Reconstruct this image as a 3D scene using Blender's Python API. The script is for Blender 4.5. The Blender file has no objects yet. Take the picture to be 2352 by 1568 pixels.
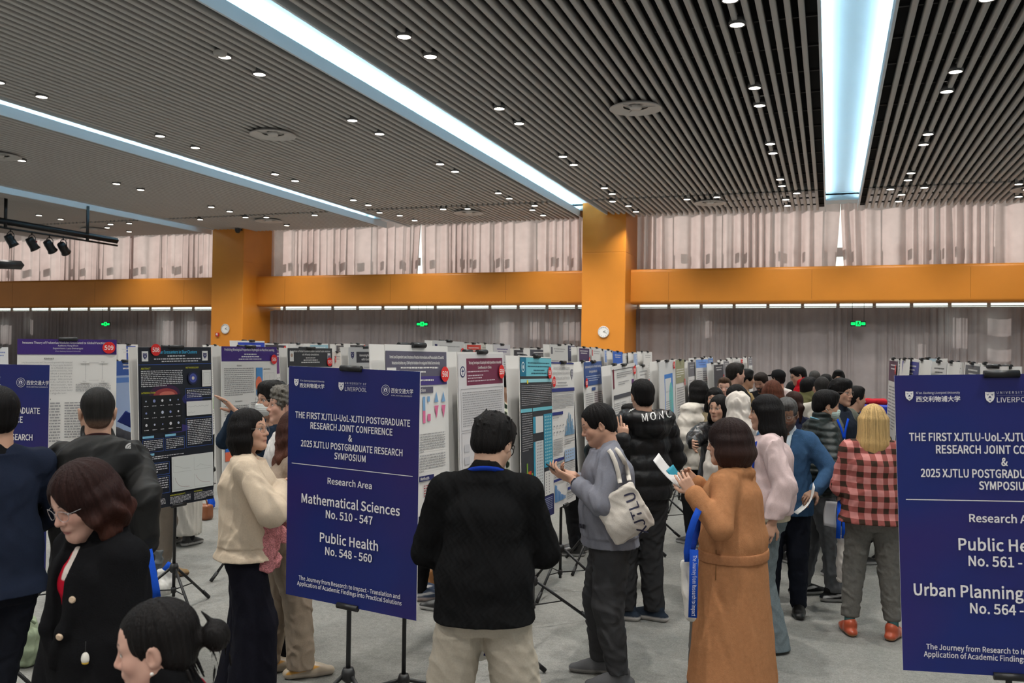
import bpy, math, random, sys
import numpy as np
from mathutils import Matrix, Vector
SC = bpy.context.scene
COL = SC.collection
# ------------------------------------------------------------------ camera (metres; Y runs into the hall, Z up)
F_PX, CX, CY = 2096.0, 1176.0, 784.0
CAM = np.array([0., 0., 2.0])
def _axes(v1, v2):
    Y = np.array([v1[0]-CX, -(v1[1]-CY), -F_PX]); Y /= np.linalg.norm(Y)
    X = -np.array([v2[0]-CX, -(v2[1]-CY), -F_PX]); X /= np.linalg.norm(X)
    X -= Y*(X@Y); X /= np.linalg.norm(X)
    return np.array([X, Y, np.cross(X, Y)])
RM = _axes((1906, 822), (-4843, 734))
cd = bpy.data.cameras.new('camera'); cam = bpy.data.objects.new('camera', cd); COL.objects.link(cam)
M4 = Matrix.Identity(4)
for i in range(3):
    for j in range(3): M4[i][j] = RM[i][j]
M4.translation = CAM
cam.matrix_world = M4
cd.sensor_width = 36.0; cd.lens = F_PX/2352*36.0; cd.clip_start = .05; cd.clip_end = 200
cd.dof.use_dof = True; cd.dof.focus_distance = 5.8; cd.dof.aperture_fstop = 5.0
SC.camera = cam
def ray(px, py): return RM @ np.array([(px-CX)/F_PX, -(py-CY)/F_PX, -1.0])
def at_depth(px, py, d): return CAM + ray(px, py)*d
def at_z(px, py, z):
    r = ray(px, py); return CAM + r*((z-CAM[2])/r[2])
def at_y(px, py, y):
    r = ray(px, py); return CAM + r*(y/r[1])
# ------------------------------------------------------------------ view, world, sun
SC.view_settings.view_transform = 'Standard'; SC.view_settings.look = 'None'
SC.view_settings.gamma = 1.0; SC.view_settings.use_curve_mapping = False
SC.view_settings.exposure = 0.0
SC.cycles.use_denoising = True
SC.cycles.max_bounces = 6; SC.cycles.diffuse_bounces = 3; SC.cycles.glossy_bounces = 2
SC.cycles.transmission_bounces = 4; SC.cycles.transparent_max_bounces = 6
SC.cycles.caustics_reflective = False; SC.cycles.caustics_refractive = False
SC.cycles.sample_clamp_indirect = 4.0
SC.cycles.use_adaptive_sampling = True; SC.cycles.adaptive_threshold = 0.025
W_IN, W_OUT, SUN_E, SPOT_W, LED_E = 0.44, 1.6, 4.2, 185.0, 50.0
wd = bpy.data.worlds.new('sky_and_indoor_fill'); SC.world = wd; wd.use_nodes = True  # sky beyond the curtains, added ambient fill from the camera side
nt = wd.node_tree; nt.nodes.clear()
o = nt.nodes.new('ShaderNodeOutputWorld'); bg = nt.nodes.new('ShaderNodeBackground')
tc = nt.nodes.new('ShaderNodeTexCoord'); sx = nt.nodes.new('ShaderNodeSeparateXYZ')
rp = nt.nodes.new('ShaderNodeValToRGB')
nt.links.new(tc.outputs['Generated'], sx.inputs[0]); nt.links.new(sx.outputs['Y'], rp.inputs[0])
rp.color_ramp.elements[0].position = .25; rp.color_ramp.elements[0].color = (W_IN*1.0, W_IN*.98, W_IN*.95, 1)
rp.color_ramp.elements[1].position = .6; rp.color_ramp.elements[1].color = (W_OUT*.9, W_OUT*1.0, W_OUT*.92, 1)
nt.links.new(rp.outputs[0], bg.inputs[0]); nt.links.new(bg.outputs[0], o.inputs[0])
sl = bpy.data.lights.new('sun', 'SUN'); sl.energy = SUN_E; sl.angle = .012; sl.color = (1, .93, .86)
so = bpy.data.objects.new('sun', sl); COL.objects.link(so)
SUN_DIR = Vector((.75, -1.0, -.52)).normalized()      # the way the light travels
so.rotation_euler = SUN_DIR.to_track_quat('-Z', 'Y').to_euler(); so.location = (0, 40, 20)

# ------------------------------------------------------------------ materials
MATS = {}
def mat(name, col=None, rough=.7, spec=.3, noise=0, nscale=30, bump=0, bscale=60, metal=0, emit=None, estr=0,
        trans=0, sheen=0, kind=None, coat=0):
    """procedural principled material; col None reads the mesh's own 'Col' attribute"""
    if name in MATS: return MATS[name]
    m = bpy.data.materials.new(name); m.use_nodes = True; nt = m.node_tree; N = nt.nodes; L = nt.links
    b = N['Principled BSDF']; out = N['Material Output']
    b.inputs['Roughness'].default_value = rough; b.inputs['Specular IOR Level'].default_value = spec
    b.inputs['Metallic'].default_value = metal
    if coat: b.inputs['Coat Weight'].default_value = coat
    if sheen: b.inputs['Sheen Weight'].default_value = sheen; b.inputs['Sheen Roughness'].default_value = .5
    tc = N.new('ShaderNodeTexCoord')
    if col is None:
        a = N.new('ShaderNodeAttribute'); a.attribute_name = 'Col'; src = a.outputs['Color']
    else:
        r = N.new('ShaderNodeRGB'); r.outputs[0].default_value = (*col, 1); src = r.outputs[0]
    if noise:
        nz = N.new('ShaderNodeTexNoise'); nz.inputs['Scale'].default_value = nscale; nz.inputs['Detail'].default_value = 3
        L.new(tc.outputs['Object'], nz.inputs['Vector'])
        mr = N.new('ShaderNodeMapRange'); mr.inputs['To Min'].default_value = 1-noise; mr.inputs['To Max'].default_value = 1+noise
        mr.inputs['From Min'].default_value = .25; mr.inputs['From Max'].default_value = .75
        L.new(nz.outputs['Fac'], mr.inputs['Value'])
        mx = N.new('ShaderNodeVectorMath'); mx.operation = 'SCALE'
        L.new(src, mx.inputs[0]); L.new(mr.outputs[0], mx.inputs['Scale']); src = mx.outputs[0]
    L.new(src, b.inputs['Base Color'])
    if bump:
        if kind == 'cable':
            sp = N.new('ShaderNodeSeparateXYZ'); L.new(tc.outputs['Object'], sp.inputs[0])
            def mth(op, a, bb=None):
                q = N.new('ShaderNodeMath'); q.operation = op
                for i, v in enumerate((a, bb)):
                    if v is None: continue
                    if isinstance(v, (int, float)): q.inputs[i].default_value = v
                    else: L.new(v, q.inputs[i])
                return q.outputs[0]
            zs = mth('MULTIPLY', sp.outputs['Z'], 150.)
            wob = mth('MULTIPLY', mth('SINE', zs), .8)
            h1 = mth('SINE', mth('ADD', mth('MULTIPLY', sp.outputs['X'], 235.), wob))
            h2 = mth('SINE', mth('ADD', mth('MULTIPLY', sp.outputs['Z'], 260.), mth('MULTIPLY', h1, 2.)))
            hh = mth('ADD', h1, mth('MULTIPLY', h2, .25))
            bt = hh
        elif kind == 'strand':
            mp = N.new('ShaderNodeMapping'); mp.inputs['Scale'].default_value = (1, 1, .10); L.new(tc.outputs['Object'], mp.inputs[0])
            n2 = N.new('ShaderNodeTexNoise'); n2.inputs['Scale'].default_value = bscale; n2.inputs['Detail'].default_value = 3
            L.new(mp.outputs[0], n2.inputs['Vector']); bt = n2.outputs['Fac']
        elif kind == 'wave':
            w = N.new('ShaderNodeTexWave'); w.inputs['Scale'].default_value = bscale; w.inputs['Distortion'].default_value = 2
            L.new(tc.outputs['Object'], w.inputs['Vector']); bt = w.outputs['Fac']
        else:
            n2 = N.new('ShaderNodeTexNoise'); n2.inputs['Scale'].default_value = bscale; n2.inputs['Detail'].default_value = 4
            L.new(tc.outputs['Object'], n2.inputs['Vector']); bt = n2.outputs['Fac']
        bp = N.new('ShaderNodeBump'); bp.inputs['Strength'].default_value = bump; bp.inputs['Distance'].default_value = .01
        L.new(bt, bp.inputs['Height']); L.new(bp.outputs[0], b.inputs['Normal'])
    if emit:
        b.inputs['Emission Color'].default_value = (*emit, 1); b.inputs['Emission Strength'].default_value = estr
    if trans:
        td = N.new('ShaderNodeBsdfTranslucent'); L.new(src, td.inputs['Color'])
        ms = N.new('ShaderNodeMixShader'); ms.inputs[0].default_value = trans
        L.new(b.outputs[0], ms.inputs[1]); L.new(td.outputs[0], ms.inputs[2]); L.new(ms.outputs[0], out.inputs['Surface'])
    MATS[name] = m
    return m
def srgb(r, g, b):
    f = lambda c: (c/255/12.92) if c/255 <= .04045 else ((c/255+.055)/1.055)**2.4
    return (f(r), f(g), f(b))

# ------------------------------------------------------------------ mesh builder with one colour per face
def _T(text, size, bold=0, spacing=1.0):
    key = (text, bold, spacing)
    if key not in _T.c:
        cu = bpy.data.curves.new('t', 'FONT'); cu.body = text; cu.size = 1; cu.resolution_u = 2; cu.offset = bold
        cu.space_character = spacing
        if _T.font: cu.font = _T.font
        ob = bpy.data.objects.new('t', cu); COL.objects.link(ob)
        dg = bpy.context.evaluated_depsgraph_get(); me = ob.evaluated_get(dg).to_mesh()
        v = [(p.co[0]*_T.k, p.co[1]*_T.k) for p in me.vertices]; f = [tuple(p.vertices) for p in me.polygons]
        ob.evaluated_get(dg).to_mesh_clear(); bpy.data.objects.remove(ob); bpy.data.curves.remove(cu)
        _T.c[key] = (v, f)
    v, f = _T.c[key]
    return [(x*size, y*size) for x, y in v], f
_T.c = {}
try: _T.font = bpy.data.fonts.load(bpy.utils.system_resource('DATAFILES', path='fonts')+'/Noto Sans CJK Regular.woff2')     # a typeface that ships inside Blender
except Exception: _T.font = None
_T.k = 1.0; _T.k = .70/max(y for x, y in _T('H', 1.0)[0]); _T.c = {}
class MB:
    def __init__(s): s.v = []; s.f = []; s.c = []; s.sm = []
    def add(s, vs, fs, col=(.8, .8, .8), smooth=False):
        o = len(s.v); s.v += [tuple(map(float, p)) for p in vs]
        for f in fs: s.f.append(tuple(i+o for i in f)); s.c.append(col); s.sm.append(smooth)
    def box(s, lo, hi, col=(.8, .8, .8), T=None):
        x0, y0, z0 = lo; x1, y1, z1 = hi
        vs = [(x0,y0,z0),(x1,y0,z0),(x1,y1,z0),(x0,y1,z0),(x0,y0,z1),(x1,y0,z1),(x1,y1,z1),(x0,y1,z1)]
        if T is not None: vs = [T @ Vector(p) for p in vs]
        s.add(vs, [(0,3,2,1),(4,5,6,7),(0,1,5,4),(1,2,6,5),(2,3,7,6),(3,0,4,7)], col)
    def tube(s, path, r, n=8, col=(.8,.8,.8), cap=True, closed=False, flat=None):
        """path of points; r number or list; flat=(dir, f) squashes the section along a direction"""
        P = [np.array(p, float) for p in path]; m = len(P)
        rr = r if isinstance(r, (list, tuple)) else [r]*m
        up = None; vs = []
        for i in range(m):
            if closed: t = P[(i+1) % m]-P[i-1]
            else: t = P[min(i+1, m-1)]-P[max(i-1, 0)]
            t = t/(np.linalg.norm(t)+1e-9)
            if up is None: up = np.array([0,0,1.]) if abs(t[2]) < .9 else np.array([1.,0,0])
            a = up-t*(up@t); a /= np.linalg.norm(a)+1e-9; b = np.cross(t, a); up = a
            for k in range(n):
                an = 2*math.pi*k/n
                q = (a*math.cos(an)+b*math.sin(an))*rr[i]
                if flat is not None: q = q-flat[0]*(q@flat[0])*(1-flat[1])
                vs.append(P[i]+q)
        fs = []
        for i in range(m if closed else m-1):
            j = (i+1) % m
            for k in range(n):
                k2 = (k+1) % n; fs.append((i*n+k, i*n+k2, j*n+k2, j*n+k))
        s.add(vs, fs, col, True)
        if cap and not closed:
            o = len(s.v)-m*n
            s.f += [tuple(o+k for k in range(n))[::-1], tuple(o+(m-1)*n+k for k in range(n))]; s.c += [col]*2; s.sm += [False]*2
    def lathe(s, prof, n=24, col=(.8,.8,.8), T=None, smooth=True):
        vs = []
        for r, z in prof:
            for k in range(n): vs.append((r*math.cos(2*math.pi*k/n), r*math.sin(2*math.pi*k/n), z))
        if T is not None: vs = [T @ Vector(p) for p in vs]
        fs = []
        for i in range(len(prof)-1):
            for k in range(n): k2 = (k+1) % n; fs.append((i*n+k, i*n+k2, (i+1)*n+k2, (i+1)*n+k))
        s.add(vs, fs, col, smooth)
    def poly(s, pts, col): s.add(pts, [tuple(range(len(pts)))], col)
    def build(s, name, m, parent=None, origin=None):
        me = bpy.data.meshes.new(name)
        v = np.array(s.v, np.float32).reshape(-1, 3)
        if origin is not None: v = v-np.array(origin, np.float32)
        me.from_pydata(v.tolist(), [], s.f)
        a = me.attributes.new('Col', 'FLOAT_COLOR', 'CORNER')
        cc = np.repeat(np.array([(*c, 1) for c in s.c], np.float32).reshape(-1, 4), [len(f) for f in s.f], axis=0)
        a.data.foreach_set('color', cc.ravel())
        me.polygons.foreach_set('use_smooth', s.sm)
        me.materials.append(m); me.update()
        ob = bpy.data.objects.new(name, me); COL.objects.link(ob)
        if parent: ob.parent = parent
        return ob
def tag(o, label, cat, group=None):
    o['label'] = label; o['category'] = cat
    if group: o['group'] = group
    return o
def struct(o): o['kind'] = 'structure'; return o
def thing(name, label, cat, loc=(0,0,0), rz=0, group=None):
    o = bpy.data.objects.new(name, None); COL.objects.link(o); o.location = tuple(map(float, loc)); o.rotation_euler = (0,0,rz)
    o.empty_display_size = .1
    return tag(o, label, cat, group)
def copytree(o, loc, label=None):
    r = o.copy(); COL.objects.link(r); r.location = loc
    if label: r['label'] = label
    for ch in o.children:
        c = ch.copy(); COL.objects.link(c); c.parent = r
        for g in ch.children:
            d = g.copy(); COL.objects.link(d); d.parent = c
    return r
# ------------------------------------------------------------------ the hall
DW = 26.95          # curtain plane
m = MB(); m.box((-34, -6, -.1), (16, 28.5, 0))
carpet = mat('grey_carpet', (.235, .235, .222), .95, .1, noise=.22, nscale=95, bump=.35, bscale=160)
# a second, broader mottling for the carpet
_n = carpet.node_tree; _b = _n.nodes['Principled BSDF']; _src = _b.inputs['Base Color'].links[0].from_socket
_z = _n.nodes.new('ShaderNodeTexNoise'); _z.inputs['Scale'].default_value = 22; _z.inputs['Detail'].default_value = 6; _z.inputs['Roughness'].default_value = .75
_t = _n.nodes.new('ShaderNodeTexCoord'); _n.links.new(_t.outputs['Object'], _z.inputs['Vector'])
_r = _n.nodes.new('ShaderNodeMapRange'); _r.inputs['From Min'].default_value = .3; _r.inputs['From Max'].default_value = .7
_r.inputs['To Min'].default_value = .82; _r.inputs['To Max'].default_value = 1.18; _n.links.new(_z.outputs['Fac'], _r.inputs['Value'])
_m = _n.nodes.new('ShaderNodeVectorMath'); _m.operation = 'SCALE'; _n.links.new(_src, _m.inputs[0]); _n.links.new(_r.outputs[0], _m.inputs['Scale'])
_n.links.new(_m.outputs[0], _b.inputs['Base Color'])
struct(m.build('floor', carpet))
ZC = 6.0
TR = [-20.25, -13.5, -6.85, -.13, 6.6]          # left lips of the light troughs
TW = .8
slat_m = mat('slat_taupe', (.45, .44, .425), .55, .3)
dark_m = mat('plenum_black', (.012, .012, .012), .9, .1)
trim_m = mat('trough_trim', (.66, .72, .76), .5, .3)
memb_m = mat('trough_membrane', (.60, .73, .80), .6, .2)
m = MB(); m.box((-34, -6, 6.75), (16, 28.2, 6.85)); struct(m.build('ceiling', dark_m))
def slat(mb, x, y0, y1, w=.068, h=.11, z=ZC):
    a = w/2; c = .014
    pr = [(-a, z+h), (-a, z+c), (-a+c*.35, z+c*.35), (-a+c, z), (a-c, z), (a-c*.35, z+c*.35), (a, z+c), (a, z+h)]
    vs = [(x+p, y0, q) for p, q in pr]+[(x+p, y1, q) for p, q in pr]; n = len(pr)
    mb.add(vs, [(i, i+1, i+1+n, i+n) for i in range(n-1)]+[(n-1, 0, n, 2*n-1)], (.5,.5,.5), True)
    mb.add(vs, [tuple(range(n))[::-1], tuple(range(n, 2*n))])
YE, YG = 26.05, 22.9
edges = [(-27.6, TR[0])]+[(TR[i]+TW, TR[i+1]) for i in range(4)]+[(TR[4]+TW, 12)]
for k, (xa, xb) in enumerate(edges):
    m = MB(); n = int(round((xb-xa-.42)/.151)); st = (xb-xa-.42)/n
    for i in range(n+1):
        x = xa+.21+i*st
        for (a, b) in ((-5.5, YG-.11), (YG+.11, YE)): slat(m, x, a, b)
    o = m.build('ceiling_slats', slat_m); o['kind'] = 'structure'
    m = MB()
    y = -5.
    while y < YE:
        m.box((xa+.02, y-.02, ZC+.112), (xb-.02, y+.02, ZC+.145)); y += 1.1
    o = m.build('ceiling_carriers', mat('carrier_black', (.02,.02,.02), .6)); o['kind'] = 'structure'
led_m = mat('led_strip', (.9,.95,1), emit=(.60, .86, 1.0), estr=LED_E)
for k, x in enumerate(TR):
    ye = YE+.3
    m = MB()
    for xx in (x, x+TW):
        s = -1 if xx == x else 1
        m.box((min(xx, xx+s*.035), -5.5, ZC-.004), (max(xx, xx+s*.035), ye, ZC+.185))
    struct(m.build('trim_%d' % (k+1), trim_m))
    m = MB()
    for xx, s in ((x, -1), (x+TW, 1)):
        m.box((min(xx+s*.035, xx+s*.22), -5.5, ZC+.14), (max(xx+s*.035, xx+s*.22), ye, ZC+.155))
    struct(m.build('trim_shelf_%d' % (k+1), dark_m))
    m = MB(); m.box((x-.24, -5.5, ZC+.36), (x+TW+.24, ye-.9, ZC+.40)); m.box((x-.24, ye-.9, ZC+.16), (x+TW+.24, ye-.86, ZC+.4))
    for q in (x-.23, x+TW+.23): m.box((q-.01, -5.5, ZC+.15), (q+.01, ye, ZC+.38))
    m.box((x-.24, ye-.9, ZC+.3), (x+TW+.24, ye+.6, ZC+.34))
    struct(m.build('ceiling_cove', memb_m))
    f = thing('cove_light', ['cool white recessed light trough nearest the stage lights, far left', 'cool white recessed light trough in the slat ceiling, second from the stage lights',
        'broad cool white light trough running to the right orange column', 'pale blue overhead light trough at the far right of the ceiling', 'cool white light trough beyond the right edge'][k], 'ceiling light', (x+TW/2, 10, ZC+.2))
    for xx, s in ((x, -1), (x+TW, 1)):
        m = MB(); m.box((xx+s*.075-.02, -5.4, ZC+.165), (xx+s*.075+.02, ye-.95, ZC+.18)); m.build('led_strip', led_m, f, (x+TW/2, 10, ZC+.2))
# ---- columns and balcony beams
def plaster(name, c):
    return mat(name, c, .42, .35, noise=.06, nscale=1.3)
och = plaster('ochre_panel', srgb(208, 132, 46))
COLS = [(-19.48, -18.24), (-6.75, -5.48), (6.1, 7.4)]
for k, (a, b) in enumerate(COLS):
    m = MB()
    for z0, z1 in ((0, 4.92), (4.928, 6.7)): m.box((a, 25.4, z0), (b, 27.6, z1))
    m.box((a+.006, 25.406, 4.9), (b-.006, 27.6, 4.95))
    o = struct(m.build('wall_column_%d' % (k+1), och)); bv = o.modifiers.new('b', 'BEVEL'); bv.width = .012; bv.segments = 2; bv.limit_method = 'ANGLE'
for k, (a, b) in enumerate(((-34, -19.48), (-18.24, -6.75), (-5.48, 6.1), (7.4, 16))):
    m = MB(); z0, z1, y0, y1, r = 3.50, 4.50, 26.15, 26.75, .09
    pr = []
    for cx_, cz_, a0 in ((y0+r, z0+r, 180), (y0+r, z1-r, 90)):
        pass
    arc = lambda cy, cz, a0, a1: [(cy+r*math.cos(math.radians(a0+(a1-a0)*i/6)), cz+r*math.sin(math.radians(a0+(a1-a0)*i/6))) for i in range(7)]
    pr = [(y1, z0)]+arc(y0+r, z0+r, 270, 180)+arc(y0+r, z1-r, 180, 90)+[(y1, z1)]
    n = len(pr); vs = [(a-.02, p, q) for p, q in pr]+[(b+.02, p, q) for p, q in pr]
    m.add(vs, [(i, i+n, (i+1) % n+n, (i+1) % n) for i in range(n)], smooth=False)
    o = struct(m.build('wall_beam_%d' % (k+1), och))
    for p in o.data.polygons: p.use_smooth = 0 < p.index < n-2
    m = MB(); x = a+1.1
    while x < b:
        m.box((x-.003, y0-.0015, z0+.1), (x+.003, y0+.01, z1-.1)); x += 3.9
    struct(m.build('trim_joint_%d' % (k+1), mat('joint', srgb(120, 68, 20), .7)))
# ---- unseen outer wall, its openings shaped so sun patches land on the curtains
m = MB(); wall = mat('outer_wall', (.5,.5,.5), .8); YO = 27.2
def holed(mb, x0, x1, z0, z1, holes):
    xs = sorted({x0, x1, *[v for h in holes for v in h[:2]]}); zs = sorted({z0, z1, *[v for h in holes for v in h[2:]]})
    xs = [x for x in xs if x0 <= x <= x1]; zs = [z for z in zs if z0 <= z <= z1]
    for i in range(len(xs)-1):
        for j in range(len(zs)-1):
            c = ((xs[i]+xs[i+1])/2, (zs[j]+zs[j+1])/2)
            if any(h[0] < c[0] < h[1] and h[2] < c[1] < h[3] for h in holes): continue
            mb.box((xs[i], YO, zs[j]), (xs[i+1], YO+.05, zs[j+1]))
sdx, sdz = SUN_DIR.x/-SUN_DIR.y*(YO-DW), SUN_DIR.z/-SUN_DIR.y*(YO-DW)
holes = []
def sunpatch(pa, pb):        # opening whose sun patch lands between two photo points on the curtain
    a, b = at_y(*pa, DW), at_y(*pb, DW)
    holes.append((a[0]-sdx, b[0]-sdx, b[2]-sdz, a[2]-sdz))
for p in [((0,745),(26,790)), ((68,732),(76,768)), ((372,735),(398,800)), ((428,736),(452,800)), ((622,738),(636,790)), ((1146,738),(1180,800)), ((1216,738),(1238,780)),
          ((1290,738),(1332,782)), ((1250,738),(1262,780)), ((1616,735),(1634,776)), ((2186,728),(2222,800)), ((2268,730),(2326,772)), ((2268,800),(2326,830)), ((2104,788),(2124,830)), ((1176,800),(1182,806))]:
    sunpatch(*p)
# slot above the lower curtains and the tall upper windows, bars broken up to shape their shadows
x = -33.
while x < 15:
    holes.append((x, x+.86, 3.425, 3.62)); x += .95
_rb = random.Random(8); x = -33.
while x < 15:
    holes.append((x+.04, x+1.40, 4.5, 4.72-sdz)); holes.append((x+.0, x+1.40, 4.98-sdz, 6.62)); q_ = x+.04
    for c_, w_ in sorted((_rb.uniform(.1, 1.2), _rb.uniform(.10, .26)) for _ in range(2)):
        if x+c_ > q_: holes.append((q_, x+c_, 4.72-sdz, 4.98-sdz))
        q_ = max(q_, x+c_+w_)
    if q_ < x+1.40: holes.append((q_, x+1.40, 4.72-sdz, 4.98-sdz))
    x += 1.42
a = at_y(1466, 700, 26.9); holes.append((a[0]-.02, a[0]+.10, 1.5, 3.5))
lowh = [h for h in holes if h[3] < 3.4]; slot = [h for h in holes if 3.4 < h[2] < 3.45]; up = [h for h in holes if h[2] > 3.9]
holed(m, -34, 16, 3.78, 6.8, up); holed(m, -34, 16, 3.40, 3.78, slot); holed(m, -34, 16, 0, 3.40, lowh)
struct(m.build('wall_back', wall))
m = MB(); m.box((-34, YO+.05, 3.7), (16, YO+.62, 3.76)); struct(m.build('wall_sun_blocker', wall))  # unseen slab outside, added to block the sun from the slot
# ---- curtains
cur_up = mat('voile_pink_grey', (.60, .485, .465), .9, .1, noise=.07, nscale=4, trans=.45)
cur_lo = mat('drape_grey', (.36, .325, .325), .9, .1, noise=.06, nscale=4, trans=.30)
def curtain(name, label, x0, x1, z0, z1, m_, seed, amp=.055, pitch=.21, taper=0, grp=None, yo=0):
    rnd = np.random.default_rng(seed); n = int((x1-x0)/.016); xs = np.linspace(x0, x1, n); rows = 9
    ph = np.cumsum(np.where(True, .016*2*np.pi/pitch*(1+.45*np.sin(xs*1.7+seed)+.3*np.sin(xs*4.1+seed*2)), 0))
    am = amp*(.55+.45*np.sin(xs*2.3+seed*1.3)**2)
    am2 = .02*np.sin(ph*2.3+seed)
    V = []
    for r in range(rows):
        t = r/(rows-1); z = z0+(z1-z0)*t
        y = DW+yo+am*(1-.35*t)*np.sin(ph+.5*(1-t)*np.sin(xs*3+seed))+am2*(1-.5*t)
        xx = xs.copy()
        if taper: xx = np.where(xs > (x0+x1)/2, xs-(max(0, taper) if True else 0)*(1-t)**1.5*((xs-(x0+x1)/2)/((x1-x0)/2))**6, xs) if taper > 0 else np.where(xs < (x0+x1)/2, xs-taper*(1-t)**1.5*(((x0+x1)/2-xs)/((x1-x0)/2))**6, xs)
        zt = z+(.035*np.abs(np.sin(ph*.5)) - .02 if r == rows-1 else 0)
        V.append(np.stack([xx, y, np.full(n, z) if np.isscalar(zt) else zt], 1))
    V = np.concatenate(V); f = [(r*n+i, r*n+i+1, (r+1)*n+i+1, (r+1)*n+i) for r in range(rows-1) for i in range(n-1)]
    b = MB(); b.add(V.tolist(), f, smooth=True); o = b.build(name, m_); tag(o, label, 'curtain', grp); return o
bays = [(-34, -19.45, 'left'), (-18.27, -6.72, 'middle'), (-5.5, 6.15, 'right')]
gapx = [at_y(300, 620, DW)[0], at_y(965, 610, DW)[0], at_y(1930, 590, DW)[0]]
desc = ['left of the left orange column', 'between the two orange columns', 'right of the right orange column']
for i, (a, b, nm) in enumerate(bays):
    g = gapx[i]
    curtain('curtain', 'pale pinkish sheer upper curtain %s, left half above the beam' % desc[i], a, g+(.12, .06, .0)[i], 4.3, 6.62, cur_up, 3+i, taper=(.0, .16, .14)[i], amp=.13, pitch=.33)
    curtain('curtain', 'pale pinkish sheer upper curtain %s, right half above the beam' % desc[i], g-.01, b, 4.3, 6.62, cur_up, 13+i, taper=(0, -.06, -.12)[i], amp=.13, pitch=.33)
    curtain('curtain', 'long grey lower curtain under the beam %s, left half' % desc[i], a, g+.35, .04, 3.385, cur_lo, 23+i, amp=.05, pitch=.26)
    curtain('curtain', 'long grey lower curtain under the beam %s, right half' % desc[i], g+.3, b-(0.12 if i == 2 else 0) , .04, 3.385, cur_lo, 33+i, amp=.05, pitch=.26)
    m = MB(); m.box((a, DW-.03, 3.425), (b, DW+.03, 3.45)); struct(m.build('trim_rail_%d' % (i+1), mat('rail_grey', (.42,.45,.42), .5)))
# ---- downlights
BLK = mat('black_metal', (.012,.012,.013), .42, .4)
WHT = mat('white_plastic', (.72,.71,.69), .5, .3)
lens_m = mat('lamp_lens', (1,1,1), emit=(1, .93, .82), estr=9)
def make_down(x, y, r, label):
    t = thing('downlight', label, 'downlight', (x, y, ZC-.03), group=None)
    m = MB(); m.lathe([(r*1.0, .0), (r*1.18, .0), (r*1.18, .09), (r*.9, .09)], 20); m.build('housing', mat('lamp_housing', (.10,.10,.10), .5), t)
    m = MB(); m.lathe([(.0, .006), (r*1.0, .006)], 20); m.build('lens', lens_m, t)
    return t
down0 = None
rows_y = [(10.35,'nearest the camera'), (11.15,'second from the camera'), (13.86,'third from the camera'), (14.86,'fourth from the camera'), (17.6,'fifth from the camera'), (18.42,'sixth from the camera'), (21.18,'seventh from the camera'), (22.0,'eighth from the camera'), (23.92,'ninth from the camera'), (24.92,'tenth, by the curtains')]
cols_x = [(1.61, 'row right of the overhead trough'), (-1.08, 'row left of the overhead trough'), (-5.1, 'row right of the broad trough'), (-7.79, 'row left of the broad trough'),
          (-11.84, 'row right of the thin left trough'), (-16.3, 'row left of the thin left trough'), (-22.5, 'row by the stage lights'), (4.3, 'row at the far right of the slats'), ]
def spot(parent, w=SPOT_W):
    l = bpy.data.lights.new('lamp', 'SPOT'); l.energy = w; l.spot_size = math.radians(125); l.spot_blend = .7; l.shadow_soft_size = .07; l.color = (1, .95, .88)
    o = bpy.data.objects.new('lamp', l); COL.objects.link(o); o.parent = parent; o.location = (0, 0, -.02)
allspots = []
for cx_, cn in cols_x:
    for cy_, rn in rows_y:
        if cx_ in (4.3,) and cy_ < 23: continue
        if cx_ == -22.5 and cy_ not in (21.18, 22.0, 23.92, 24.92): continue
        lab = 'downlight in the %s, %s' % (cn, rn)
        if down0 is None: down0 = make_down(cx_, cy_, .085, lab); d = down0
        else: d = copytree(down0, (cx_, cy_, ZC-.03), lab)
        allspots.append(d)
for px, nm in ((1407,'just left of the right column top'), (872,'left of the broad trough end'), (1018,'left of the diffuser before the broad trough'), (1074,'right of the diffuser before the broad trough'), (1228,'near the end of the broad trough'),
               (564,'just right of the far left trough end'), (723,'between the thin trough and its diffuser'), (460,'just left of the far left trough end'), (612,'over the diffuser beside the left column'), (1578,'left of the diffuser beyond the right column'), (1647,'right of the diffuser beyond the right column'),
               (1830,'near the left lip of the overhead trough end'), (2045,'near the right lip of the overhead trough end'), (2123,'right of the overhead trough end'), (2340,'at the right picture edge'), (254,'above the stage light bar end'), (297,'right of the stage light bar end')):
    py = {1407:460,872:486,1018:478,1074:477,1228:470,564:497,723:492,460:502,612:497,1578:455,1647:450,1830:441,2045:432,2123:428,2340:420,254:513,297:511}[px]
    p = at_z(px, py, 6.0); d = copytree(down0, (p[0], p[1], ZC-.035), 'downlight along the ceiling joint, %s' % nm); allspots.append(d)
d = copytree(down0, (.27, 25.55, 6.26), 'downlight at the curtain end inside the overhead trough')
for d in allspots: spot(d)
# the same rows go on behind the camera
for cx_ in (1.61, -1.08, -5.1, -7.79, -11.84):
    for cy_ in (-3.2, -.6, 3.4, 7.2):
        lab = 'downlight further down the same row, over the near half of the hall'
        d = copytree(down0, (cx_, cy_, ZC-.03), lab); d['group'] = 'downlights over the near half of the hall'; spot(d, SPOT_W*1.15)
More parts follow.
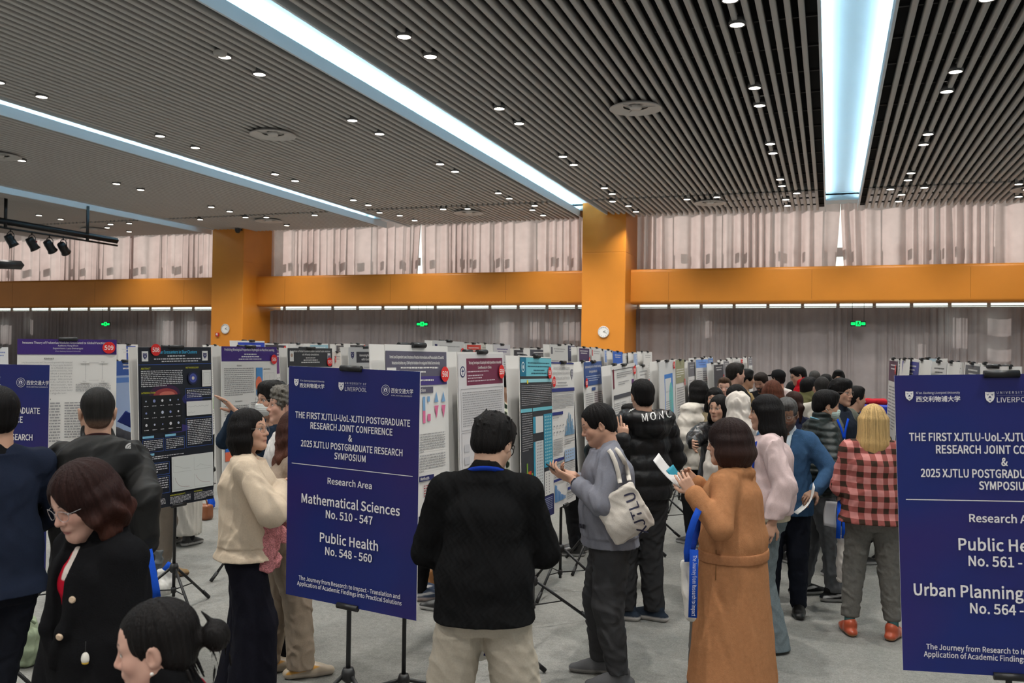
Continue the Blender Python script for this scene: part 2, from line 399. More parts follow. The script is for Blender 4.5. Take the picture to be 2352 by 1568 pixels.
# ---- air diffusers, smoke detector
def diffuser(x, y, label):
    t = thing('air_diffuser', label, 'air vent', (x, y, ZC-.055))
    m = MB(); m.lathe([(.02,.075),(.2,.07),(.34,.055),(.42,.012),(.42,.0),(.40,-.004),(.30,.03),(.2,.035)], 40); m.build('cone_ring', mat('diffuser_grey', (.52,.50,.48), .5, .3), t)
    m = MB(); m.lathe([(.0,.0),(.085,.0),(.10,.02),(.10,.05)], 32); m.build('hub', mat('diffuser_hub', (.6,.58,.56), .5, .3), t)
    m = MB()
    for k in range(3): m.box((.05,-.006,.02),(.36,.006,.035), T=Matrix.Rotation(k*2.0944, 4, 'Z'))
    m.build('spokes', mat('diffuser_grey'), t)
for x, y, lb in ((-2.97,14.4,'large round air diffuser among the downlights right of the broad trough'), (-9.68,14.3,'large round air diffuser between the broad trough and the thin one'), (-16.3,14.3,'round air diffuser cut by the left picture edge'),
    (-2.95,23.85,'round air diffuser near the curtains beyond the right column'), (-9.65,23.85,'round air diffuser near the curtains before the broad trough end'), (-16.2,23.8,'round air diffuser near the curtains by the left column'), (-23.2,24.1,'round air diffuser above the stage light bar'), (4.35,23.8,'round air diffuser at the right picture edge')):
    diffuser(x, y, lb)
t = thing('smoke_detector', 'small round smoke detector on the slats between two troughs', 'smoke detector', (-7.75,10.2,ZC-.05))
m = MB(); m.lathe([(0,-.012),(.03,-.012),(.035,0),(.085,0),(.09,.02),(.09,.05)], 28); m.build('body', mat('detector_grey', (.42,.41,.39), .5), t)
m = MB(); m.lathe([(0,-.02),(.02,-.02),(.02,-.01)], 16); m.build('sensor', mat('diffuser_grey'), t)
# ---- things on the back wall
def clock(px, py, label):
    p = at_y(px, py, 25.37); t = thing('wall_clock', label, 'clock', (p[0], 25.395, p[2]))
    TT = Matrix.Rotation(math.pi/2, 4, 'X')
    m = MB(); m.lathe([(.145,.0),(.16,.0),(.165,.02),(.158,.035),(.145,.028)], 36, T=TT); m.build('rim', mat('clock_rim', (.6,.6,.58), .35), t)
    m = MB(); m.lathe([(0,.02),(.147,.02)], 36, T=TT)
    for k in range(12):
        an = k*math.pi/6; m.box((-.004,-.0225,.115),(.004,-.0215,.138), (.05,.05,.05), Matrix.Rotation(an, 4, 'Y'))
    for i in range(len(m.c)-12*6): m.c[i] = (.78,.78,.76)
    m.build('dial', mat('print'), t)
    m = MB()
    for an, l, w in ((-55, .07, .007), (250, .105, .005)): m.box((-w,-.026,-.012),(w,-.024,l), (.03,.03,.03), Matrix.Rotation(math.radians(an)*-1, 4, 'Y'))
    m.build('hands', mat('print'), t)
mat('print', None, .55, .3)
clock(1386, 762, 'round white wall clock on the right orange column'); clock(517, 755, 'round white wall clock on the left orange column')
p = at_y(500, 768, 25.4); t = thing('fire_alarm', 'small red fire alarm beneath the clock on the left column', 'fire alarm', (p[0], 25.4, p[2]))
m = MB(); m.box((-.06,-.05,-.06),(.06,0,.06)); o = m.build('housing', mat('alarm_red', (.45,.02,.03), .4), t)
m = MB(); m.lathe([(0,.065),(.03,.06),(.04,.05)], 16, T=Matrix.Rotation(math.pi/2,4,'X')); m.build('lamp_dome', mat('alarm_dome', (.6,.5,.5), .3), t)
p = at_y(546, 537, 25.2); t = thing('security_camera', 'black dome security camera under the ceiling at the left column', 'camera', (p[0], 25.2, 5.98))
m = MB(); m.lathe([(0,-.15),(.06,-.13),(.09,-.07),(.095,0)], 20); m.build('dome', BLK, t); m = MB(); m.box((-.04,-.02,-.04),(.04,.2,0)); m.build('bracket', BLK, t)
grn = mat('sign_green', None, .5, emit=(0, 1, .12), estr=0)
for px, py, lb in ((243, 744, 'left curtain bay'), (970, 744, 'middle curtain bay'), (1971, 743, 'right curtain bay')):
    p = at_y(px, py, 26.6); t = thing('exit_sign', 'small lit green exit sign hanging in the %s' % lb, 'exit sign', (p[0], 26.6, p[2]))
    m = MB(); m.box((-.2,-.015,-.075),(.2,.015,.075)); m.build('case', BLK, t)
    m = MB(); y = -.018
    def qd(x0, x1, z0, z1, c=(0,.9,.1)): m.add([(x0,y,z0),(x1,y,z0),(x1,y,z1),(x0,y,z1)], [(0,1,2,3)], c)
    qd(-.06,.06,-.068,.068); qd(-.18,-.08,-.035,.03); qd(.08,.18,-.035,.03)
    m.build('lit_panel', mat('exit_green', (0,.6,.08), .5, emit=(0,1,.15), estr=1.6), t)
    m = MB(); y = -.0205
    qd(-.012,.018,.03,.055); qd(-.02,.022,-.01,.03); qd(-.035,-.012,-.055,-.005); qd(.008,.04,-.05,-.01); qd(-.165,-.1,-.008,.004); qd(.1,.165,-.008,.004)
    m.build('running_figure', mat('exit_ink', (.0,.05,.01), .6), t)
    m = MB(); m.tube([(-.15,0,.07),(-.15,0,.9)], .006, 6); m.tube([(.15,0,.07),(.15,0,.9)], .006, 6); m.build('hanger', BLK, t)
# ---- stage light bars at the far left
p0, p1 = at_depth(-60, 496, 24), at_depth(270, 553, 27)
t = thing('lighting_bar', 'black suspended lighting bar at upper left carrying stage lights', 'lighting bar', (p1[0], p1[1], p1[2]))
o3 = tuple(p1)
q0, q1 = at_depth(-60, 512, 24), at_depth(270, 564, 27)
m = MB(); m.tube([p0, p1], .085, 4); m.build('main_beam', BLK, t, o3)
m = MB(); m.tube([q0, q1], .028, 8); m.build('lower_rail', BLK, t, o3)
for tt in (.20, .77):
    a = p0+(p1-p0)*tt; b = q0+(q1-q0)*tt
    m = MB(); m.tube([(a[0],a[1],6.1), tuple(b)], .045, 6); m.build('drop_rod', BLK, t, o3)
for i, px in enumerate((17, 64, 104, 136)):
    tt = (px+60)/330; a = q0+(q1-q0)*tt
    s = thing('stage_light', 'black stage light on the bar, %s' % ['nearest the left picture edge', 'second from the left picture edge with a red dot', 'third from the left picture edge', 'nearest the free end of the bar'][i], 'stage light', a)
    TT = Matrix.Rotation(math.radians(205+i*8), 4, 'X') @ Matrix.Rotation(math.radians(18-i*9), 4, 'Y')
    m = MB(); m.tube([(-.13,0,-.3),(-.13,0,-.16),(-.06,0,-.08),(.06,0,-.08),(.13,0,-.16),(.13,0,-.3)], .012, 6); m.tube([(0,0,-.08),(0,0,.03)], .02, 6); m.build('yoke', BLK, s)
    m = MB(); m.lathe([(0,-.15),(.10,-.15),(.115,-.05),(.115,.12),(.14,.2),(.13,.2),(.1,.13),(0,.13)], 14, T=Matrix.Translation((0,0,-.3)) @ TT); m.build('can', BLK, s)
    if i == 1: m = MB(); m.lathe([(0,-.16),(.025,-.155),(.025,-.14)], 10, T=Matrix.Translation((.12,-.1,-.26)) @ Matrix.Rotation(1.57,4,'X')); m.build('indicator', mat('alarm_red'), s)
a = at_depth(-20, 606, 17); b = at_depth(49, 609, 17.6)
t = thing('ceiling_speaker', 'black long loudspeaker bar hung at the left picture edge', 'loudspeaker', b)
m = MB(); m.tube([a, b], .085, 4); m.build('cabinet', BLK, t, tuple(b)); m = MB(); c = (a+b)/2; m.tube([tuple(c+np.array([-.4,0,0])), (c[0]-.4, c[1], 6.2)], .02, 6); m.build('hanger', BLK, t, tuple(b))
# ------------------------------------------------------------------ poster stands
PRINT = mat('print', None, .55, .3)
FOAM = mat('foam_board', (.74, .735, .72), .6, .3)
def frame(TL, TR, dl, dr, BL=None, tilt=2.0, width=None):
    """board frame from photo points of the top corners and their depths: origin, right, down, normal"""
    a, b = at_depth(*TL, dl), at_depth(*TR, dr)
    u = b-a; w = np.linalg.norm(u); u = u/w
    if BL is not None:
        d = at_depth(BL[0], BL[1], BL[2])-a
    else:
        hn = np.cross(u, [0, 0, -1.]); hn /= np.linalg.norm(hn)
        if hn @ (CAM-a) < 0: hn = -hn
        d = np.array([0, 0, -1.])+math.tan(math.radians(tilt))*hn
    d = d-u*(d@u); d /= np.linalg.norm(d); n = np.cross(u, d)
    if n @ (CAM-a) < 0: n = -n
    return a, u, d, n, (width or w)
class Sheet:
    """things printed on a board; u to the right, v down, metres"""
    def __init__(s, fr): s.a, s.u, s.d, s.n, s.W = fr; s.m = MB(); s.k = .003; s.rnd = random.Random(int(abs(s.a[0]*1000)))
    def p(s, u, v, k=None): return s.a+s.u*u+s.d*v+s.n*(s.k if k is None else k)
    def rect(s, u0, v0, u1, v1, c, dk=.00014):
        s.k += dk; s.m.add([s.p(u0, v1), s.p(u1, v1), s.p(u1, v0), s.p(u0, v0)], [(0,1,2,3)], c)
    def rects(s, L, c):
        s.k += .00014
        for u0, v0, u1, v1 in L: s.m.add([s.p(u0, v1), s.p(u1, v1), s.p(u1, v0), s.p(u0, v0)], [(0,1,2,3)], c)
    def line(s, pts, w, c):
        s.k += .00014
        for (u0, v0), (u1, v1) in zip(pts, pts[1:]):
            dx, dy = u1-u0, v1-v0; l = math.hypot(dx, dy)+1e-9; ox, oy = -dy/l*w/2, dx/l*w/2
            s.m.add([s.p(u0+ox, v0+oy), s.p(u1+ox, v1+oy), s.p(u1-ox, v1-oy), s.p(u0-ox, v0-oy)], [(0,1,2,3)], c)
    def box(s, u0, v0, u1, v1, w, c): s.line([(u0,v0),(u1,v0),(u1,v1),(u0,v1),(u0,v0)], w, c)
    def poly(s, pts, c): s.k += .00014; s.m.poly([s.p(*q) for q in pts], c)
    def disc(s, u, v, r, c, n=24, ry=None): s.poly([(u+r*math.cos(i*2*math.pi/n), v+(ry or r)*math.sin(i*2*math.pi/n)) for i in range(n)], c)
    def text(s, t, u, v, size, c, al='c', bold=0, spacing=1.0, width=None):
        """v is the baseline; size is the em; width squeezes the line to that length"""
        P, f = _T(t, size, 0, spacing)
        if not P: return
        xs = [q[0] for q in P]; x0, x1 = min(xs), max(xs); sc = 1.0
        if width: sc = width/(x1-x0)
        off = {'c': -(x0+x1)/2, 'l': -x0, 'r': -x1}[al]
        s.k += .00014; b = abs(bold)*size*.75
        for bx, by in (((0,0),) if b < .00012 else ((-b,-b),(b,-b),(-b,b),(b,b))):
            s.k += .00003; s.m.add([s.p(u+(x+off)*sc+bx, v-y+by) for x, y in P], f, c)
    def para(s, u0, v0, u1, v1, n, c, h=.45, last=.6, words=True):
        """n lines of words too small to read: dashes of word length"""
        L = []; st = (v1-v0)/n
        for i in range(n):
            v = v0+i*st; e = u1 if i < n-1 else u0+(u1-u0)*last; u = u0
            if not words: L.append((u, v, e, v+st*h)); continue
            while u < e-.004:
                w = min(s.rnd.uniform(.008, .032), e-u); L.append((u, v, u+w, v+st*h*s.rnd.uniform(.8, 1.0))); u += w+.005
        s.rects(L, c)
    def bars(s, u0, v0, u1, v1, vals, c, gap=.3):
        w = (u1-u0)/len(vals); cs = c if isinstance(c, list) else [c]
        for j, cc in enumerate(cs):
            s.rects([(u0+i*w, v1-(v1-v0)*x, u0+i*w+w*(1-gap), v1) for i, x in enumerate(vals) if i % len(cs) == j], cc)
    def done(s, name, parent, origin): return s.m.build(name, PRINT, parent, origin)
INK = (.06, .06, .065); GREY = (.30, .30, .31); RED = srgb(214, 40, 38); WHITE = (.75, .74, .72); NAVY = srgb(38, 42, 92); PURP = srgb(62, 38, 112)
def clipped(t, name, o, A, u, n, wid=.13, m_=None):
    """a round-backed black clip gripping a board edge"""
    mb = MB(); mb.tube([A-u*wid/2+n*.004, A+u*wid/2+n*.004], .0155, 10); mb.build(name, m_ or BLK, t, o)
def stand(label, fr, H=1.2, draw=None, num=None, back=True, hub=.36, legs=(20, 140, 260), leglen=.42, foam=True, name='poster_stand', poledx=None, detail=True, backoff=.10, group=None, foot_z=0.0, sticker=None):
    a, u, d, n, W = fr
    mid = a+u*W/2; bot = mid+d*H
    hn = np.array([n[0], n[1], 0]); hn /= np.linalg.norm(hn)
    pole = mid-hn*.05 if poledx is None else a+u*poledx-hn*.05
    px, py = pole[0], pole[1]; bz = bot
    pb = bot-hn*.035; pole2 = np.array([pb[0], pb[1], 0]) if poledx is None else np.array([px, py, 0])
    o3 = (pole2[0], pole2[1], 0.)
    t = thing(name, label, 'sign' if name == 'conference_sign' else 'poster stand', o3, group=group)
    m = MB(); m.tube([(pole2[0], pole2[1], .12), (pole2[0], pole2[1], max(.5, bot[2])), tuple(mid-hn*.03+np.array([0,0,-.02]))], .0125, 8); m.build('pole', BLK, t, o3)
    m = MB(); m.lathe([(.0,hub+.04),(.026,hub+.04),(.034,hub+.015),(.034,hub-.015),(.02,hub-.03),(0,hub-.03)], 12, T=Matrix.Translation((pole2[0],pole2[1],0)))
    m.build('hub', BLK, t, o3); m = MB(); m.tube([(pole2[0],pole2[1],.15),(pole2[0],pole2[1],.19)], .02, 8); m.build('brace_collar', BLK, t, o3)
    for an in legs:
        c, s_ = math.cos(math.radians(an)), math.sin(math.radians(an)); L = leglen
        P = lambda r, z: (pole2[0]+c*r, pole2[1]+s_*r, z)
        m = MB(); m.tube([P(.03, hub), P(L-.03, .035)], .011, 8); m.tube([P(.015, .17), P(L*.5, hub*.52)], .005, 6)
        m.tube([P(L-.07, .072), P(L, .012)], .0155, 8); m.build('leg', BLK, t, o3)
    # boards
    m = MB(); q = [a, a+u*W, a+u*W+d*H, a+d*H]; q2 = [p-n*.006 for p in q]
    m.add([*q, *q2], [(0,1,2,3),(7,6,5,4),(0,4,5,1),(1,5,6,2),(2,6,7,3),(3,7,4,0)], (.8,.8,.8)); bd = m.build('board', FOAM, t, o3)
    if back:
        k = backoff; dn = d-n*.0; A = a-hn*k-u*.0
        dd = d+hn*(.03); dd /= np.linalg.norm(dd)
        q = [A, A+u*W, A+u*W+dd*H, A+dd*H]; q2 = [p-n*.006 for p in q]
        m = MB(); m.add([*q, *q2], [(0,1,2,3),(7,6,5,4),(0,4,5,1),(1,5,6,2),(2,6,7,3),(3,7,4,0)], (.8,.8,.8)); m.build('back_board', FOAM, t, o3)
        clipped(t, 'clip', o3, A+u*W*.5, u, n, .10)
    clipped(t, 'clip', o3, mid, u, n); clipped(t, 'clip', o3, bot, u, n)
    if draw:
        s = Sheet(fr); draw(s, W, H); s.done('printed_sheet' if name != 'conference_sign' else 'lettering', bd, o3)
        if name == 'conference_sign':
            for i in range(3): s = Sheet(fr); logo_row(s, W, which=i); s.done('university_logo', bd, o3)
            s = Sheet(fr); s.rect(.03*W/.8, .505, W-.03*W/.8, .5085, SGN_T); s.done('divider_line', bd, o3)
    if num:
        if sticker is None: su, sv = W-.07, .075
        else: su, sv = min(sticker[0], W-.055), sticker[1]
        s = Sheet(fr); s.k = .014; s.disc(su, sv, .045, RED); s.text(num, su, sv+.016, .046, (.85,.83,.8), bold=.02, width=.062); s.done('number_sticker', bd, o3)
    return t
# ---- the conference signs
SGN_T = (.84, .83, .84)
sgn_m = bpy.data.materials.new('sign_print'); sgn_m.use_nodes = True
_N = sgn_m.node_tree.nodes; _L = sgn_m.node_tree.links; _b = _N['Principled BSDF']; _b.inputs['Roughness'].default_value = .42; _b.inputs['Specular IOR Level'].default_value = .35
_tc = _N.new('ShaderNodeTexCoord'); _nz = _N.new('ShaderNodeTexNoise'); _nz.inputs['Scale'].default_value = 1.7; _nz.inputs['Detail'].default_value = 1
_cr = _N.new('ShaderNodeValToRGB'); _cr.color_ramp.elements[0].position = .45; _cr.color_ramp.elements[1].position = .72
_cr.color_ramp.elements[0].color = (*srgb(22, 36, 104), 1); _cr.color_ramp.elements[1].color = (*srgb(44, 30, 98), 1)
_L.new(_tc.outputs['Object'], _nz.inputs['Vector']); _L.new(_nz.outputs['Fac'], _cr.inputs[0]); _L.new(_cr.outputs[0], _b.inputs['Base Color'])
def shield(s, u, v, w, c, bg):
    h = w*1.28; s.poly([(u-w/2, v-h*.5), (u, v-h*.46), (u+w/2, v-h*.5), (u+w*.5, v), (u+w*.36, v+h*.28), (u, v+h*.5), (u-w*.36, v+h*.28), (u-w*.5, v)][::-1], c)
    for x, y in ((-.24, -.26), (.24, -.26), (0, .26)): s.poly([(u+x*w-w*.15, v+y*h-h*.07), (u+x*w, v+y*h), (u+x*w+w*.15, v+y*h-h*.07), (u+x*w+w*.03, v+y*h+h*.10)][::-1], bg)
    s.poly([(u-w*.25, v+h*.10), (u, v-h*.08), (u+w*.25, v+h*.10), (u, v+h*.03)], bg); s.disc(u, v-h*.05, w*.1, bg, 12)
def logo_row(s, W, v=.085, which=0):
    bg = srgb(30, 36, 100); c = SGN_T
    if which == 0: shield(s, .055, v, .03, c, bg)
    if which == 0:
        s.text("Xi'an Jiaotong-Liverpool University", .08, v-.008, .0125, c, 'l', .012, width=.165); s.text('西交利物浦大学', .08, v+.022, .026, c, 'l', .02, width=.165); return
    if which == 1:
        shield(s, .355, v+.008, .034, c, bg)
        s.text('UNIVERSITY OF', .38, v-.006, .014, c, 'l', 0, 1.2, width=.135); s.rect(.38, v+.0, .515, v+.001, (.3,.3,.45)); s.text('LIVERPOOL', .38, v+.028, .029, c, 'l', 0, width=.138); return
    for r, cc in ((.026, c), (.024, bg), (.017, c), (.0155, bg), (.010, c)): s.disc(.635, v+.013, r, cc, 30)
    s.poly([(.63, v+.02), (.635, v+.004), (.64, v+.02)], bg)
    s.text('西安交通大学', .67, v+.024, .028, c, 'l', .008, width=.13); s.text("XI'AN JIAOTONG UNIVERSITY", .67, v+.040, .009, c, 'l', 0, width=.125)
def sign_draw(a1, n1, a2, n2):
    def f(s, W, H):
        c = SGN_T; k = W/.8; C = W/2
        def tx(t, v, size, wd): s.text(t, C, v, size, c, 'c', .022, width=wd*k)
        tx('THE FIRST XJTLU-UoL-XJTU POSTGRADUATE', .268, .046, .70); tx('RESEARCH JOINT CONFERENCE', .318, .046, .50); tx('&', .366, .044, .022)
        tx('2025 XJTLU POSTGRADUATE RESEARCH', .414, .046, .62); tx('SYMPOSIUM', .462, .046, .19)
        
        tx('Research Area', .592, .044, .27); tx(a1[0], .705, .066, a1[1]); tx(n1[0], .767, .056, n1[1]); tx(a2[0], .893, .066, a2[1]); tx(n2[0], .955, .056, n2[1])
        s.text('The Journey from Research to Impact - Translation and', C, 1.108, .030, c, 'c', .012, width=.62*k); s.text('Application of Academic Findings into Practical Solutions', C, 1.138, .030, c, 'c', .012, width=.64*k)
    return f
def sign(label, fr, draw, **kw):
    t = stand(label, fr, 1.2, draw, back=False, name='conference_sign', **kw)
    for ch in t.children:
        if ch.name.startswith('board'):
            ch.data.materials.append(sgn_m); ch.data.polygons[0].material_index = 1
    return t
fr_mid = frame((664, 840), (965, 853), 4.79, 4.38, BL=(664, 1365, 4.79))
sign('blue conference sign in the middle, reading Mathematical Sciences and Public Health', fr_mid,
     sign_draw(('Mathematical Sciences', .60), ('No. 510 - 547', .285), ('Public Health', .355), ('No. 548 - 560', .285)), legs=(100, 220, 340), poledx=.385)
fr_r = frame((2054, 862), (2350, 858), 3.76, 3.64, BL=(2077, 1535, 3.72), width=.8)
sign('blue conference sign cut by the right edge, reading Public Health and Urban Planning', fr_r,
     sign_draw(('Public Health', .355), ('No. 561 - 563', .285), ('Urban Planning and Design', .70), ('No. 564 - 590', .285)), legs=(30, 150, 270), hub=.62, leglen=.5)
_b2 = at_depth(114, 838, 5.0); _u = fr_mid[1]*0+np.array([.975, .22, 0]); _u /= np.linalg.norm(_u)
_a = _b2-_u*.8
fr_l = (_a, _u, np.array([0, 0, -1.]), np.array([_u[1], -_u[0], 0]), .8)
sign('blue conference sign at the left, half hidden by the man in navy', fr_l,
     sign_draw(('Advanced Materials', .60), ('No. 450 - 480', .285), ('Applied Physics', .40), ('No. 481 - 509', .285)))
# ---- poster drawings
def hdr(s, W, v1, c, title, tc=WHITE, sub=2, v0=.0, u0=0, u1=None, ts=.03, tv=None):
    u1 = W if u1 is None else u1; s.rect(u0, v0, u1, v1, c); n = len(title)
    for i, t in enumerate(title): s.text(t, (u0+u1)/2, (tv or v0+.045)+i*ts*1.25, ts, tc, bold=.015, width=min((u1-u0)*.9, len(t)*ts*.47))
    y = (tv or v0+.045)+n*ts*1.25
    for i in range(sub):
        w = (u1-u0)*(.22+.1*i); s.para((u0+u1)/2-w/2, y-.012+i*.022, (u0+u1)/2+w/2, y+.002+i*.022, 1, tc, h=.7, last=1)
def d509(s, W, H):
    hdr(s, W, .115, PURP, ['Iwasawa Theory of Frobenius Modules Associated to Global Function Field'], sub=0, ts=.022, tv=.034)
    for i, (t, z) in enumerate((('Authors: Yong Chen', .016), ('Supervisors: Luca Demangos', .016), ("Xi'an Jiaotong-Liverpool University", .011))): s.text(t, W/2, .054+i*.020, z, WHITE, bold=.01)
    s.text('Abstract', W*.31, .152, .018, INK, bold=.02)
    L = ['Let p be a prime power and C be a smooth geometrically connected', 'projective curve over F. We consider the ring of regular functions A', 'outside oo where oo is a fixed closed', 'point. A = Quot(A). Furthermore, we', 'fix a lifting. Given that constant', 'p-class group associated to the p-', 'part of the ideal group. We prove', 'it is generated over A, where K is', 'the prime ideal p. Moreover, we', 'have the varieties. This provides an', 'analogue in the setting of function field', 'to a more general algebraic.']
    for i, t in enumerate(L): s.text(t, .03, .180+i*.021, .0165, GREY, 'l', .004, width=(W*.50 if i != 11 else W*.45))
    s.box(W*.68, .175, W*.85, .31, .0018, GREY)
    for u, v in ((.67, .17), (.86, .17), (.67, .318), (.86, .318)): s.rect(W*u-.03, v-.012, W*u+.03, v+.012, (.74,.735,.72)); s.text('K(p)', W*u, v+.005, .014, GREY)
    s.para(W*.58, .338, W*.94, .40, 5, GREY)
    s.text('Fundamentals', W*.25, .455, .018, INK, bold=.02); s.para(.03, .475, W*.43, .80, 15, GREY, h=.5); s.para(.03, .83, W*.43, 1.14, 15, GREY, h=.5)
    s.text('Structure', W*.72, .455, .018, INK, bold=.02); s.para(W*.47, .475, W*.95, .75, 14, GREY, h=.5); s.para(W*.47, .78, W*.95, 1.14, 18, GREY, h=.5)
def d508(s, W, H):
    bk = (.012, .014, .022); s.rect(0, 0, W, H, bk); cy = srgb(70, 180, 225); wt = (.6,.6,.62); ye = srgb(190, 190, 40)
    for c, (u, v, r, ry) in ((srgb(60,30,60),(.34,.35,.14,.07)), (srgb(150,60,60),(.35,.36,.11,.05)), (srgb(200,110,95),(.37,.355,.07,.022)), (srgb(40,40,95),(.72,.40,.10,.05)), (srgb(60,50,110),(.5,.62,.12,.03))): s.disc(W*u/.75*.75, v, r, c, 30, ry)
    for u in (.06, W-.065):
        s.rect(u-.028, .03, u+.028, .105, (.75,.75,.75)); shield(s, u, .068, .036, NAVY, (.75,.75,.75))
    s.text('Stellar Encounters in Star Clusters', W*.5, .048, .032, cy, bold=.02, width=W*.58); s.para(W*.38, .062, W*.62, .08, 1, wt, h=.6, last=1)
    s.para(W*.2, .085, W*.84, .10, 1, wt, h=.6, last=1); s.para(W*.3, .103, W*.8, .118, 1, wt, h=.6, last=1)
    bl = srgb(60, 90, 160)
    s.line([(0,.13),(W,.13)], .004, bl)
    s.text('ABSTRACT', .02, .165, .018, ye, 'l', .02); s.para(.02, .175, W*.58, .30, 9, wt, h=.5)
    s.text('INTRODUCTION', .02, .345, .018, ye, 'l', .02); s.rect(.02, .36, W*.56, .64, (.008,.008,.010))
    for i in range(5):
        for j in range(3):
            u, v = .06+i*W*.105, .40+j*.088; s.disc(u, v, .006+.008*((i*3+j*5) % 4)/4, ((.55,.6,.75),(.25,.3,.6),(.7,.7,.75))[(i+j) % 3], 10); s.para(u-.02, v+.034, u+.02, v+.042, 1, wt, h=.7, last=1)
    s.text('METHODOLOGY', W*.62, .165, .018, ye, 'l', .02); s.disc(W*.72, .24, .05, srgb(30,35,70)); s.disc(W*.72, .24, .036, srgb(70,80,150)); s.disc(W*.72, .24, .013, srgb(210,200,190))
    s.rect(W*.85, .18, W*.98, .31, (.70,.71,.70)); s.box(W*.87, .20, W*.96, .29, .0016, GREY); s.disc(W*.915, .245, .03, (.6,.62,.62)); s.disc(W*.915, .245, .028, (.70,.71,.70))
    s.box(W*.61, .32, W*.985, .40, .003, bl); s.para(W*.63, .332, W*.97, .395, 5, wt)
    s.rect(W*.62, .42, W*.98, .53, (.72,.73,.72)); s.line([(W*(.64+.02*i), .455+.012*((i*7) % 5)/5) for i in range(16)], .0016, GREY); s.line([(W*(.64+.012*i), .50+.014*((i*3) % 4)/4) for i in range(9)], .0016, GREY)
    s.box(W*.61, .55, W*.985, .77, .003, bl); s.para(W*.63, .565, W*.97, .76, 14, wt)
    for u0, u1 in ((.02, W*.3), (W*.32, W*.58)):
        s.rect(u0, .655, u0+.1, .672, srgb(130,190,220)); s.box(u0, .68, u1, .775, .003, bl); s.para(u0+.01, .69, u1-.01, .77, 6, wt)
    s.rect(.02, .785, .12, .802, srgb(130,190,220)); s.para(.02, .81, W*.57, .838, 2, wt)
    s.box(.02, .86, W*.37, .95, .003, bl); s.para(.03, .87, W*.35, .94, 4, wt); s.box(.02, .965, W*.37, 1.09, .003, bl); s.para(.03, .975, W*.35, 1.08, 6, wt)
    s.rect(W*.40, .83, W*.985, 1.095, (.66,.69,.68)); g = (.35,.37,.37)
    for u, v in ((.42,.85),(.71,.85),(.42,.98),(.71,.98)): s.line([(W*u,v),(W*u,v+.1),(W*(u+.25),v+.1)], .0014, g)
    s.line([(W*(.44+.02*i), .99+.08*(1-math.exp(-.5*i))) for i in range(11)], .002, (.25,.08,.10)); s.line([(W*(.73+.02*i), .99+.07*(1-math.exp(-.4*i))) for i in range(11)], .002, (.35,.2,.22))
    s.line([(W*.44,.90),(W*.5,.91),(W*.55,.925),(W*.65,.93)], .0016, g); s.line([(W*.74,.93),(W*.8,.91),(W*.86,.925),(W*.95,.935)], .0016, g)
    for i, u in enumerate((.02, W*.37, W*.7)): s.text(('SUMMARY','ACKNOWLEDGEMENTS','REFERENCES')[i], u, 1.122, .014, ye, 'l', .02); s.para(u, 1.13, u+W*.28, 1.185, 6, wt)
def d506(s, W, H):
    hdr(s, W, .13, PURP, ['Predicting Rheological Properties of Hydrogels via Machine Learning'], sub=3, ts=.03, tv=.038)
    s.text('Abstract', W*.3, .175, .018, INK, bold=.02); s.para(.03, .19, W*.56, .44, 14, GREY); s.rect(W*.6, .19, W*.72, .44, srgb(80,140,200)); s.disc(W*.65, .34, .045, srgb(225,120,90), 24, .07)
    s.para(W*.74, .2, W*.95, .215, 1, INK); s.box(W*.76, .24, W*.94, .42, .0016, GREY); s.line([(W*.85,.26),(W*.85,.42)], .0016, GREY)
    s.text('Conclusions', W*.28, .49, .018, INK, bold=.02); s.para(.03, .52, W*.46, .62, 6, GREY); s.text('Our results', W*.75, .47, .018, INK, bold=.02); s.para(W*.5, .50, W*.95, .60, 5, GREY); s.box(W*.52, .64, W*.68, .80, .0016, GREY); s.box(W*.75, .64, W*.95, .80, .0016, GREY)
    s.para(.03, .66, W*.46, .78, 6, GREY); s.rect(.03, .86, W*.3, .92, srgb(50,110,200)); s.rect(.03, .92, W*.3, 1.0, srgb(225,110,80)); s.para(W*.4, .85, W*.95, 1.1, 12, GREY)
def d505(s, W, H):
    hdr(s, W, .19, (.04,.04,.045), ['Evolution of tidal clusters under central bulk rotation', 'via N-body simulations'], sub=3, ts=.026, tv=.04)
    s.rect(.03, .03, .09, .13, (.7,.69,.68)); s.disc(.06, .07, .018, (.4,.28,.22)); s.rect(W-.08, .05, W-.03, .14, (.7,.7,.7)); shield(s, W-.055, .095, .035, NAVY, (.7,.7,.7))
    s.rect(.02, .21, W*.5, 1.18, srgb(165,190,200)); s.rect(W*.52, .21, W-.02, 1.18, (.62,.63,.64)); s.para(.04, .25, W*.47, .5, 12, GREY); s.para(W*.54, .25, W*.95, .5, 12, GREY)
def dgrey(s, W, H):
    s.rect(0, 0, W, H, (.55,.56,.57)); shield(s, .07, .09, .06, NAVY, (.55,.56,.57)); s.rect(.14, .05, W-.02, .17, (.04,.04,.05)); s.text('Harnessing Research: New Tools', W*.6, .1, .034, WHITE, bold=.02, width=W*.6); s.text('with Control and Data', W*.6, .145, .034, WHITE, bold=.02, width=W*.5)
    s.box(.05, .2, W*.35, .34, .002, WHITE); s.box(W*.4, .2, W*.95, .34, .002, WHITE); s.para(.06, .22, W*.33, .33, 5, GREY); s.para(W*.42, .22, W*.93, .33, 5, GREY); s.para(.06, .4, W*.93, 1.1, 26, GREY)
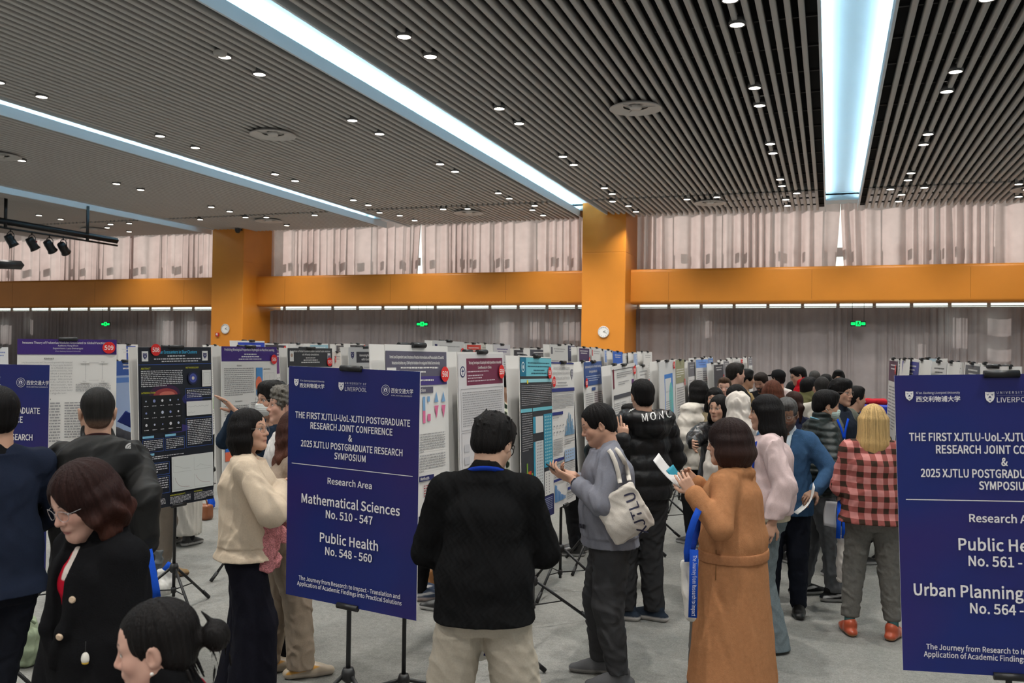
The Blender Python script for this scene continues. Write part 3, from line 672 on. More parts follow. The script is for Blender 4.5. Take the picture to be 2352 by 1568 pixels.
def d560(s, W, H):
    dk = (.10,.09,.13); s.rect(.0, .035, W-.02, .175, dk); s.rect(.0, .175, W-.02, .225, srgb(66,52,120))
    s.text('Fermi Level Dependent Lewis Structures of Reaction Intermediates and Photocatalytic CO2 and N2', W*.49, .075, .022, WHITE, bold=.015, width=W*.86); s.text('Reduction Activities on g-C3N4 by the Variation of π-conjugated Orbital Electron Density', W*.47, .107, .022, WHITE, bold=.015, width=W*.76)
    s.para(W*.22, .122, W*.82, .137, 1, WHITE, h=.6, last=1); s.para(W*.22, .146, W*.62, .161, 1, WHITE, h=.6, last=1); s.para(W*.3, .193, W*.74, .207, 1, WHITE, h=.7, last=1)
    s.rect(.01, .125, W*.15, .168, (.72,.71,.70)); s.rect(.018, .14, W*.13, .153, INK)
    s.rect(W*.25, .235, W*.73, .27, dk); s.text('Introduction', W*.5, .262, .024, WHITE, bold=.02)
    pk = srgb(214,110,150); bl = srgb(120,160,200)
    s.rect(W*.555, .29, W*.595, .37, bl); s.rect(W*.555, .37, W*.595, .44, pk); s.rect(W*.63, .29, W*.67, .32, bl); s.rect(W*.63, .39, W*.68, .43, pk)
    for u in (.78, .9): s.poly([(W*u,.265),(W*(u+.035),.325),(W*(u-.035),.325)], bl); s.poly([(W*(u-.035),.345),(W*(u+.035),.345),(W*u,.42)], pk)
    s.para(W*.02, .29, W*.5, .46, 10, GREY); s.para(.02, .50, W*.92, .61, 8, GREY); s.para(.02, .62, W*.92, .72, 7, GREY)
    s.rect(.02, .735, W*.72, .765, NAVY); s.text('Methods', W*.5, .759, .024, WHITE, bold=.02, al='l'); s.para(W*.55, .79, W*.92, .86, 5, srgb(150,40,50)); s.para(W*.02, .79, W*.45, .93, 8, GREY)
    for v in (.88, .90, .925): s.para(W*.7, v, W*.82, v+.012, 1, GREY, last=1)
    s.rect(.02, .955, W*.72, .985, NAVY); s.text('Discussion', W*.5, .979, .024, WHITE, bold=.02, al='l'); s.rect(W*.45, .99, W*.97, 1.008, PURP)
    s.box(W*.55, 1.03, W*.74, 1.09, .002, GREY); s.line([(W*(.56+.02*i), 1.05+.02*((i*5) % 4)/4) for i in range(9)], .002, GREY); s.rect(W*.8, 1.03, W*.93, 1.085, bl); s.rect(W*.55, 1.10, W*.95, 1.15, srgb(160,140,190)); s.para(.02, 1.03, W*.5, 1.15, 8, GREY)
    s.rect(.0, 1.165, W, 1.175, INK)
def d559(s, W, H):
    s.rect(0, .012, W, H-.01, (.64,.63,.645)); mr = srgb(110,40,66); s.rect(W*.17, .04, W*.97, .205, mr); s.text('The Long-Term Impact of Catastrophic Health Expenditure on Household', W*.58, .075, .024, WHITE, bold=.015, width=W*.72); s.text('Livelihoods in China', W*.56, .105, .022, WHITE, bold=.015)
    for v, w in ((.118, .45), (.142, .33), (.158, .3), (.176, .6)): s.para(W*.19, v, W*(.19+w), v+.010, 1, (.6,.5,.55), h=.7, last=1)
    s.disc(W*.09, .12, .034, NAVY); s.disc(W*.09, .12, .026, (.7,.7,.7)); s.rect(W*.085, .10, W*.095, .14, NAVY); s.rect(W*.065, .112, W*.115, .12, NAVY)
    s.box(.03, .225, W*.96, .475, .003, GREY); s.para(.05, .245, W*.94, .46, 15, GREY, h=.4); s.box(.03, .49, W*.47, 1.17, .003, GREY); s.box(W*.5, .49, W*.96, 1.17, .003, GREY)
    for i in range(6): s.rect(.06, .56+i*.075, .13, .605+i*.075, (.52,.52,.55)); s.rect(.19, .56+i*.075, .27, .605+i*.075, (.55,.53,.56))
    s.para(W*.3, .56, W*.46, 1.1, 26, GREY); s.para(W*.53, .54, W*.93, .7, 8, GREY); s.para(W*.53, .74, W*.93, 1.1, 16, GREY); s.disc(W*.80, .475, .022, srgb(80,40,170), 6)
def d558(s, W, H):
    dk = (.035,.038,.045); te = srgb(110,190,205); s.rect(.0, .01, W, H, dk); s.rect(0, .012, W, .145, te); s.rect(0, .012, W*.18, .145, srgb(24,110,140)); s.disc(W*.09, .08, .036, (.6,.7,.72)); s.disc(W*.09, .08, .028, srgb(24,110,140)); s.disc(W*.09,.08,.014,(.6,.7,.72))
    for v, w in ((.045, .7), (.07, .72), (.098, .35), (.12, .5)): s.para(W*.58-W*w/2, v, W*.58+W*w/2, v+.014, 1, srgb(40,90,105), h=.7, last=1)
    s.rect(0, .165, W, .19, srgb(150,205,215)); s.para(.02, .21, W*.97, .36, 11, GREY); s.rect(0, .375, W*.34, .40, te); s.rect(W*.36, .375, W, .40, te)
    bl = srgb(58,150,180); s.rect(W*.36, .44, W*.68, .56, (.66,.67,.66)); s.rect(W*.36, .44, W*.44, .56, bl); s.rect(W*.70, .43, W*.99, .83, bl); s.rect(W*.36, .62, W*.68, 1.0, (.58,.62,.63)); s.rect(W*.36, .62, W*.42, 1.0, bl)
    s.rects([(W*(.46+.05*(i % 4)), .63+.022*(i//4), W*(.46+.05*(i % 4))+.02, .64+.022*(i//4)) for i in range(64)], GREY); s.rects([(W*(.73+.06*(i % 4)), .445+.024*(i//4), W*(.73+.06*(i % 4))+.03, .457+.024*(i//4)) for i in range(60)], srgb(150,200,210))
    s.rect(W*.70, .86, W*.99, 1.04, (.68,.68,.67)); s.rects([(W*(.74+.1*(i % 2)), .875+.02*(i//2), W*(.74+.1*(i % 2))+.02, .886+.02*(i//2)) for i in range(16)], GREY)
    s.para(.02, .41, W*.33, .68, 17, GREY); s.bars(.03, .76, W*.34, .88, [.5,.4,1,.5,.5,.35], [srgb(220,120,40), srgb(210,70,50), srgb(120,160,60)]); s.rect(0, .91, W*.34, .935, te); s.rect(W*.36, 1.03, W*.68, 1.05, te)
    s.para(.02, .945, W*.33, 1.03, 6, GREY); s.rect(0, 1.045, W, H, NAVY); s.para(.03, 1.06, W*.95, 1.17, 8, (.4,.45,.6)); s.disc(W*.2, .185, .016, srgb(225,205,40), 8)
def d557(s, W, H):
    bl = srgb(42,52,120); s.rect(0, .0, W, .012, bl)
    for i, (t, w) in enumerate((('Access to Safe Care for Migrants', .62), ('Exploring National Political Ambitions,', .70), ('Regulations, and Local Protection', .60))): s.text(t, W*.45, .06+i*.042, .038, GREY, bold=0, width=W*w*1.15)
    s.para(W*.25, .165, W*.65, .18, 1, GREY, h=.7, last=1); s.para(W*.1, .19, W*.7, .204, 1, GREY, h=.7, last=1); shield(s, W*.9, .10, .07, (.2,.2,.25), (.74,.735,.72)); s.rect(0, .215, W, .245, bl)
    s.para(.02, .26, W*.97, .39, 11, GREY); s.rect(0, .41, W*.46, .435, bl); s.para(.02, .455, W*.43, .47, 1, GREY); 
    for i in range(8): s.rect(.03+.09*(i % 4), .52+.05*(i//4), .07+.09*(i % 4), .53+.05*(i//4), GREY)
    s.bars(W*.52, .43, W*.96, .62, [.1,.45,.2,.75,.55,1,.35,.9,.6,.7,.4,.2], srgb(60,130,175)); s.line([(W*.5,.62),(W*.97,.62)], .002, GREY)
    s.para(.02, .63, W*.43, .77, 9, GREY); s.para(W*.5, .65, W*.97, .70, 3, GREY); s.rect(W*.5, .74, W*.97, .84, srgb(165,190,220)); s.rects([(W*(.54+.1*(i % 4)), .752+.026*(i//4), W*(.54+.1*(i % 4))+.035, .762+.026*(i//4)) for i in range(12)], GREY)
    s.rect(0, .79, W*.46, .815, bl); s.para(.02, .83, W*.43, .95, 8, GREY); s.para(W*.5, .86, W*.97, .93, 5, GREY); s.rect(0, .955, W, .975, bl); s.bars(W*.05, 1.0, W*.5, 1.14, [1,.95,.7,.6,.5,.35,.3,.25,.2], srgb(50,120,180)); s.para(W*.55, .99, W*.97, 1.05, 4, GREY); s.rect(W*.6, 1.06, W*.9, 1.085, bl); s.para(W*.55, 1.1, W*.97, 1.17, 4, GREY)
def dblue(s, W, H):
    s.rect(0, .0, W, .22, srgb(52,82,140)); s.text('Understanding the Role of Practice Teaching', W*.5, .055, .032, WHITE, bold=.015, width=W*.88); s.text('during Apprenticeship', W*.5, .1, .032, WHITE, bold=.015, width=W*.45)
    for v, w in ((.13,.8), (.15,.7), (.17,.5)): s.para(W*.5-W*w/2, v, W*.5+W*w/2, v+.012, 1, (.5,.58,.72), h=.7, last=1)
    s.rect(W*.4, .24, W*.6, .27, srgb(52,82,140)); s.para(.04, .29, W*.47, .52, 12, GREY); s.para(W*.53, .29, W*.96, .52, 12, srgb(120,90,100)); s.rect(W*.4, .56, W*.6, .59, srgb(52,82,140)); s.para(.04, .62, W*.96, .8, 9, GREY); s.box(.06, .85, W*.45, 1.1, .002, GREY); s.line([(W*.1,1.0),(W*.35,.9)], .004, srgb(60,110,180)); s.rect(.06, .83, W*.5, .845, srgb(60,130,170)); s.bars(W*.55, .9, W*.95, 1.1, [.4,.8,.6,.9], srgb(90,130,180))
def dribbon(s, W, H):
    s.rect(0, .035, W*.96, .042, INK); s.rect(.03, .03, .07, .20, srgb(110,34,56)); s.poly([(.03,.2),(.07,.2),(.07,.225),(.05,.205),(.03,.225)], srgb(110,34,56)); s.para(W*.2, .07, W*.85, .13, 3, GREY, h=.5); s.para(W*.25, .16, W*.7, .20, 2, GREY, h=.5); s.rect(W*.82, .16, W*.92, .21, srgb(100,60,110)); s.line([(W*.96,.035),(W*.96,.25)], .006, INK)
    s.rect(W*.05, .28, W, .32, (.07,.07,.08)); s.line([(W*.05,.32),(W*.05,1.18)], .006, INK); s.line([(W*.3,.34),(W*.3,.86),(W*.7,.86),(W*.7,.34)], .004, INK); s.para(W*.34, .36, W*.55, .8, 22, GREY); s.para(W*.07, .36, W*.27, 1.1, 36, GREY); s.para(W*.74, .36, W*.97, 1.1, 36, GREY); s.rect(W*.56, .56, W*.68, .68, srgb(80,120,190)); s.rect(W*.5, .68, W*.68, .70, INK); s.rect(W*.4, .95, W*.7, 1.05, srgb(90,130,190)); s.para(W*.34, 1.07, W*.68, 1.15, 5, GREY)
def dframe(s, W, H):
    s.rect(0, 0, W, H, (.66,.67,.68)); s.rect(W*.32, .15, W*.85, 1.15, srgb(70,130,205)); s.rect(W*.36, .20, W*.75, 1.12, (.68,.71,.72)); s.disc(W*.72, .45, .10, srgb(110,190,190), 20, .2); s.text('Student Learning', W*.55, .36, .03, GREY); s.para(W*.38, .46, W*.72, .8, 14, GREY); s.rect(W*.72, .62, W*.76, .8, srgb(200,150,60))
def dolive(s, W, H):
    s.rect(0, 0, W, .30, srgb(150,150,118)); s.para(.05, .12, W*.9, .24, 4, WHITE); s.para(.05, .36, W*.9, 1.1, 24, GREY)
def dplain(hc, hh=.16, body=(.70,.695,.685), tc=WHITE, lines=2, lg=None, u0=0.0, deco=None):
    def f(s, W, H):
        if body: s.rect(0, 0, W, H, body)
        if hc: s.rect(u0*W, .02, W-u0*W*.3, .02+hh, hc)
        for i in range(lines): s.para(W*(.2+.05*i), .055+.035*i, W*(.85-.08*i), .075+.035*i, 1, tc, h=.75, last=1)
        if lg: s.rect(.04, .04, .10, .14, lg)
        s.para(.05, hh+.07, W*.46, hh+.5, 14, GREY, words=False, h=.4); s.para(W*.52, hh+.07, W*.95, hh+.5, 14, GREY, words=False, h=.4)
        if deco: s.rect(W*.1, hh+.55, W*.9, hh+.7, deco)
        s.para(.05, hh+.72, W*.95, 1.15, 8, GREY, words=False, h=.4)
    return f
P = stand
P('poster stand with purple-headed white poster, red sticker 509, behind the black-hooded man', frame((40,778),(268,780),6.75,7.05), draw=d509, num='509', sticker=(.735,.062), backoff=.13)
P('poster stand with black star cluster poster, red sticker 508', frame((316,797),(484,797),6.67,7.27), draw=d508, num='508', sticker=(.15,.02), legs=(-30, 90, 215), hub=.33)
P('poster stand with purple-headed poster, red sticker 506, behind the raised hand', frame((508,795),(635,797),7.9,8.6), draw=d506, num='506', sticker=(.74,.115))
P('poster stand with black-headed poster, red sticker 505, behind the middle blue sign', frame((660,799),(762,800),8.9,9.55), draw=d505, num='505', sticker=(.66,.14))
P('poster stand with grey poster headed in black, left of the 560 poster', frame((800,797),(880,798),9.9,10.5), draw=dgrey)
P('poster stand with dark-headed chemistry poster, red sticker 560', frame((884,790),(1028,795),4.85,5.42), draw=d560, num='560', sticker=(.70,.165), poledx=.30, legs=(60, 180, 300), hub=.16, leglen=.4)
P('poster stand with maroon-headed poster, red sticker 559', frame((1050,808),(1155,808),5.45,6.05), draw=d559, num='559', sticker=(.67,.13))
P('poster stand with teal and black poster, red sticker 558', frame((1193,816),(1265,820),6.35,7.05), draw=d558, num='558', sticker=(.67,.12), legs=(-75, 45, 165), hub=.34, leglen=.48)
P('poster stand with white blue-barred poster of bar charts, red sticker 557', frame((1265,831),(1317,833),7.4,8.06), draw=d557, num='557', sticker=(.045,.16), legs=(-100, 20, 140), hub=.36, back=False)
P('poster stand with blue-headed white poster behind the grey sweatshirt man', frame((1340,832),(1381,829),8.3,8.95), draw=dblue, num='556', sticker=(.05,.19))
P('poster stand with maroon ribbon poster left of the black puffer jacket', frame((1404,842),(1458,833),8.7,9.4), draw=dribbon, num='555', sticker=(.72,.07))
P('poster stand with white poster behind the head of the puffer jacket man', frame((1462,842),(1489,838),9.7,10.4), draw=dplain(None, tc=GREY, deco=srgb(150,60,60)), num='554', sticker=(.7,.2))
P('poster stand with blue and turquoise framed poster', frame((1512,832),(1548,826),10.1,10.8), draw=dframe, num='553', sticker=(.72,.06))
P('poster stand with olive-headed poster, second from the turquoise framed one', frame((1551,827),(1571,825),11.6,12.3), draw=dolive, num='552', sticker=(.7,.3))
P('poster stand with white poster of dark photo strip above the white puffer coat', frame((1580,829),(1596,828),12.6,13.3), draw=dplain((.16,.16,.18), .2, tc=(.5,.5,.5)))
P('poster stand with pale blue headed poster above the white puffer coat', frame((1598,823),(1625,822),13.2,13.9), draw=dplain(srgb(120,160,225), .12, tc=srgb(90,110,170)), num='550', sticker=(.68,.3))
P('poster stand with blue streaked poster beside the pale blue headed one', frame((1626,820),(1637,820),14.6,15.4), draw=dplain(srgb(100,140,200), .3, body=(.62,.66,.72)))
P('poster stand with black-headed poster left of the plaid shirt man', frame((1639,835),(1661,833),13.5,14.2), draw=dplain((.05,.05,.06), .42, tc=(.6,.6,.6)), num='548', sticker=(.72,.22))
P('poster stand with white and grey poster behind the plaid shirt man', frame((1662,827),(1674,827),15.5,16.2), draw=dplain((.2,.2,.22), .5))
P('poster stand with white posters over the plaid shirt man', frame((1682,822),(1700,822),16.8,17.6), draw=dplain(None, tc=GREY))
P('poster stand with red-headed poster over the plaid shirt man', frame((1701,823),(1711,823),18,18.8), draw=dplain(srgb(190,50,50), .12))
P('tall poster stand with grey and red headed poster at the end of the row', frame((1719,820),(1727,820),17.4,18.2), draw=dplain((.22,.21,.24), .14, deco=RED))
# second row
P('poster stand with tall grey poster and red sticker above the 560 poster', frame((994,781),(1065,785),10.2,10.9), draw=dplain(None, body=(.60,.60,.60), tc=GREY, lg=NAVY, lines=1), num='511', sticker=(.71,.12))
P('poster stand with red-headed poster above the maroon-headed one', frame((1068,788),(1105,789),12.4,13.0), draw=dplain(srgb(205,60,45), .25, u0=.1))
P('poster stand with cream poster beside the red-headed one', frame((1103,788),(1124,790),13.2,13.9), draw=dplain(None, body=(.62,.62,.56), tc=GREY), num='513', sticker=(.68,.15))
P('poster stand with lilac-titled grey poster above the 559 sticker', frame((1133,790),(1171,792),11.8,12.5), draw=dplain(None, body=(.60,.59,.62), tc=PURP), num='514', sticker=(.72,.19))
P('poster stand with small black-headed poster behind the teal one', frame((1180,800),(1213,801),12.4,13.1), draw=dplain((.04,.04,.05), .15))
P('poster stand with black-headed poster and pink sticker behind the teal one', frame((1217,799),(1255,800),12.8,13.5), draw=dplain((.06,.06,.08), .14), num='516', sticker=(.7,.06))
P('poster stand with grey poster above the bar chart poster', frame((1263,790),(1303,793),13,13.7), draw=dplain(None, body=(.60,.60,.59), tc=GREY, lg=(.1,.1,.12)))
P('poster stand with slate-headed poster beside the right column foot', frame((1304,790),(1319,792),14.5,15.2), draw=dplain(srgb(60,66,100), .25), num='518', sticker=(.7,.25))
P('poster stand with dark purple headed poster under the right column clock', frame((1326,796),(1354,798),14.2,14.9), draw=dplain(srgb(70,50,90), .22, u0=.12), num='519', sticker=(.72,.2))
P('poster stand with white red-marked poster under the right column', frame((1358,797),(1381,800),15,15.7), draw=dplain(None, tc=GREY, lg=srgb(200,60,60), deco=NAVY))
P('poster stand with pale blue banded poster under the right column', frame((1386,802),(1406,804),15.6,16.3), draw=dplain(srgb(130,160,215), .2, u0=.1), num='521', sticker=(.72,.2))
P('poster stand with bright blue poster under the right column', frame((1407,806),(1429,808),15.2,15.9), draw=dplain(srgb(50,100,190), .35, body=srgb(60,110,190)))
P('poster stand with white poster at the right foot of the column', frame((1431,811),(1451,812),16.2,16.9), draw=dplain(None, tc=GREY))
P('poster stand with two-block blue poster right of the column', frame((1455,810),(1474,809),16.4,17.1), draw=dplain(srgb(160,180,215), .3, deco=srgb(60,90,150)))
P('poster stand with white red-dotted poster above the puffer jacket head', frame((1477,807),(1497,808),15.2,15.9), draw=dplain(None, tc=GREY), num='525', sticker=(.6,.4))
# left, behind
P('poster stand with royal blue headed poster at the left column foot', frame((546,782),(607,783),11,11.7), draw=dplain(srgb(40,70,180), .2), num='530', sticker=(.72,.13))
P('poster stand with narrow black-headed poster right of the royal blue one', frame((609,788),(656,790),13,13.7), draw=dplain((.05,.05,.07), .1), num='531', sticker=(.72,.07))
P('poster stand with blank white poster above the 505 poster', frame((663,789),(704,789),14,14.7), draw=dplain(None, tc=(.6,.6,.6)))
P('poster stand with light blue headed poster above the 505 poster', frame((712,789),(753,789),14.2,14.9), draw=dplain(srgb(150,190,205), .12))
P('poster stand with black-headed poster left of the grey one', frame((772,790),(798,791),15,15.7), draw=dplain((.08,.08,.09), .12), num='534', sticker=(.7,.08))
P('poster stand with black-headed red-stickered poster above the grey one', frame((804,789),(838,790),14.2,14.9), draw=dplain((.06,.06,.07), .11), num='535', sticker=(.72,.06))
P('poster stand with orange-banded poster between the 508 and 506 posters', frame((484,792),(502,793),12.2,12.9), draw=dplain(None, tc=GREY, deco=srgb(120,160,90), lg=srgb(225,110,60)))
P('poster stand with purple-edged poster right of the 506 poster', frame((630,800),(645,801),11.4,12), draw=dplain(srgb(90,40,110), .3))
P('poster stand with red-stickered cream poster right of the 505 poster', frame((762,808),(784,809),12.4,13.1), draw=dplain(None, body=(.66,.62,.58), tc=GREY), num='536', sticker=(.2,.1))
P('poster stand with white poster right of the 509 poster', frame((270,790),(316,791),10.8,11.5), draw=dplain(srgb(50,80,160), .22, u0=.4, tc=(.6,.6,.6)))
P('poster stand with blue bar chart poster between the 509 and 508 posters', frame((250,829),(320,829),8.6,9.3), draw=lambda s, W, H: (s.rect(0,0,W,H,srgb(150,170,205)), s.rect(0,0,W,.14,srgb(40,80,150)), s.para(.3,.03,W*.95,.1,2,WHITE), s.rect(0,.16,W,.21,srgb(80,120,185)), s.bars(W*.5,.4,W*.95,.62,[.6,.5,.3,.95,.4],srgb(60,120,190)), s.para(.1,.7,W*.9,1.1,12,GREY)))
P('poster stand with white poster cut by the left picture edge', frame((-30,797),(18,797),10.2,10.8), draw=dplain(None, body=(.62,.64,.67), tc=srgb(90,110,170)))
# right, behind the right sign
P('poster stand with plum-headed poster left of the right blue sign', frame((2044,823),(2063,825),9.2,8.6), draw=dplain(srgb(92,66,84), .2, tc=(.7,.7,.7)), num='570', sticker=(.7,.1))
P('poster stand with slim poster beside the plum-headed one', frame((2064,824),(2074,826),10.4,9.7), draw=dplain((.25,.25,.27), .2))
P('poster stand with navy-headed poster and red sticker above the right sign', frame((2074,823),(2112,827),9.0,8.35), draw=dplain(srgb(70,72,140), .22, lines=3), num='572', sticker=(.71,.19))
P('poster stand with pale blue poster above the right sign', frame((2113,823),(2151,823),9.8,9.2), draw=dplain(srgb(190,210,215), .3, body=srgb(180,205,215), tc=GREY))
P('poster stand with white black-lettered poster above the right sign', frame((2141,830),(2176,831),8.6,8.0), draw=dplain(None, tc=INK, lines=3))
P('poster stand with white poster beside the gap above the right sign', frame((2192,831),(2212,832),9.6,8.9), draw=dplain(None, tc=GREY))
P('poster stand with charcoal poster above the right sign', frame((2219,832),(2252,836),8.4,7.8), draw=dplain((.13,.13,.14), .4))
P('poster stand with white poster at the right end above the sign', frame((2253,842),(2315,841),6.6,6.3), draw=dplain(None, tc=GREY))
# ------------------------------------------------------------------ smooth solids: people and clothing are grown as one surface each
import openvdb
f4 = np.float32
def nrm(v): v = np.asarray(v, float); return v/(np.linalg.norm(v)+1e-12)
def rot(ax, deg):
    c, s = math.cos(math.radians(deg)), math.sin(math.radians(deg))
    return np.array({'x': [[1,0,0],[0,c,-s],[0,s,c]], 'y': [[c,0,s],[0,1,0],[-s,0,c]], 'z': [[c,-s,0],[s,c,0],[0,0,1]]}[ax])
class Solid:
    PAD = .05
    def __init__(s): s.ops = []; s.post = []
    def cone(s, a, b, ra, rb, k=.02, w=None, f=1.0, sub=False):
        """tapered capsule; w, f: thickness along w scaled by f"""
        a, b = np.asarray(a, float), np.asarray(b, float); m = max(ra, rb)*max(1, f)
        lo, hi = np.minimum(a, b)-m, np.maximum(a, b)+m; ba = b-a; L2 = float(ba@ba)+1e-9
        def fn(X, Y, Z):
            px, py, pz = X-f4(a[0]), Y-f4(a[1]), Z-f4(a[2])
            t = np.clip((px*f4(ba[0])+py*f4(ba[1])+pz*f4(ba[2]))/f4(L2), 0, 1)
            px, py, pz = px-t*f4(ba[0]), py-t*f4(ba[1]), pz-t*f4(ba[2]); q = px*px+py*py+pz*pz
            if w is not None:
                c = px*f4(w[0])+py*f4(w[1])+pz*f4(w[2]); q = q+c*c*f4(1/f**2-1)
                return (np.sqrt(np.maximum(q, 0))-(f4(ra)+t*f4(rb-ra)))*f4(min(1, f)**.5)
            return np.sqrt(q)-(f4(ra)+t*f4(rb-ra))
        s.ops.append((lo, hi, fn, k, sub)); return s
    def chain(s, pts, rs, k=.02, **kw):
        for i in range(len(pts)-1): s.cone(pts[i], pts[i+1], rs[i], rs[i+1], k, **kw)
        return s
    def ell(s, c, r, k=.02, R=None, sub=False):
        c = np.asarray(c, float); r = np.asarray(r, float); R = np.eye(3) if R is None else R
        e = np.abs(R) @ r; lo, hi = c-e, c+e
        def fn(X, Y, Z):
            px, py, pz = X-f4(c[0]), Y-f4(c[1]), Z-f4(c[2])
            q = [(px*f4(R[0,i])+py*f4(R[1,i])+pz*f4(R[2,i])) for i in range(3)]
            k0 = np.sqrt(sum((q[i]/f4(r[i]))**2 for i in range(3))); k1 = np.sqrt(sum((q[i]/f4(r[i]**2))**2 for i in range(3)))
            return k0*(k0-1)/np.maximum(k1, 1e-6)
        s.ops.append((lo, hi, fn, k, sub)); return s
    def loft(s, secs, k=.02, sub=False, p=2.3):
        """upright loft: rows of (z, cx, cy, half width, half depth)"""
        S = np.array(sorted(secs), float); m = S[:, 3:].max(1)
        lo = np.array([(S[:,1]-S[:,3]).min(), (S[:,2]-S[:,4]).min(), S[0,0]]); hi = np.array([(S[:,1]+S[:,3]).max(), (S[:,2]+S[:,4]).max(), S[-1,0]])
        zz = np.linspace(S[0,0], S[-1,0], 160)
        def sm(col):
            v = np.interp(zz, S[:,0], col); kk = np.ones(9)/9; return np.convolve(np.pad(v, 4, 'edge'), kk, 'valid')
        T = [sm(S[:,i]) for i in range(1, 5)]
        def fn(X, Y, Z):
            z1 = Z.ravel(); cx, cy, a, b = [np.interp(z1, zz, t).astype(f4).reshape(Z.shape) for t in T]
            qx, qy = np.abs(X-cx)/a, np.abs(Y-cy)/b
            d = ((qx**f4(p)+qy**f4(p))**f4(1/p)-1)*np.minimum(a, b)
            return np.maximum(d, np.maximum(f4(S[0,0])-Z, Z-f4(S[-1,0])))
        s.ops.append((lo, hi, fn, k, sub)); return s
    def box(s, c, h, R=None, r=.01, k=.005, sub=False):
        c = np.asarray(c, float); h = np.asarray(h, float); R = np.eye(3) if R is None else R
        e = np.abs(R) @ h; lo, hi = c-e, c+e
        def fn(X, Y, Z):
            px, py, pz = X-f4(c[0]), Y-f4(c[1]), Z-f4(c[2])
            q = [np.abs(px*f4(R[0,i])+py*f4(R[1,i])+pz*f4(R[2,i]))-f4(h[i]-r) for i in range(3)]
            o = np.sqrt(sum(np.maximum(v, 0)**2 for v in q)); return o+np.minimum(np.maximum(np.maximum(q[0], q[1]), q[2]), 0)-f4(r)
        s.ops.append((lo, hi, fn, k, sub)); return s
    def clip(s, n, c, k=0): s.post.append(('clip', nrm(n), float(c))); return s
    def disp(s, fn): s.post.append(('disp', fn, None)); return s
    def mesh(s, name, v, m, parent=None, col=(.5,.5,.5), adapt=.0):
        pos = [o for o in s.ops if not o[4]]
        lo = np.min([o[0] for o in pos], 0)-4*v-.01; hi = np.max([o[1] for o in pos], 0)+4*v+.01
        dim = np.ceil((hi-lo)/v).astype(int)+1; D = np.full(dim, .06, f4)
        ax = [(lo[i]+v*np.arange(dim[i])).astype(f4) for i in range(3)]
        for l, h, fn, k, sub in s.ops:
            pd = max(k, .012)+3*v
            i0 = np.clip(np.floor((l-pd-lo)/v).astype(int), 0, dim-1); i1 = np.clip(np.ceil((h+pd-lo)/v).astype(int)+1, 1, dim)
            if (i1 <= i0).any(): continue
            sl = tuple(slice(i0[i], i1[i]) for i in range(3))
            X, Y, Z = ax[0][sl[0]][:,None,None], ax[1][sl[1]][None,:,None], ax[2][sl[2]][None,None,:]
            d = fn(X, Y, Z); A = D[sl]
            if sub:
                d = -d; hh = np.maximum(k-np.abs(A-d), 0)/k if k > 0 else 0; D[sl] = np.maximum(A, d)+hh*hh*f4(k*.25)
            else:
                hh = np.maximum(k-np.abs(A-d), 0)/k if k > 0 else 0; D[sl] = np.minimum(A, d)-hh*hh*f4(k*.25)
        for kind, a, c in s.post:
            if kind == 'clip':
                D = np.maximum(D, ax[0][:,None,None]*f4(a[0])+ax[1][None,:,None]*f4(a[1])+ax[2][None,None,:]*f4(a[2])-f4(c))
            else:
                I = np.nonzero(np.abs(D) < .03); P = np.stack([ax[i][I[i]] for i in range(3)], 1); D[I] += a(P).astype(f4)
        D = np.clip(D, -.06, .06)
        g = openvdb.FloatGrid(.06); g.copyFromArray(D); pts, tri, quad = g.convertToPolygons(isovalue=0.0, adaptivity=adapt)
        pts = np.asarray(pts, np.float64)*v+lo
        me = bpy.data.meshes.new(name); nt_, nq = len(tri), len(quad)
        me.vertices.add(len(pts)); me.vertices.foreach_set('co', pts.astype(f4).ravel())
        loops = np.concatenate([np.asarray(tri).ravel(), np.asarray(quad).ravel()]) if nt_ else np.asarray(quad).ravel()
        me.loops.add(len(loops)); me.loops.foreach_set('vertex_index', loops.astype(np.int32))
        st = np.concatenate([np.arange(nt_)*3, nt_*3+np.arange(nq)*4]).astype(np.int32)
        me.polygons.add(nt_+nq); me.polygons.foreach_set('loop_start', st)
        me.update(calc_edges=True); me.polygons.foreach_set('use_smooth', np.ones(nt_+nq, bool))
        cc = col(pts) if callable(col) else np.tile(np.array(col, float), (len(pts), 1))
        at = me.attributes.new('Col', 'FLOAT_COLOR', 'POINT'); at.data.foreach_set('color', np.concatenate([cc, np.ones((len(pts), 1))], 1).astype(f4).ravel())
        me.materials.append(m); ob = bpy.data.objects.new(name, me); COL.objects.link(ob)
        if parent: ob.parent = parent
        return ob
def folds(seed, amp=.006, freq=16, stretch=(1,1,.6)):
    """soft ridges of cloth"""
    amp *= .62; freq *= 1.55
    r = np.random.default_rng(seed); A = [(r.normal(size=3), r.uniform(0, 6.3)) for _ in range(5)]; B = [(r.normal(size=3), r.uniform(0, 6.3)) for _ in range(3)]
    st = np.array(stretch)
    def fn(P):
        Q = P*st; w = sum(np.sin(Q@d*freq*.5+p) for d, p in B)
        o = 0
        for i, (d, p) in enumerate(A):
            d = d/np.linalg.norm(d); o = o+(1-np.abs(np.sin(Q@d*freq*(.6+.25*i)+p+w*.8))*1.6)/(1+.5*i)
        return -o*amp*.6
    return fn
def mix(a, b, t): t = np.clip(t, 0, 1)[:, None]; return a*(1-t)+np.asarray(b)*t
def sstep(x, a, b): t = np.clip((x-a)/(b-a), 0, 1); return t*t*(3-2*t)
def lock(x, seed):
    r = np.random.default_rng(seed+100).uniform(-1, 1, 2048); i = np.floor(x).astype(int); f = x-i; f = f*f*(3-2*f); return r[i % 2048]*(1-f)+r[(i+1) % 2048]*f
SKIN = mat('skin', None, .52, .35); HAIR = mat('hair', None, .5, .08, bump=.55, bscale=170, kind='strand')
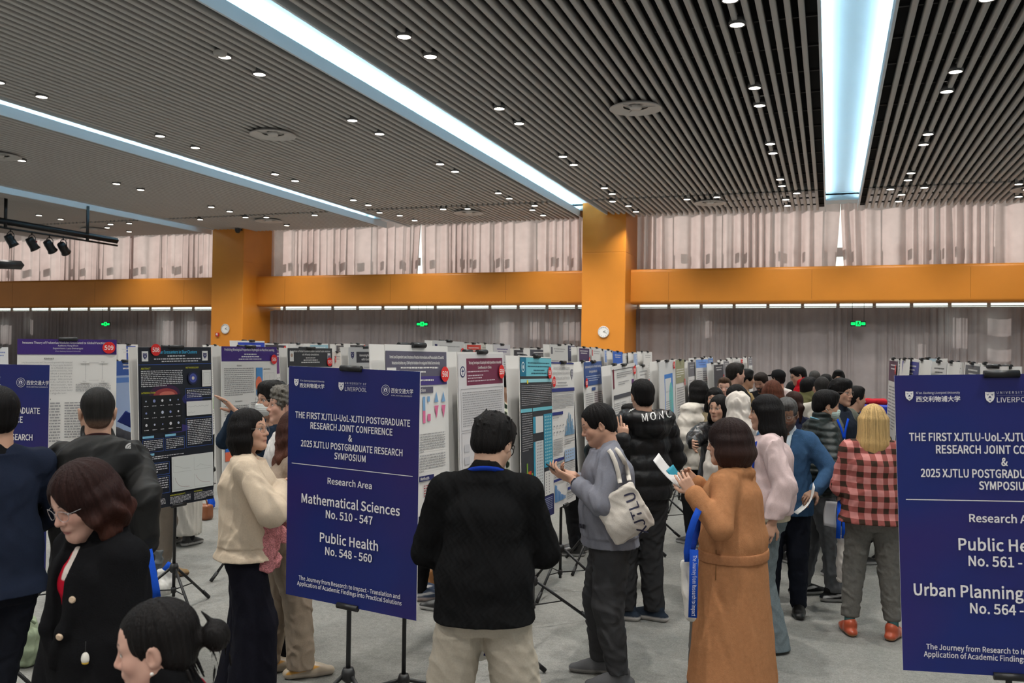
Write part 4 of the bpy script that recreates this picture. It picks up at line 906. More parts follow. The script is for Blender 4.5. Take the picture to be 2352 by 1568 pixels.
CLOTH = mat('woven_cloth', None, .9, .08, noise=.06, nscale=120, bump=.12, bscale=260)
WOOL = mat('wool_cloth', None, .95, .05, noise=.10, nscale=55, bump=.25, bscale=190)
KNIT = mat('cable_knit', None, .95, .04, bump=.16, kind='cable', noise=.05, nscale=60)
NYLON = mat('nylon_shell', None, .6, .15, noise=.03, nscale=20, bump=.06, bscale=120)
LEATHER = mat('leather', None, .30, .5, bump=.08, bscale=120)
DENIM = mat('denim', None, .9, .08, noise=.14, nscale=90, bump=.15, bscale=300)
LIGHT_SKIN = (.52, .305, .215); TAN_SKIN = (.44, .25, .165); PINK_SKIN = (.55, .32, .24); BROWN_SKIN = (.20, .105, .065)
BLACK_HAIR = (.009, .008, .008); DARK_BROWN = (.035, .018, .014); BROWN_H = (.09, .042, .025); BLOND = (.50, .34, .15); GREY_H = (.13, .125, .12)
def away(px): return 19.2-math.degrees(math.atan((px-CX)/F_PX))
class Human:
    def __init__(s, label, px, py, depth, rel, H=None, fem=False, skin=LIGHT_SKIN, hair=BLACK_HAIR, lean=0, side=0, head=(0,0,0), build=1.0, hs=1.0,
                 feet=None, v=None, bodyrel=None, heely=0):
        s.px, s.rel = px, rel; s.yaw = math.radians(away(px)+rel); s.fem = fem; s.skin = np.array(skin); s.hc_ = np.array(hair); s.lean = lean; s.side = side; s.headrot = head
        s.build = build; top = at_depth(px, py, depth); s.H = H or max(1.25, top[2]-.012)
        s.hs = (.97 if fem else 1.0)*hs; s.feet = feet; s.depth = depth
        s.v = v or min(.014, max(.0045, depth*.00105))
        for it in range(4):
            s.pose(); dz = (top[2]-.014)-s.htop[2]
            if H is None: s.H += dz*.95
        s.Rz = rot('z', math.degrees(s.yaw)); o = s.Rz @ np.array([s.htop[0], s.htop[1], 0])
        s.root = np.array([top[0]-o[0], top[1]-o[1], 0.])
        s.t = thing('person', label, 'person', s.root, s.yaw); s.seed = int(px*7+py)
    def loc(s, px, py, d):
        return s.Rz.T @ (at_depth(px, py, d)-s.root)
    def world(s, p): return s.root+s.Rz @ np.asarray(p, float)
    def tp(s, p): return s.hip+s.Rt @ (np.asarray(p, float)-s.hip0)
    def pose(s):
        k = s.k = s.H/1.72; s.hip0 = np.array([0, 0, .90*k]); s.hip = s.hip0.copy()
        s.Rt = rot('x', -s.lean) @ rot('y', s.side)
        sw = (.153 if s.fem else .172)*s.build*k
        s.S = {1: s.tp((sw, -.01, 1.385*k)), -1: s.tp((-sw, -.01, 1.385*k))}
        s.nb = s.tp((0, -.02, 1.445*k)); s.piv = s.tp((0, -.005, 1.50*k))
        y, p, r = s.headrot; s.Rh = rot('z', y) @ rot('x', -p) @ rot('y', r)
        s.hcn = s.piv+s.Rh @ np.array([0, .022, .105*s.hs]); s.htop = s.hcn+s.Rh @ np.array([0, -.01, .115*s.hs])
        s.htop = np.array([s.hcn[0], s.hcn[1], s.hcn[2]+.117*s.hs])
    def hd(s, q): return s.hcn+s.Rh @ (np.asarray(q, float)*s.hs)
    def ik(s, A, T, l1, l2, pole):
        A, T = np.asarray(A, float), np.asarray(T, float); d = T-A; L = np.linalg.norm(d)
        if L > (l1+l2)*.995: T = A+d/L*(l1+l2)*.995; d = T-A; L = np.linalg.norm(d)
        x = (l1*l1-l2*l2+L*L)/(2*L); h = math.sqrt(max(0, l1*l1-x*x)); u = d/L; pl = np.asarray(pole, float); pl = pl-u*(pl@u); pl = nrm(pl)
        return A+u*x+pl*h, T
    def arms(s, R=None, L=None):
        """each: (wrist target, elbow pole, finger direction, palm normal, curl, thumb) in the person's own frame; None hangs down"""
        s.arm = {}
        for sd, q in ((1, R), (-1, L)):
            S = s.S[sd]; k = s.k
            if q is None: q = dict(w=S+np.array([sd*.085, .03, -.525*k]), pole=(sd*.5, -1, 0))
            E, W = (np.asarray(q['e'], float), np.asarray(q['w'], float)) if 'e' in q else s.ik(S, q['w'], .285*k, .25*k, q.get('pole', (sd*.6, -.6, -.6)))
            f = nrm(q.get('f', W-E)); n = q.get('n', (-sd, .2, 0)); n = np.asarray(n, float); n = nrm(n-f*(n@f)); sdv = np.cross(n, f)*(-sd)
            s.arm[sd] = dict(S=S, E=E, W=W, f=f, n=n, s=nrm(sdv) if False else nrm(np.cross(f, n))*(1 if sd == -1 else -1), curl=q.get('curl', 22), th=q.get('th', 18), show=q.get('show', True), spread=q.get('spread', 0))
        return s
    def legs(s):
        k = s.k; s.leg = {}
        fs = s.feet or {1: (.10, 0, -8), -1: (-.10, 0, 8)}
        for sd in (1, -1):
            x, y, a = fs[sd]; A = np.array([sd*.09*k, 0, .90*k]); T = np.array([x, y, .085*k])
            K, T = s.ik(A, T, .417*k, .402*k, (math.sin(math.radians(-a))*.3, 1, 0)); s.leg[sd] = dict(A=A, K=K, T=T, a=a)
        return s
    def hand(s, B, sd):
        a = s.arm[sd]; W, f, n, t = a['W'], a['f'], a['n'], a['s']; m = .93 if s.fem else 1.0
        kn = []
        for i, off in enumerate((.031, .0105, -.0105, -.030)):
            K = W+f*(.088-.004*abs(i-1))*m+t*off*m; kn.append(K); B.cone(W+f*.012+t*off*.55, K, .0165*m, .0120*m, .010, w=n, f=.85)
        for i, (K, ls) in enumerate(zip(kn, ((.042,.025,.021), (.046,.029,.022), (.043,.027,.021), (.033,.021,.019)))):
            an = 0; P = K; cr = a['curl'][i] if isinstance(a['curl'], (list, tuple)) else a['curl']+i*3
            fd = nrm(f+t*(1.5-i)*.05*(1+a['spread']))
            for j, l in enumerate(ls):
                an += cr*(1.0 if j else .8); d = fd*math.cos(math.radians(an))+n*math.sin(math.radians(an)); Q = P+d*l*m; r = .0092-.0011*j
                B.cone(P, Q, r*m, (r-.0012)*m, .004); P = Q
        P = W+f*.022+t*.024; th = a['th']
        for j, (l, dv) in enumerate(((.043, f*.62+t*.72+n*.25), (.033, f*.85+t*.40+n*(.2+th*.012)), (.027, f*.95+t*.12+n*(.2+th*.022)))):
            Q = P+nrm(dv)*l*m; B.cone(P, Q, (.0145, .0115, .0098)[j]*m, (.0115, .0098, .008)[j]*m, .008); P = Q
    def body(s, v=None, face=True, lips=(.40, .12, .11), brow=None, beard=0, eyes=True, legs=True, jaw=1.0, hands=(1, -1), fineface=True, hairline=None, lid=1.0):
        k, B = s.k, Solid(); sc = s.hs; h = s.hd; R = s.Rh
        z = lambda v_: v_*k
        secs = []
        for zz, a, b in ((.84,.14,.10), (.93,.16,.115), (1.05,.130,.098), (1.18,.142,.108), (1.30,.152,.112), (1.38,.125,.085), (1.44,.065,.055)):
            c = s.tp((0, 0, zz*k)) if zz > .9 else np.array([0, 0, zz*k]); secs.append((c[2], c[0], c[1], a*s.build*(.93 if s.fem else 1), b*s.build))
        B.loft(secs, .04)
        for sd in (1, -1):
            a = s.arm[sd]; B.chain([a['S'], a['E'], a['W']], [.046, .038, .027], .03)
            if s.leg and legs: l = s.leg[sd]; B.chain([l['A'], l['K'], l['T']], [.075, .05, .035], .03); 
            if sd in hands: s.hand(B, sd)
        nr = .050 if s.fem else .060
        B.cone(s.nb-np.array([0,0,.03]), h((0, -.022, -.055)), nr+.006, nr, .03)
        B.ell(h((0,-.012,.030)), np.array([.074,.093,.083])*sc, .01, R); B.ell(h((0,.030,-.045)), np.array([.057*jaw,.060,.070])*sc, .035, R)
        for sd in (1, -1): B.cone(h((sd*.047*jaw,.0,-.050)), h((sd*.012,.068,-.100)), .023*sc, .018*sc, .03)
        B.ell(h((0,.070,-.100)), np.array([.020,.017,.016])*sc, .02, R); B.ell(h((0,.052,.035)), np.array([.055,.036,.045])*sc, .03, R)
        for sd in (1, -1):
            B.cone(h((sd*.012,.083,.018)), h((sd*.042,.068,.018)), .011*sc, .010*sc, .018); B.ell(h((sd*.037,.062,-.028)), np.array([.024,.022,.022])*sc, .025, R)
            B.ell(h((sd*.0315,.101,-.001)), np.array([.019,.017,.012])*sc, .014, R, sub=True)
            B.ell(h((sd*.0315,.0745,-.001)), np.array([.0135,.0135,.0115])*sc, .004, R)
            Re = R @ rot('z', sd*-18) @ rot('y', sd*8)
            B.ell(h((sd*.078,-.010,-.012)), np.array([.0085,.021,.032])*sc, .006, Re); B.ell(h((sd*.086,-.002,-.010)), np.array([.006,.011,.020])*sc, .004, Re, sub=True)
        B.cone(h((0,.086,.012)), h((0,.106,-.030)), .0075*sc, .0105*sc, .014); B.ell(h((0,.105,-.034)), np.array([.011,.011,.0095])*sc, .008, R)
        for sd in (1, -1): B.ell(h((sd*.0125,.095,-.037)), np.array([.0085,.010,.0075])*sc, .007, R)
        B.ell(h((0,.083,-.060)), np.array([.026,.018,.012])*sc, .014, R)
        B.cone(h((-.014,.0885,-.0665)), h((.014,.0885,-.0665)), .0052*sc, .0052*sc, .006); B.cone(h((-.010,.0885,-.0765)), h((.010,.0885,-.0765)), .0060*sc, .0060*sc, .005)
        bc = np.array(brow if brow is not None else s.hc_*.8+.01); lp = np.array(lips); sk = s.skin
        def col(P):
            q = ((P-s.hcn) @ s.Rh)/sc; x, y, zz = np.abs(q[:,0]), q[:,1], q[:,2]
            c = np.tile(sk, (len(P), 1)); fr = sstep(y, .035, .06)
            hd_ = (zz > -.13)
            rosy = np.exp(-((x-.04)**2/.0006+(zz+.03)**2/.0007))*fr*.28; c = c*(1-rosy[:,None]*np.array([.0,.35,.35]))
            nose = np.exp(-(x**2/.0002+(zz+.035)**2/.0003))*fr*.2; c = c*(1-nose[:,None]*np.array([0,.3,.3]))
            li = sstep(.0235-x, 0, .007)*sstep(.0098-x*.22-np.abs(zz+.0718), 0, .003)*sstep(y, .068, .078); c = mix(c, lp, li*.65)
            ml = sstep(.022-x, 0, .004)*sstep(.0020-np.abs(zz+.0715), 0, .0016)*sstep(y, .068, .078); c = mix(c, lp*.3, ml*.8)
            bz = .024+.006*np.sin(np.clip((x-.014)/.034, 0, 1)*2.4); br = sstep(.0042-np.abs(zz-bz), 0, .003)*sstep(x, .010, .016)*sstep(.050-x, 0, .010)*fr; nn = sstep(.004-np.hypot(x-.0075, zz+.0415), 0, .002)*sstep(y, .085, .092); c = mix(c, sk*.25, nn*.8); c = mix(c, bc, br*.95)  # nn: nostril shade painted into the skin colour
            if eyes:
                ex, ez = (x-.0315)/.0145, (zz+.001+.004*(1-lid))/(.0066*lid); e = np.sqrt(ex**2+ez**2); c = mix(c, (.58,.55,.53), sstep(1.0-e, 0, .2)*fr)
                ir = np.sqrt((x-.0315)**2+(zz+.0005)**2); c = mix(c, (.02,.012,.01), sstep(.0064-ir, 0, .0015)*sstep(1.05-e, 0, .15)*fr)
                ul = sstep(.30-np.abs(e-1.08), 0, .2)*sstep(zz, -.004, .002)*sstep(1.5-np.abs(ex), 0, .2)*fr; c = mix(c, (.02,.014,.012), ul*.9)
                ll = sstep(.12-np.abs(e-1.05), 0, .1)*(zz < 0)*fr; c = mix(c, sk*.45, ll*.6)
            if beard:
                bd = np.maximum(sstep(-zz, .045, .065)*sstep(y, -.02, .01)*(1-li), sstep(.012-np.abs(zz+.055), 0, .004)*sstep(.03-x, 0, .01)*sstep(y, .06, .07))*sstep(zz, -.14, -.11)*sstep(.085-x, 0, .01); c = mix(c, bc, bd*beard)
            if hairline is not None:
                hl = sstep(zz*1.0-y*.55, *hairline)*(zz > -.09); c = mix(c, bc, hl)
            # nails
            return c
        s.bodyobj = B.mesh('body', v or s.v, SKIN, s.t, col, adapt=.0 if s.depth < 7 else .05); return s
    # ---- hair
    def hair(s, style='short', v=None, vol=0.0, col=None, length=.3, wave=0, part=0, fringe=False, tilt=0, bunpos=None, tips=None, streak=.35):
        h, R, sc = s.hd, s.Rh, s.hs; G = Solid(); e = np.array; c0 = np.array(col if col is not None else s.hc_)
        o = vol
        if style in ('short', 'curly', 'mess', 'buzz', 'bowl', 'recede'):
            t = -.008 if style == 'buzz' else 0
            G.ell(h((0,-.014,.034)), e([.085+t+o,.106+t+o,.093+t+o])*sc, .01, R); G.ell(h((0,-.062,-.028)), e([.066+t+o*.5,.050+t*.5+o*.5,.056])*sc, .03, R)
            if style in ('short', 'mess', 'curly', 'bowl'): G.ell(h((part*.5,.045,.088)), e([.06+o,.052,.032+o])*sc, .03, R)
            if style == 'bowl': G.ell(h((0,.0,.01)), e([.092+o,.10+o,.062])*sc, .02, R)
            fz = -.055 if style != 'recede' else -.02
            if fringe: fz = -.078
            G.ell(h((0,.130,fz)), e([.088,.100,.108])*sc, .010, R, sub=True)
            for sd in (1, -1): G.ell(h((sd*.092,.012,-.040)), e([.030,.040,.048])*sc, .008, R, sub=True); G.ell(h((sd*.075,-.028,-.085)), e([.034,.03,.035])*sc, .012, R, sub=True)
            G.ell(h((0,-.05,-.135)), e([.12,.09,.058])*sc, .012, R, sub=True)
            if style == 'mess':
                r = np.random.default_rng(s.seed)
                for i in range(34):
                    d = nrm(r.normal(size=3)*e([1,1,.5])+e([0,-.25,.8])); b = h(e([0,-.014,.034])+d*e([.078,.098,.088])); tng = nrm(np.cross(d, r.normal(size=3)))
                    G.cone(b+R@(-d*.004)*sc, b+R@(d*.010+tng*.05)*sc, .009*sc, .002*sc, .010)
        elif style in ('bob', 'long'):
            G.ell(h((0,-.014,.034)), e([.089+o,.108+o,.096+o])*sc, .01, R); zl = -length
            n = 7
            for i in range(n*2+1):
                an = math.radians(-118+236*i/(n*2)); ca, sa = math.cos(an), math.sin(an)      # round the back from temple to temple
                x, y = (.074+o)*sa, -.018-(.074+o)*ca
                ln = length*(1-.10*abs(sa)) if style == 'bob' else length*((1 if ca > -.2 else .92)-.16*abs(sa)+.10*math.sin(i*2.7+s.seed))
                p0 = h((x, y, .01)); p1 = h((x*1.10, y*1.06-.004, -ln*.5)); fl = 1.05 if style == 'bob' else .78
                p2 = h((x*fl, y*(1.0 if style == 'bob' else .95)-(.0 if style == 'bob' else .02), -ln))
                if style == 'long' and s.lean+s.headrot[1] > 8: p2 = p2+np.array([0, 0, 0])
                G.chain([p0, p1, p2], [.026+o*.4, .026+o*.5, .018 if style == 'bob' else .010], .03)
            G.ell(h((0,.165 if not fringe else .150,-.085)), e([.062,.118,.150])*sc, .012, R, sub=True)
            if part: G.ell(h((part*.02,.145,.02)), e([.035,.075,.075])*sc, .01, R, sub=True)
            if fringe:
                for i in range(7):
                    x = -.054+.018*i; G.cone(h((x*.9,.066,.075)), h((x*1.08,.086-abs(x)*.45,.028)), .012*sc, .008*sc, .012)
            G.ell(h((0,.08,-.16)), e([.07,.10,.10])*sc, .015, R, sub=True)
        elif style == 'bun':
            G.ell(h((0,-.014,.034)), e([.084,.105,.092])*sc, .01, R); G.ell(h((0,-.05,-.03)), e([.070,.055,.06])*sc, .03, R)
            G.ell(h((0,.130,-.055)), e([.088,.100,.105])*sc, .010, R, sub=True)
            for sd in (1, -1): G.ell(h((sd*.092,.014,-.040)), e([.030,.034,.048])*sc, .008, R, sub=True)
            G.ell(h((0,-.05,-.135)), e([.12,.09,.058])*sc, .012, R, sub=True)
            b = e(bunpos if bunpos is not None else (0,-.135,.03)); G.cone(h((0,-.09,b[2]*.8)), h(b*.9), .03*sc, .022*sc, .02); G.ell(h(b), e([.043,.038,.045])*sc, .006, R)
            G.cone(h(b+e([0,-.0,.03])), h(b+e([.0,.03,.075])), .010*sc, .002*sc, .006); r = np.random.default_rng(5)
            for i in range(14):
                q = b+r.normal(size=3)*.02; w = e([r.uniform(-.03,.03), r.uniform(-.05,.02), r.uniform(-.11,-.04)]); G.cone(h(q), h(q+w*.6), .0035, .0025, .002); G.cone(h(q+w*.6), h(q+w+e([0,.012,-.01])), .0025, .0015, .001)
            for i in range(10):
                an = r.uniform(-1.2,1.2); q = e([.075*math.sin(an),-.07-.02*math.cos(an),-.07]); G.cone(h(q), h(q+e([r.uniform(-.01,.01),-.012,-.05])), .004, .0015, .002)
        elif style == 'tail':
            G.ell(h((0,-.014,.034)), e([.085,.106,.093])*sc, .01, R); G.ell(h((0,-.05,-.03)), e([.070,.055,.06])*sc, .03, R)
            G.ell(h((0,.130,-.055)), e([.088,.100,.105])*sc, .010, R, sub=True)
            for sd in (1, -1): G.ell(h((sd*.092,.014,-.040)), e([.030,.034,.048])*sc, .008, R, sub=True)
            G.ell(h((0,-.05,-.135)), e([.12,.09,.058])*sc, .012, R, sub=True)
            G.chain([h((0,-.09,0)), h((0,-.135,-.04)), h((0,-.13,-.18))], [.028,.03,.012], .02)
        sd_ = s.seed % 7; am = .0016 if style not in ('curly',) else .0
        def dsp(P):
            q = ((P-s.hcn) @ s.Rh)/sc; az = np.arctan2(q[:,0]-part*.01, -(q[:,1]+.01)); zz = q[:,2]
            d = am*1.3*lock(az*11+.8*np.sin(zz*14+sd_), sd_)+am*.8*lock(az*31+1.2*np.sin(zz*11), sd_+9)
            if wave: d = d+wave*np.sin(zz*62+1.8*np.sin(az*5)+az*3)*sstep(-zz, -.03, .06)+wave*.6*np.sin(az*9+zz*30)*sstep(-zz, -.03, .06)
            if style == 'curly': d = d+.007*np.sin(q[:,0]*150+2*np.sin(zz*90))*np.sin(q[:,1]*140+1.5*np.sin(q[:,0]*80))+.004*np.sin(zz*190+az*4)
            if style == 'buzz': d = d*.3
            return d
        G.disp(dsp)
        def cf(P):
            q = ((P-s.hcn) @ s.Rh)/sc; az = np.arctan2(q[:,0], -(q[:,1]+.01)); zz = q[:,2]
            n = .55*lock(az*22+.9*np.sin(zz*12), 3)+.45*lock(az*70+1.5*np.sin(zz*9), 4)+.2*lock(az*150, 5)
            c = c0[None,:]*(1+streak*n[:,None])
            if tips is not None: c = mix(c, tips, sstep(-zz, -.02, length*.9)*.85)
            if style == 'buzz': c = mix(c, s.skin*.55, sstep(-zz, .02, .075)*.75)
            return np.clip(c, .002, 1)
        s.hairobj = G.mesh('hair', v or s.v, HAIR, s.t, cf); return s
    # ---- clothes
    def torso_secs(s, z0, t, hem=None, shoulder=True, wa=1.0):
        k = s.k; rows = [(.76,.168,.125), (.84,.170,.128), (.93,.168,.125), (1.05,.140*wa,.108*wa), (1.18,.140,.116), (1.30,.148,.118), (1.375,.125,.098), (1.43,.08,.07)]
        if s.fem: rows = [(z, a*.93 if z > 1 else a*.98, b*(1.08 if 1.2 < z < 1.35 else 1)) for z, a, b in rows]
        out = []; zs = [r[0] for r in rows]; A = [r[1] for r in rows]; Bb = [r[2] for r in rows]
        for zz in np.linspace(z0/k, 1.43, 14):
            a, b = np.interp(zz, zs, A)*s.build, np.interp(zz, zs, Bb)*s.build
            if hem and zz < .95: f = (.95-zz)/(.95-z0/k+1e-6); a += hem*f; b += hem*f*.8
            c = s.tp((0, 0, zz*k)) if zz > .9 else np.array([0, 0, zz*k]); tt = t*(1 if zz < 1.36 else .6)
            out.append((c[2], c[0], c[1], a+tt, b+tt))
        return out
    def top(s, name, z0, m, col, t=.02, hem=.0, sl=(.062,.056,.041), cuff=0.93, collar=None, fold=.008, freq=38, wa=1.1, puff=None, v=None, band=0, neckr=.062, neckz=1.455, seed=0, extra=None, sleeves=(1,-1), openfront=None, shk=.018, cut=True, bag=0.0):
        k, G = s.k, Solid(); sc_ = s.torso_secs(z0, t, hem, wa=wa); b0 = sc_[0]; G.loft([(b0[0]-.05, *b0[1:])]+sc_, .03)
        for sd in (1, -1):
            a = s.arm[sd]; S = a['S']; n = s.nb
            G.cone(n+np.array([sd*.03,0,-.012]), S+np.array([-sd*.012,0,-.006]), .046+t*.5, .047+t*.6, .035)
            if sd not in sleeves: continue
            W = a['E']+(a['W']-a['E'])*cuff
            mid = a['E']*.45+W*.55
            if bag: G.chain([S, a['E'], mid+np.array([0,0,-bag]), W], [sl[0], sl[1], (sl[1]+sl[2])*.52+bag*.6, sl[2]], shk)
            else: G.cone(S, a['E'], sl[0], sl[1], .04); G.cone(a['E'], W, sl[1], sl[2], shk)
            if band: G.cone(a['E']+(W-a['E'])*.86, W, sl[2]*1.0, sl[2]*.9, .008)
        if collar:
            ct, ch, cr = collar        # type, height, radius
            d = nrm(s.piv-s.nb); c = s.nb+np.array([0,.004,0])
            G.cone(c-d*.02, c+d*ch, cr+.012, cr+(.004 if ct == 'stand' else -.002), .015)
        if extra: extra(G)
        # neck opening
        d = nrm(s.piv-s.nb)
        if cut: G.cone(s.nb+d*(.03 if not collar else collar[1]*.3), s.nb+d*.16, neckr*(.86 if collar else .96), neckr*1.05, .008, sub=True)
        f1 = folds(s.seed+seed, fold, freq)
        def dsp(P):
            o = f1(P)
            if puff:
                am, per = puff; o = o-am*np.abs(np.sin(P[:,2]*math.pi/per))+am*.5
            if band: o = o+sstep(z0+band-P[:,2], -.006, .006)*.010*1.0
            return o
        G.disp(dsp); G.clip((0,0,-1), -z0); return G.mesh(name, v or s.v*1.15, m, s.t, col)
    def pants(s, m, col, r=(.092,.075,.055), z1=1.0, z0=None, fold=.008, freq=36, name='trousers', seed=3, v=None, waist=.0, p=None, hipw=0.0):
        k, G = s.k, Solid()
        sec = [(zz*k, 0, 0, (a+hipw)*s.build, b*s.build) for zz, a, b in ((.80,.160,.115), (.86,.175,.132), (.93,.168,.126), (z1/k,.148,.112))]
        G.loft(sec, .03)
        for sd in (1, -1):
            l = s.leg[sd]; T = l['T'].copy()
            if z0 is not None: T = T+nrm(T-l['K'])*(T[2]-z0)
            G.chain([l['A']+np.array([0,0,-.04]), l['K'], T], [r[0], r[1], r[2]], .02)
        G.disp(folds(s.seed+seed, fold, freq, (1,1,.8)))
        zb = z0 if z0 is not None else .05; G.clip((0,0,-1), -max(.012, zb-.02 if z0 is None else z0)); return G.mesh(name, v or s.v*1.15, m, s.t, col)
    def shoes(s, up, sole=(.5,.5,.5), m=None, big=1.0, boot=0, sz=.03, heel=0, accent=None):
        for sd in (1, -1):
            l = s.leg[sd]; G = Solid(); a = math.radians(l['a']); f = np.array([-math.sin(a), math.cos(a), 0]); c = np.array([l['T'][0], l['T'][1], 0]); r = np.cross(f, [0,0,1.]); b = big*(.92 if s.fem else 1)
            G.chain([c-f*.062*b+np.array([0,0,.03]), c+f*.07*b+np.array([0,0,.03]), c+f*.165*b+np.array([0,0,.026])], [.044*b, .046*b, .038*b], .02, w=np.array([0,0,1.]), f=.75)
            G.cone(c-f*.03+np.array([0,0,.085+boot]), c-f*.02+np.array([0,0,.05]), .046*b, .046*b, .02); G.cone(c-f*.01+np.array([0,0,.075]), c+f*.11*b+np.array([0,0,.038]), .042*b, .034*b, .03)
            G.clip((0,0,-1), -.001)
            up_, so_ = np.array(up), np.array(sole)
            def cf(P):
                cc = np.tile(up_, (len(P), 1)); 
                if accent is not None: cc = mix(cc, accent, sstep(.012-np.abs(P[:,2]-.055-(P-c)@f*.15), 0, .006)*sstep(np.abs((P-c)@r), .03, .036))
                return mix(cc, so_, sstep(sz-P[:,2], -.004, .004))
            G.mesh('shoe', max(.005, s.v), m or LEATHER, s.t, cf)
        return s
    # ---- small things worn
    def ribbon(s, name, pts, w, col, nrmdir=None, m=None, parent=None):
        """flat band along points in the person's frame"""
        mb = MB(); P = [np.asarray(p, float) for p in pts]; vs = []
        for i, p in enumerate(P):
            t = nrm(P[min(i+1, len(P)-1)]-P[max(0, i-1)]); c = np.array([0, 0, 1.2*s.k]); o = p-np.array([s.tp((0,0,1.2*s.k))[0], s.tp((0,0,1.2*s.k))[1], p[2]]) if nrmdir is None else np.asarray(nrmdir, float)
            b = nrm(np.cross(t, o)); vs += [p-b*w/2, p+b*w/2]
        mb.add(vs, [(2*i, 2*i+1, 2*i+3, 2*i+2) for i in range(len(P)-1)], col, True); ob = mb.build(name, m or CLOTH, parent or s.t); sm = ob.modifiers.new('t', 'SOLIDIFY'); sm.thickness = .003; return ob
    def collar_band(s, name, col, r=.075, z=.0, w=.02, back=True, m=None):
        """lanyard round the back of the neck"""
        d = nrm(s.piv-s.nb); pts = []
        for i in range(17):
            an = math.radians(-115+230*i/16); pts.append(s.nb+np.array([r*math.sin(an), -.9*r*math.cos(an)+.005, .020-.03*(1-math.cos(an))+z]))
        mb = MB(); vs = []
        for p in pts: q = nrm(p-s.nb); up = np.array([0,0,1.])*.9+q*.45; up = nrm(up); vs += [p-up*w/2, p+up*w/2]
        mb.add(vs, [(2*i, 2*i+1, 2*i+3, 2*i+2) for i in range(16)], col, True); ob = mb.build(name, m or CLOTH, s.t); sm = ob.modifiers.new('t', 'SOLIDIFY'); sm.thickness = .003; return ob
    def glasses(s, col=(.02,.02,.02), r=.021, rimless=False, th=.0013, m=None):
        mb = MB(); h = s.hd
        for sd in (1, -1):
            mb.tube([h((sd*.033+r*1.12*math.cos(a), .105-.45*abs(r*math.cos(a))*(1 if math.cos(a)*sd > 0 else .1), -.003+r*.92*math.sin(a))) for a in np.linspace(0, 6.283, 20, endpoint=False)], th*s.hs, 6, col, closed=True)
            mb.tube([h((sd*.056,.094,.004)), h((sd*.078,.05,.006)), h((sd*.083,-.005,.004)), h((sd*.082,-.022,-.014))], th*1.1, 6, col)
        mb.tube([h((-.011,.104,.0)), h((0,.107,.004)), h((.011,.104,.0))], th, 6, col)
        return mb.build('glasses', m or mat('spectacle_frame', None, .25, .6, metal=.3), s.t)
    def mask(s, col=(.66,.70,.70)):
        h, R, sc = s.hd, s.Rh, s.hs; G = Solid(); e = np.array
        G.ell(h((0,.045,-.062)), e([.064,.068,.055])*sc, .01, R); G.cone(h((0,.10,-.035)), h((0,.085,-.095)), .022, .02, .03)
        G.ell(h((0,.030,-.060)), e([.060,.062,.09])*sc, .004, R, sub=True) if False else None
        G.clip(-(R @ e([0,1,0])), -((R @ e([0,1,0])) @ h((0,.030,0)))); G.disp(lambda P: .0014*np.sin((((P-s.hcn)@s.Rh)[:,2])*420))
        G.clip(R @ e([0,0,1]), (R @ e([0,0,1])) @ h((0,0,-.022)))
        o = G.mesh('face_mask', .0045, CLOTH, s.t, col)
        mb = MB()
        for sd in (1, -1):
            for z in (-.035, -.085): mb.tube([h((sd*.060,.045,z)), h((sd*.072,.018,z*.8)), h((sd*.079,-.022,-.012-(.02 if z < -.05 else -.01)))], .0014, 5, col)
        mb.build('ear_loop', CLOTH, s.t); return s

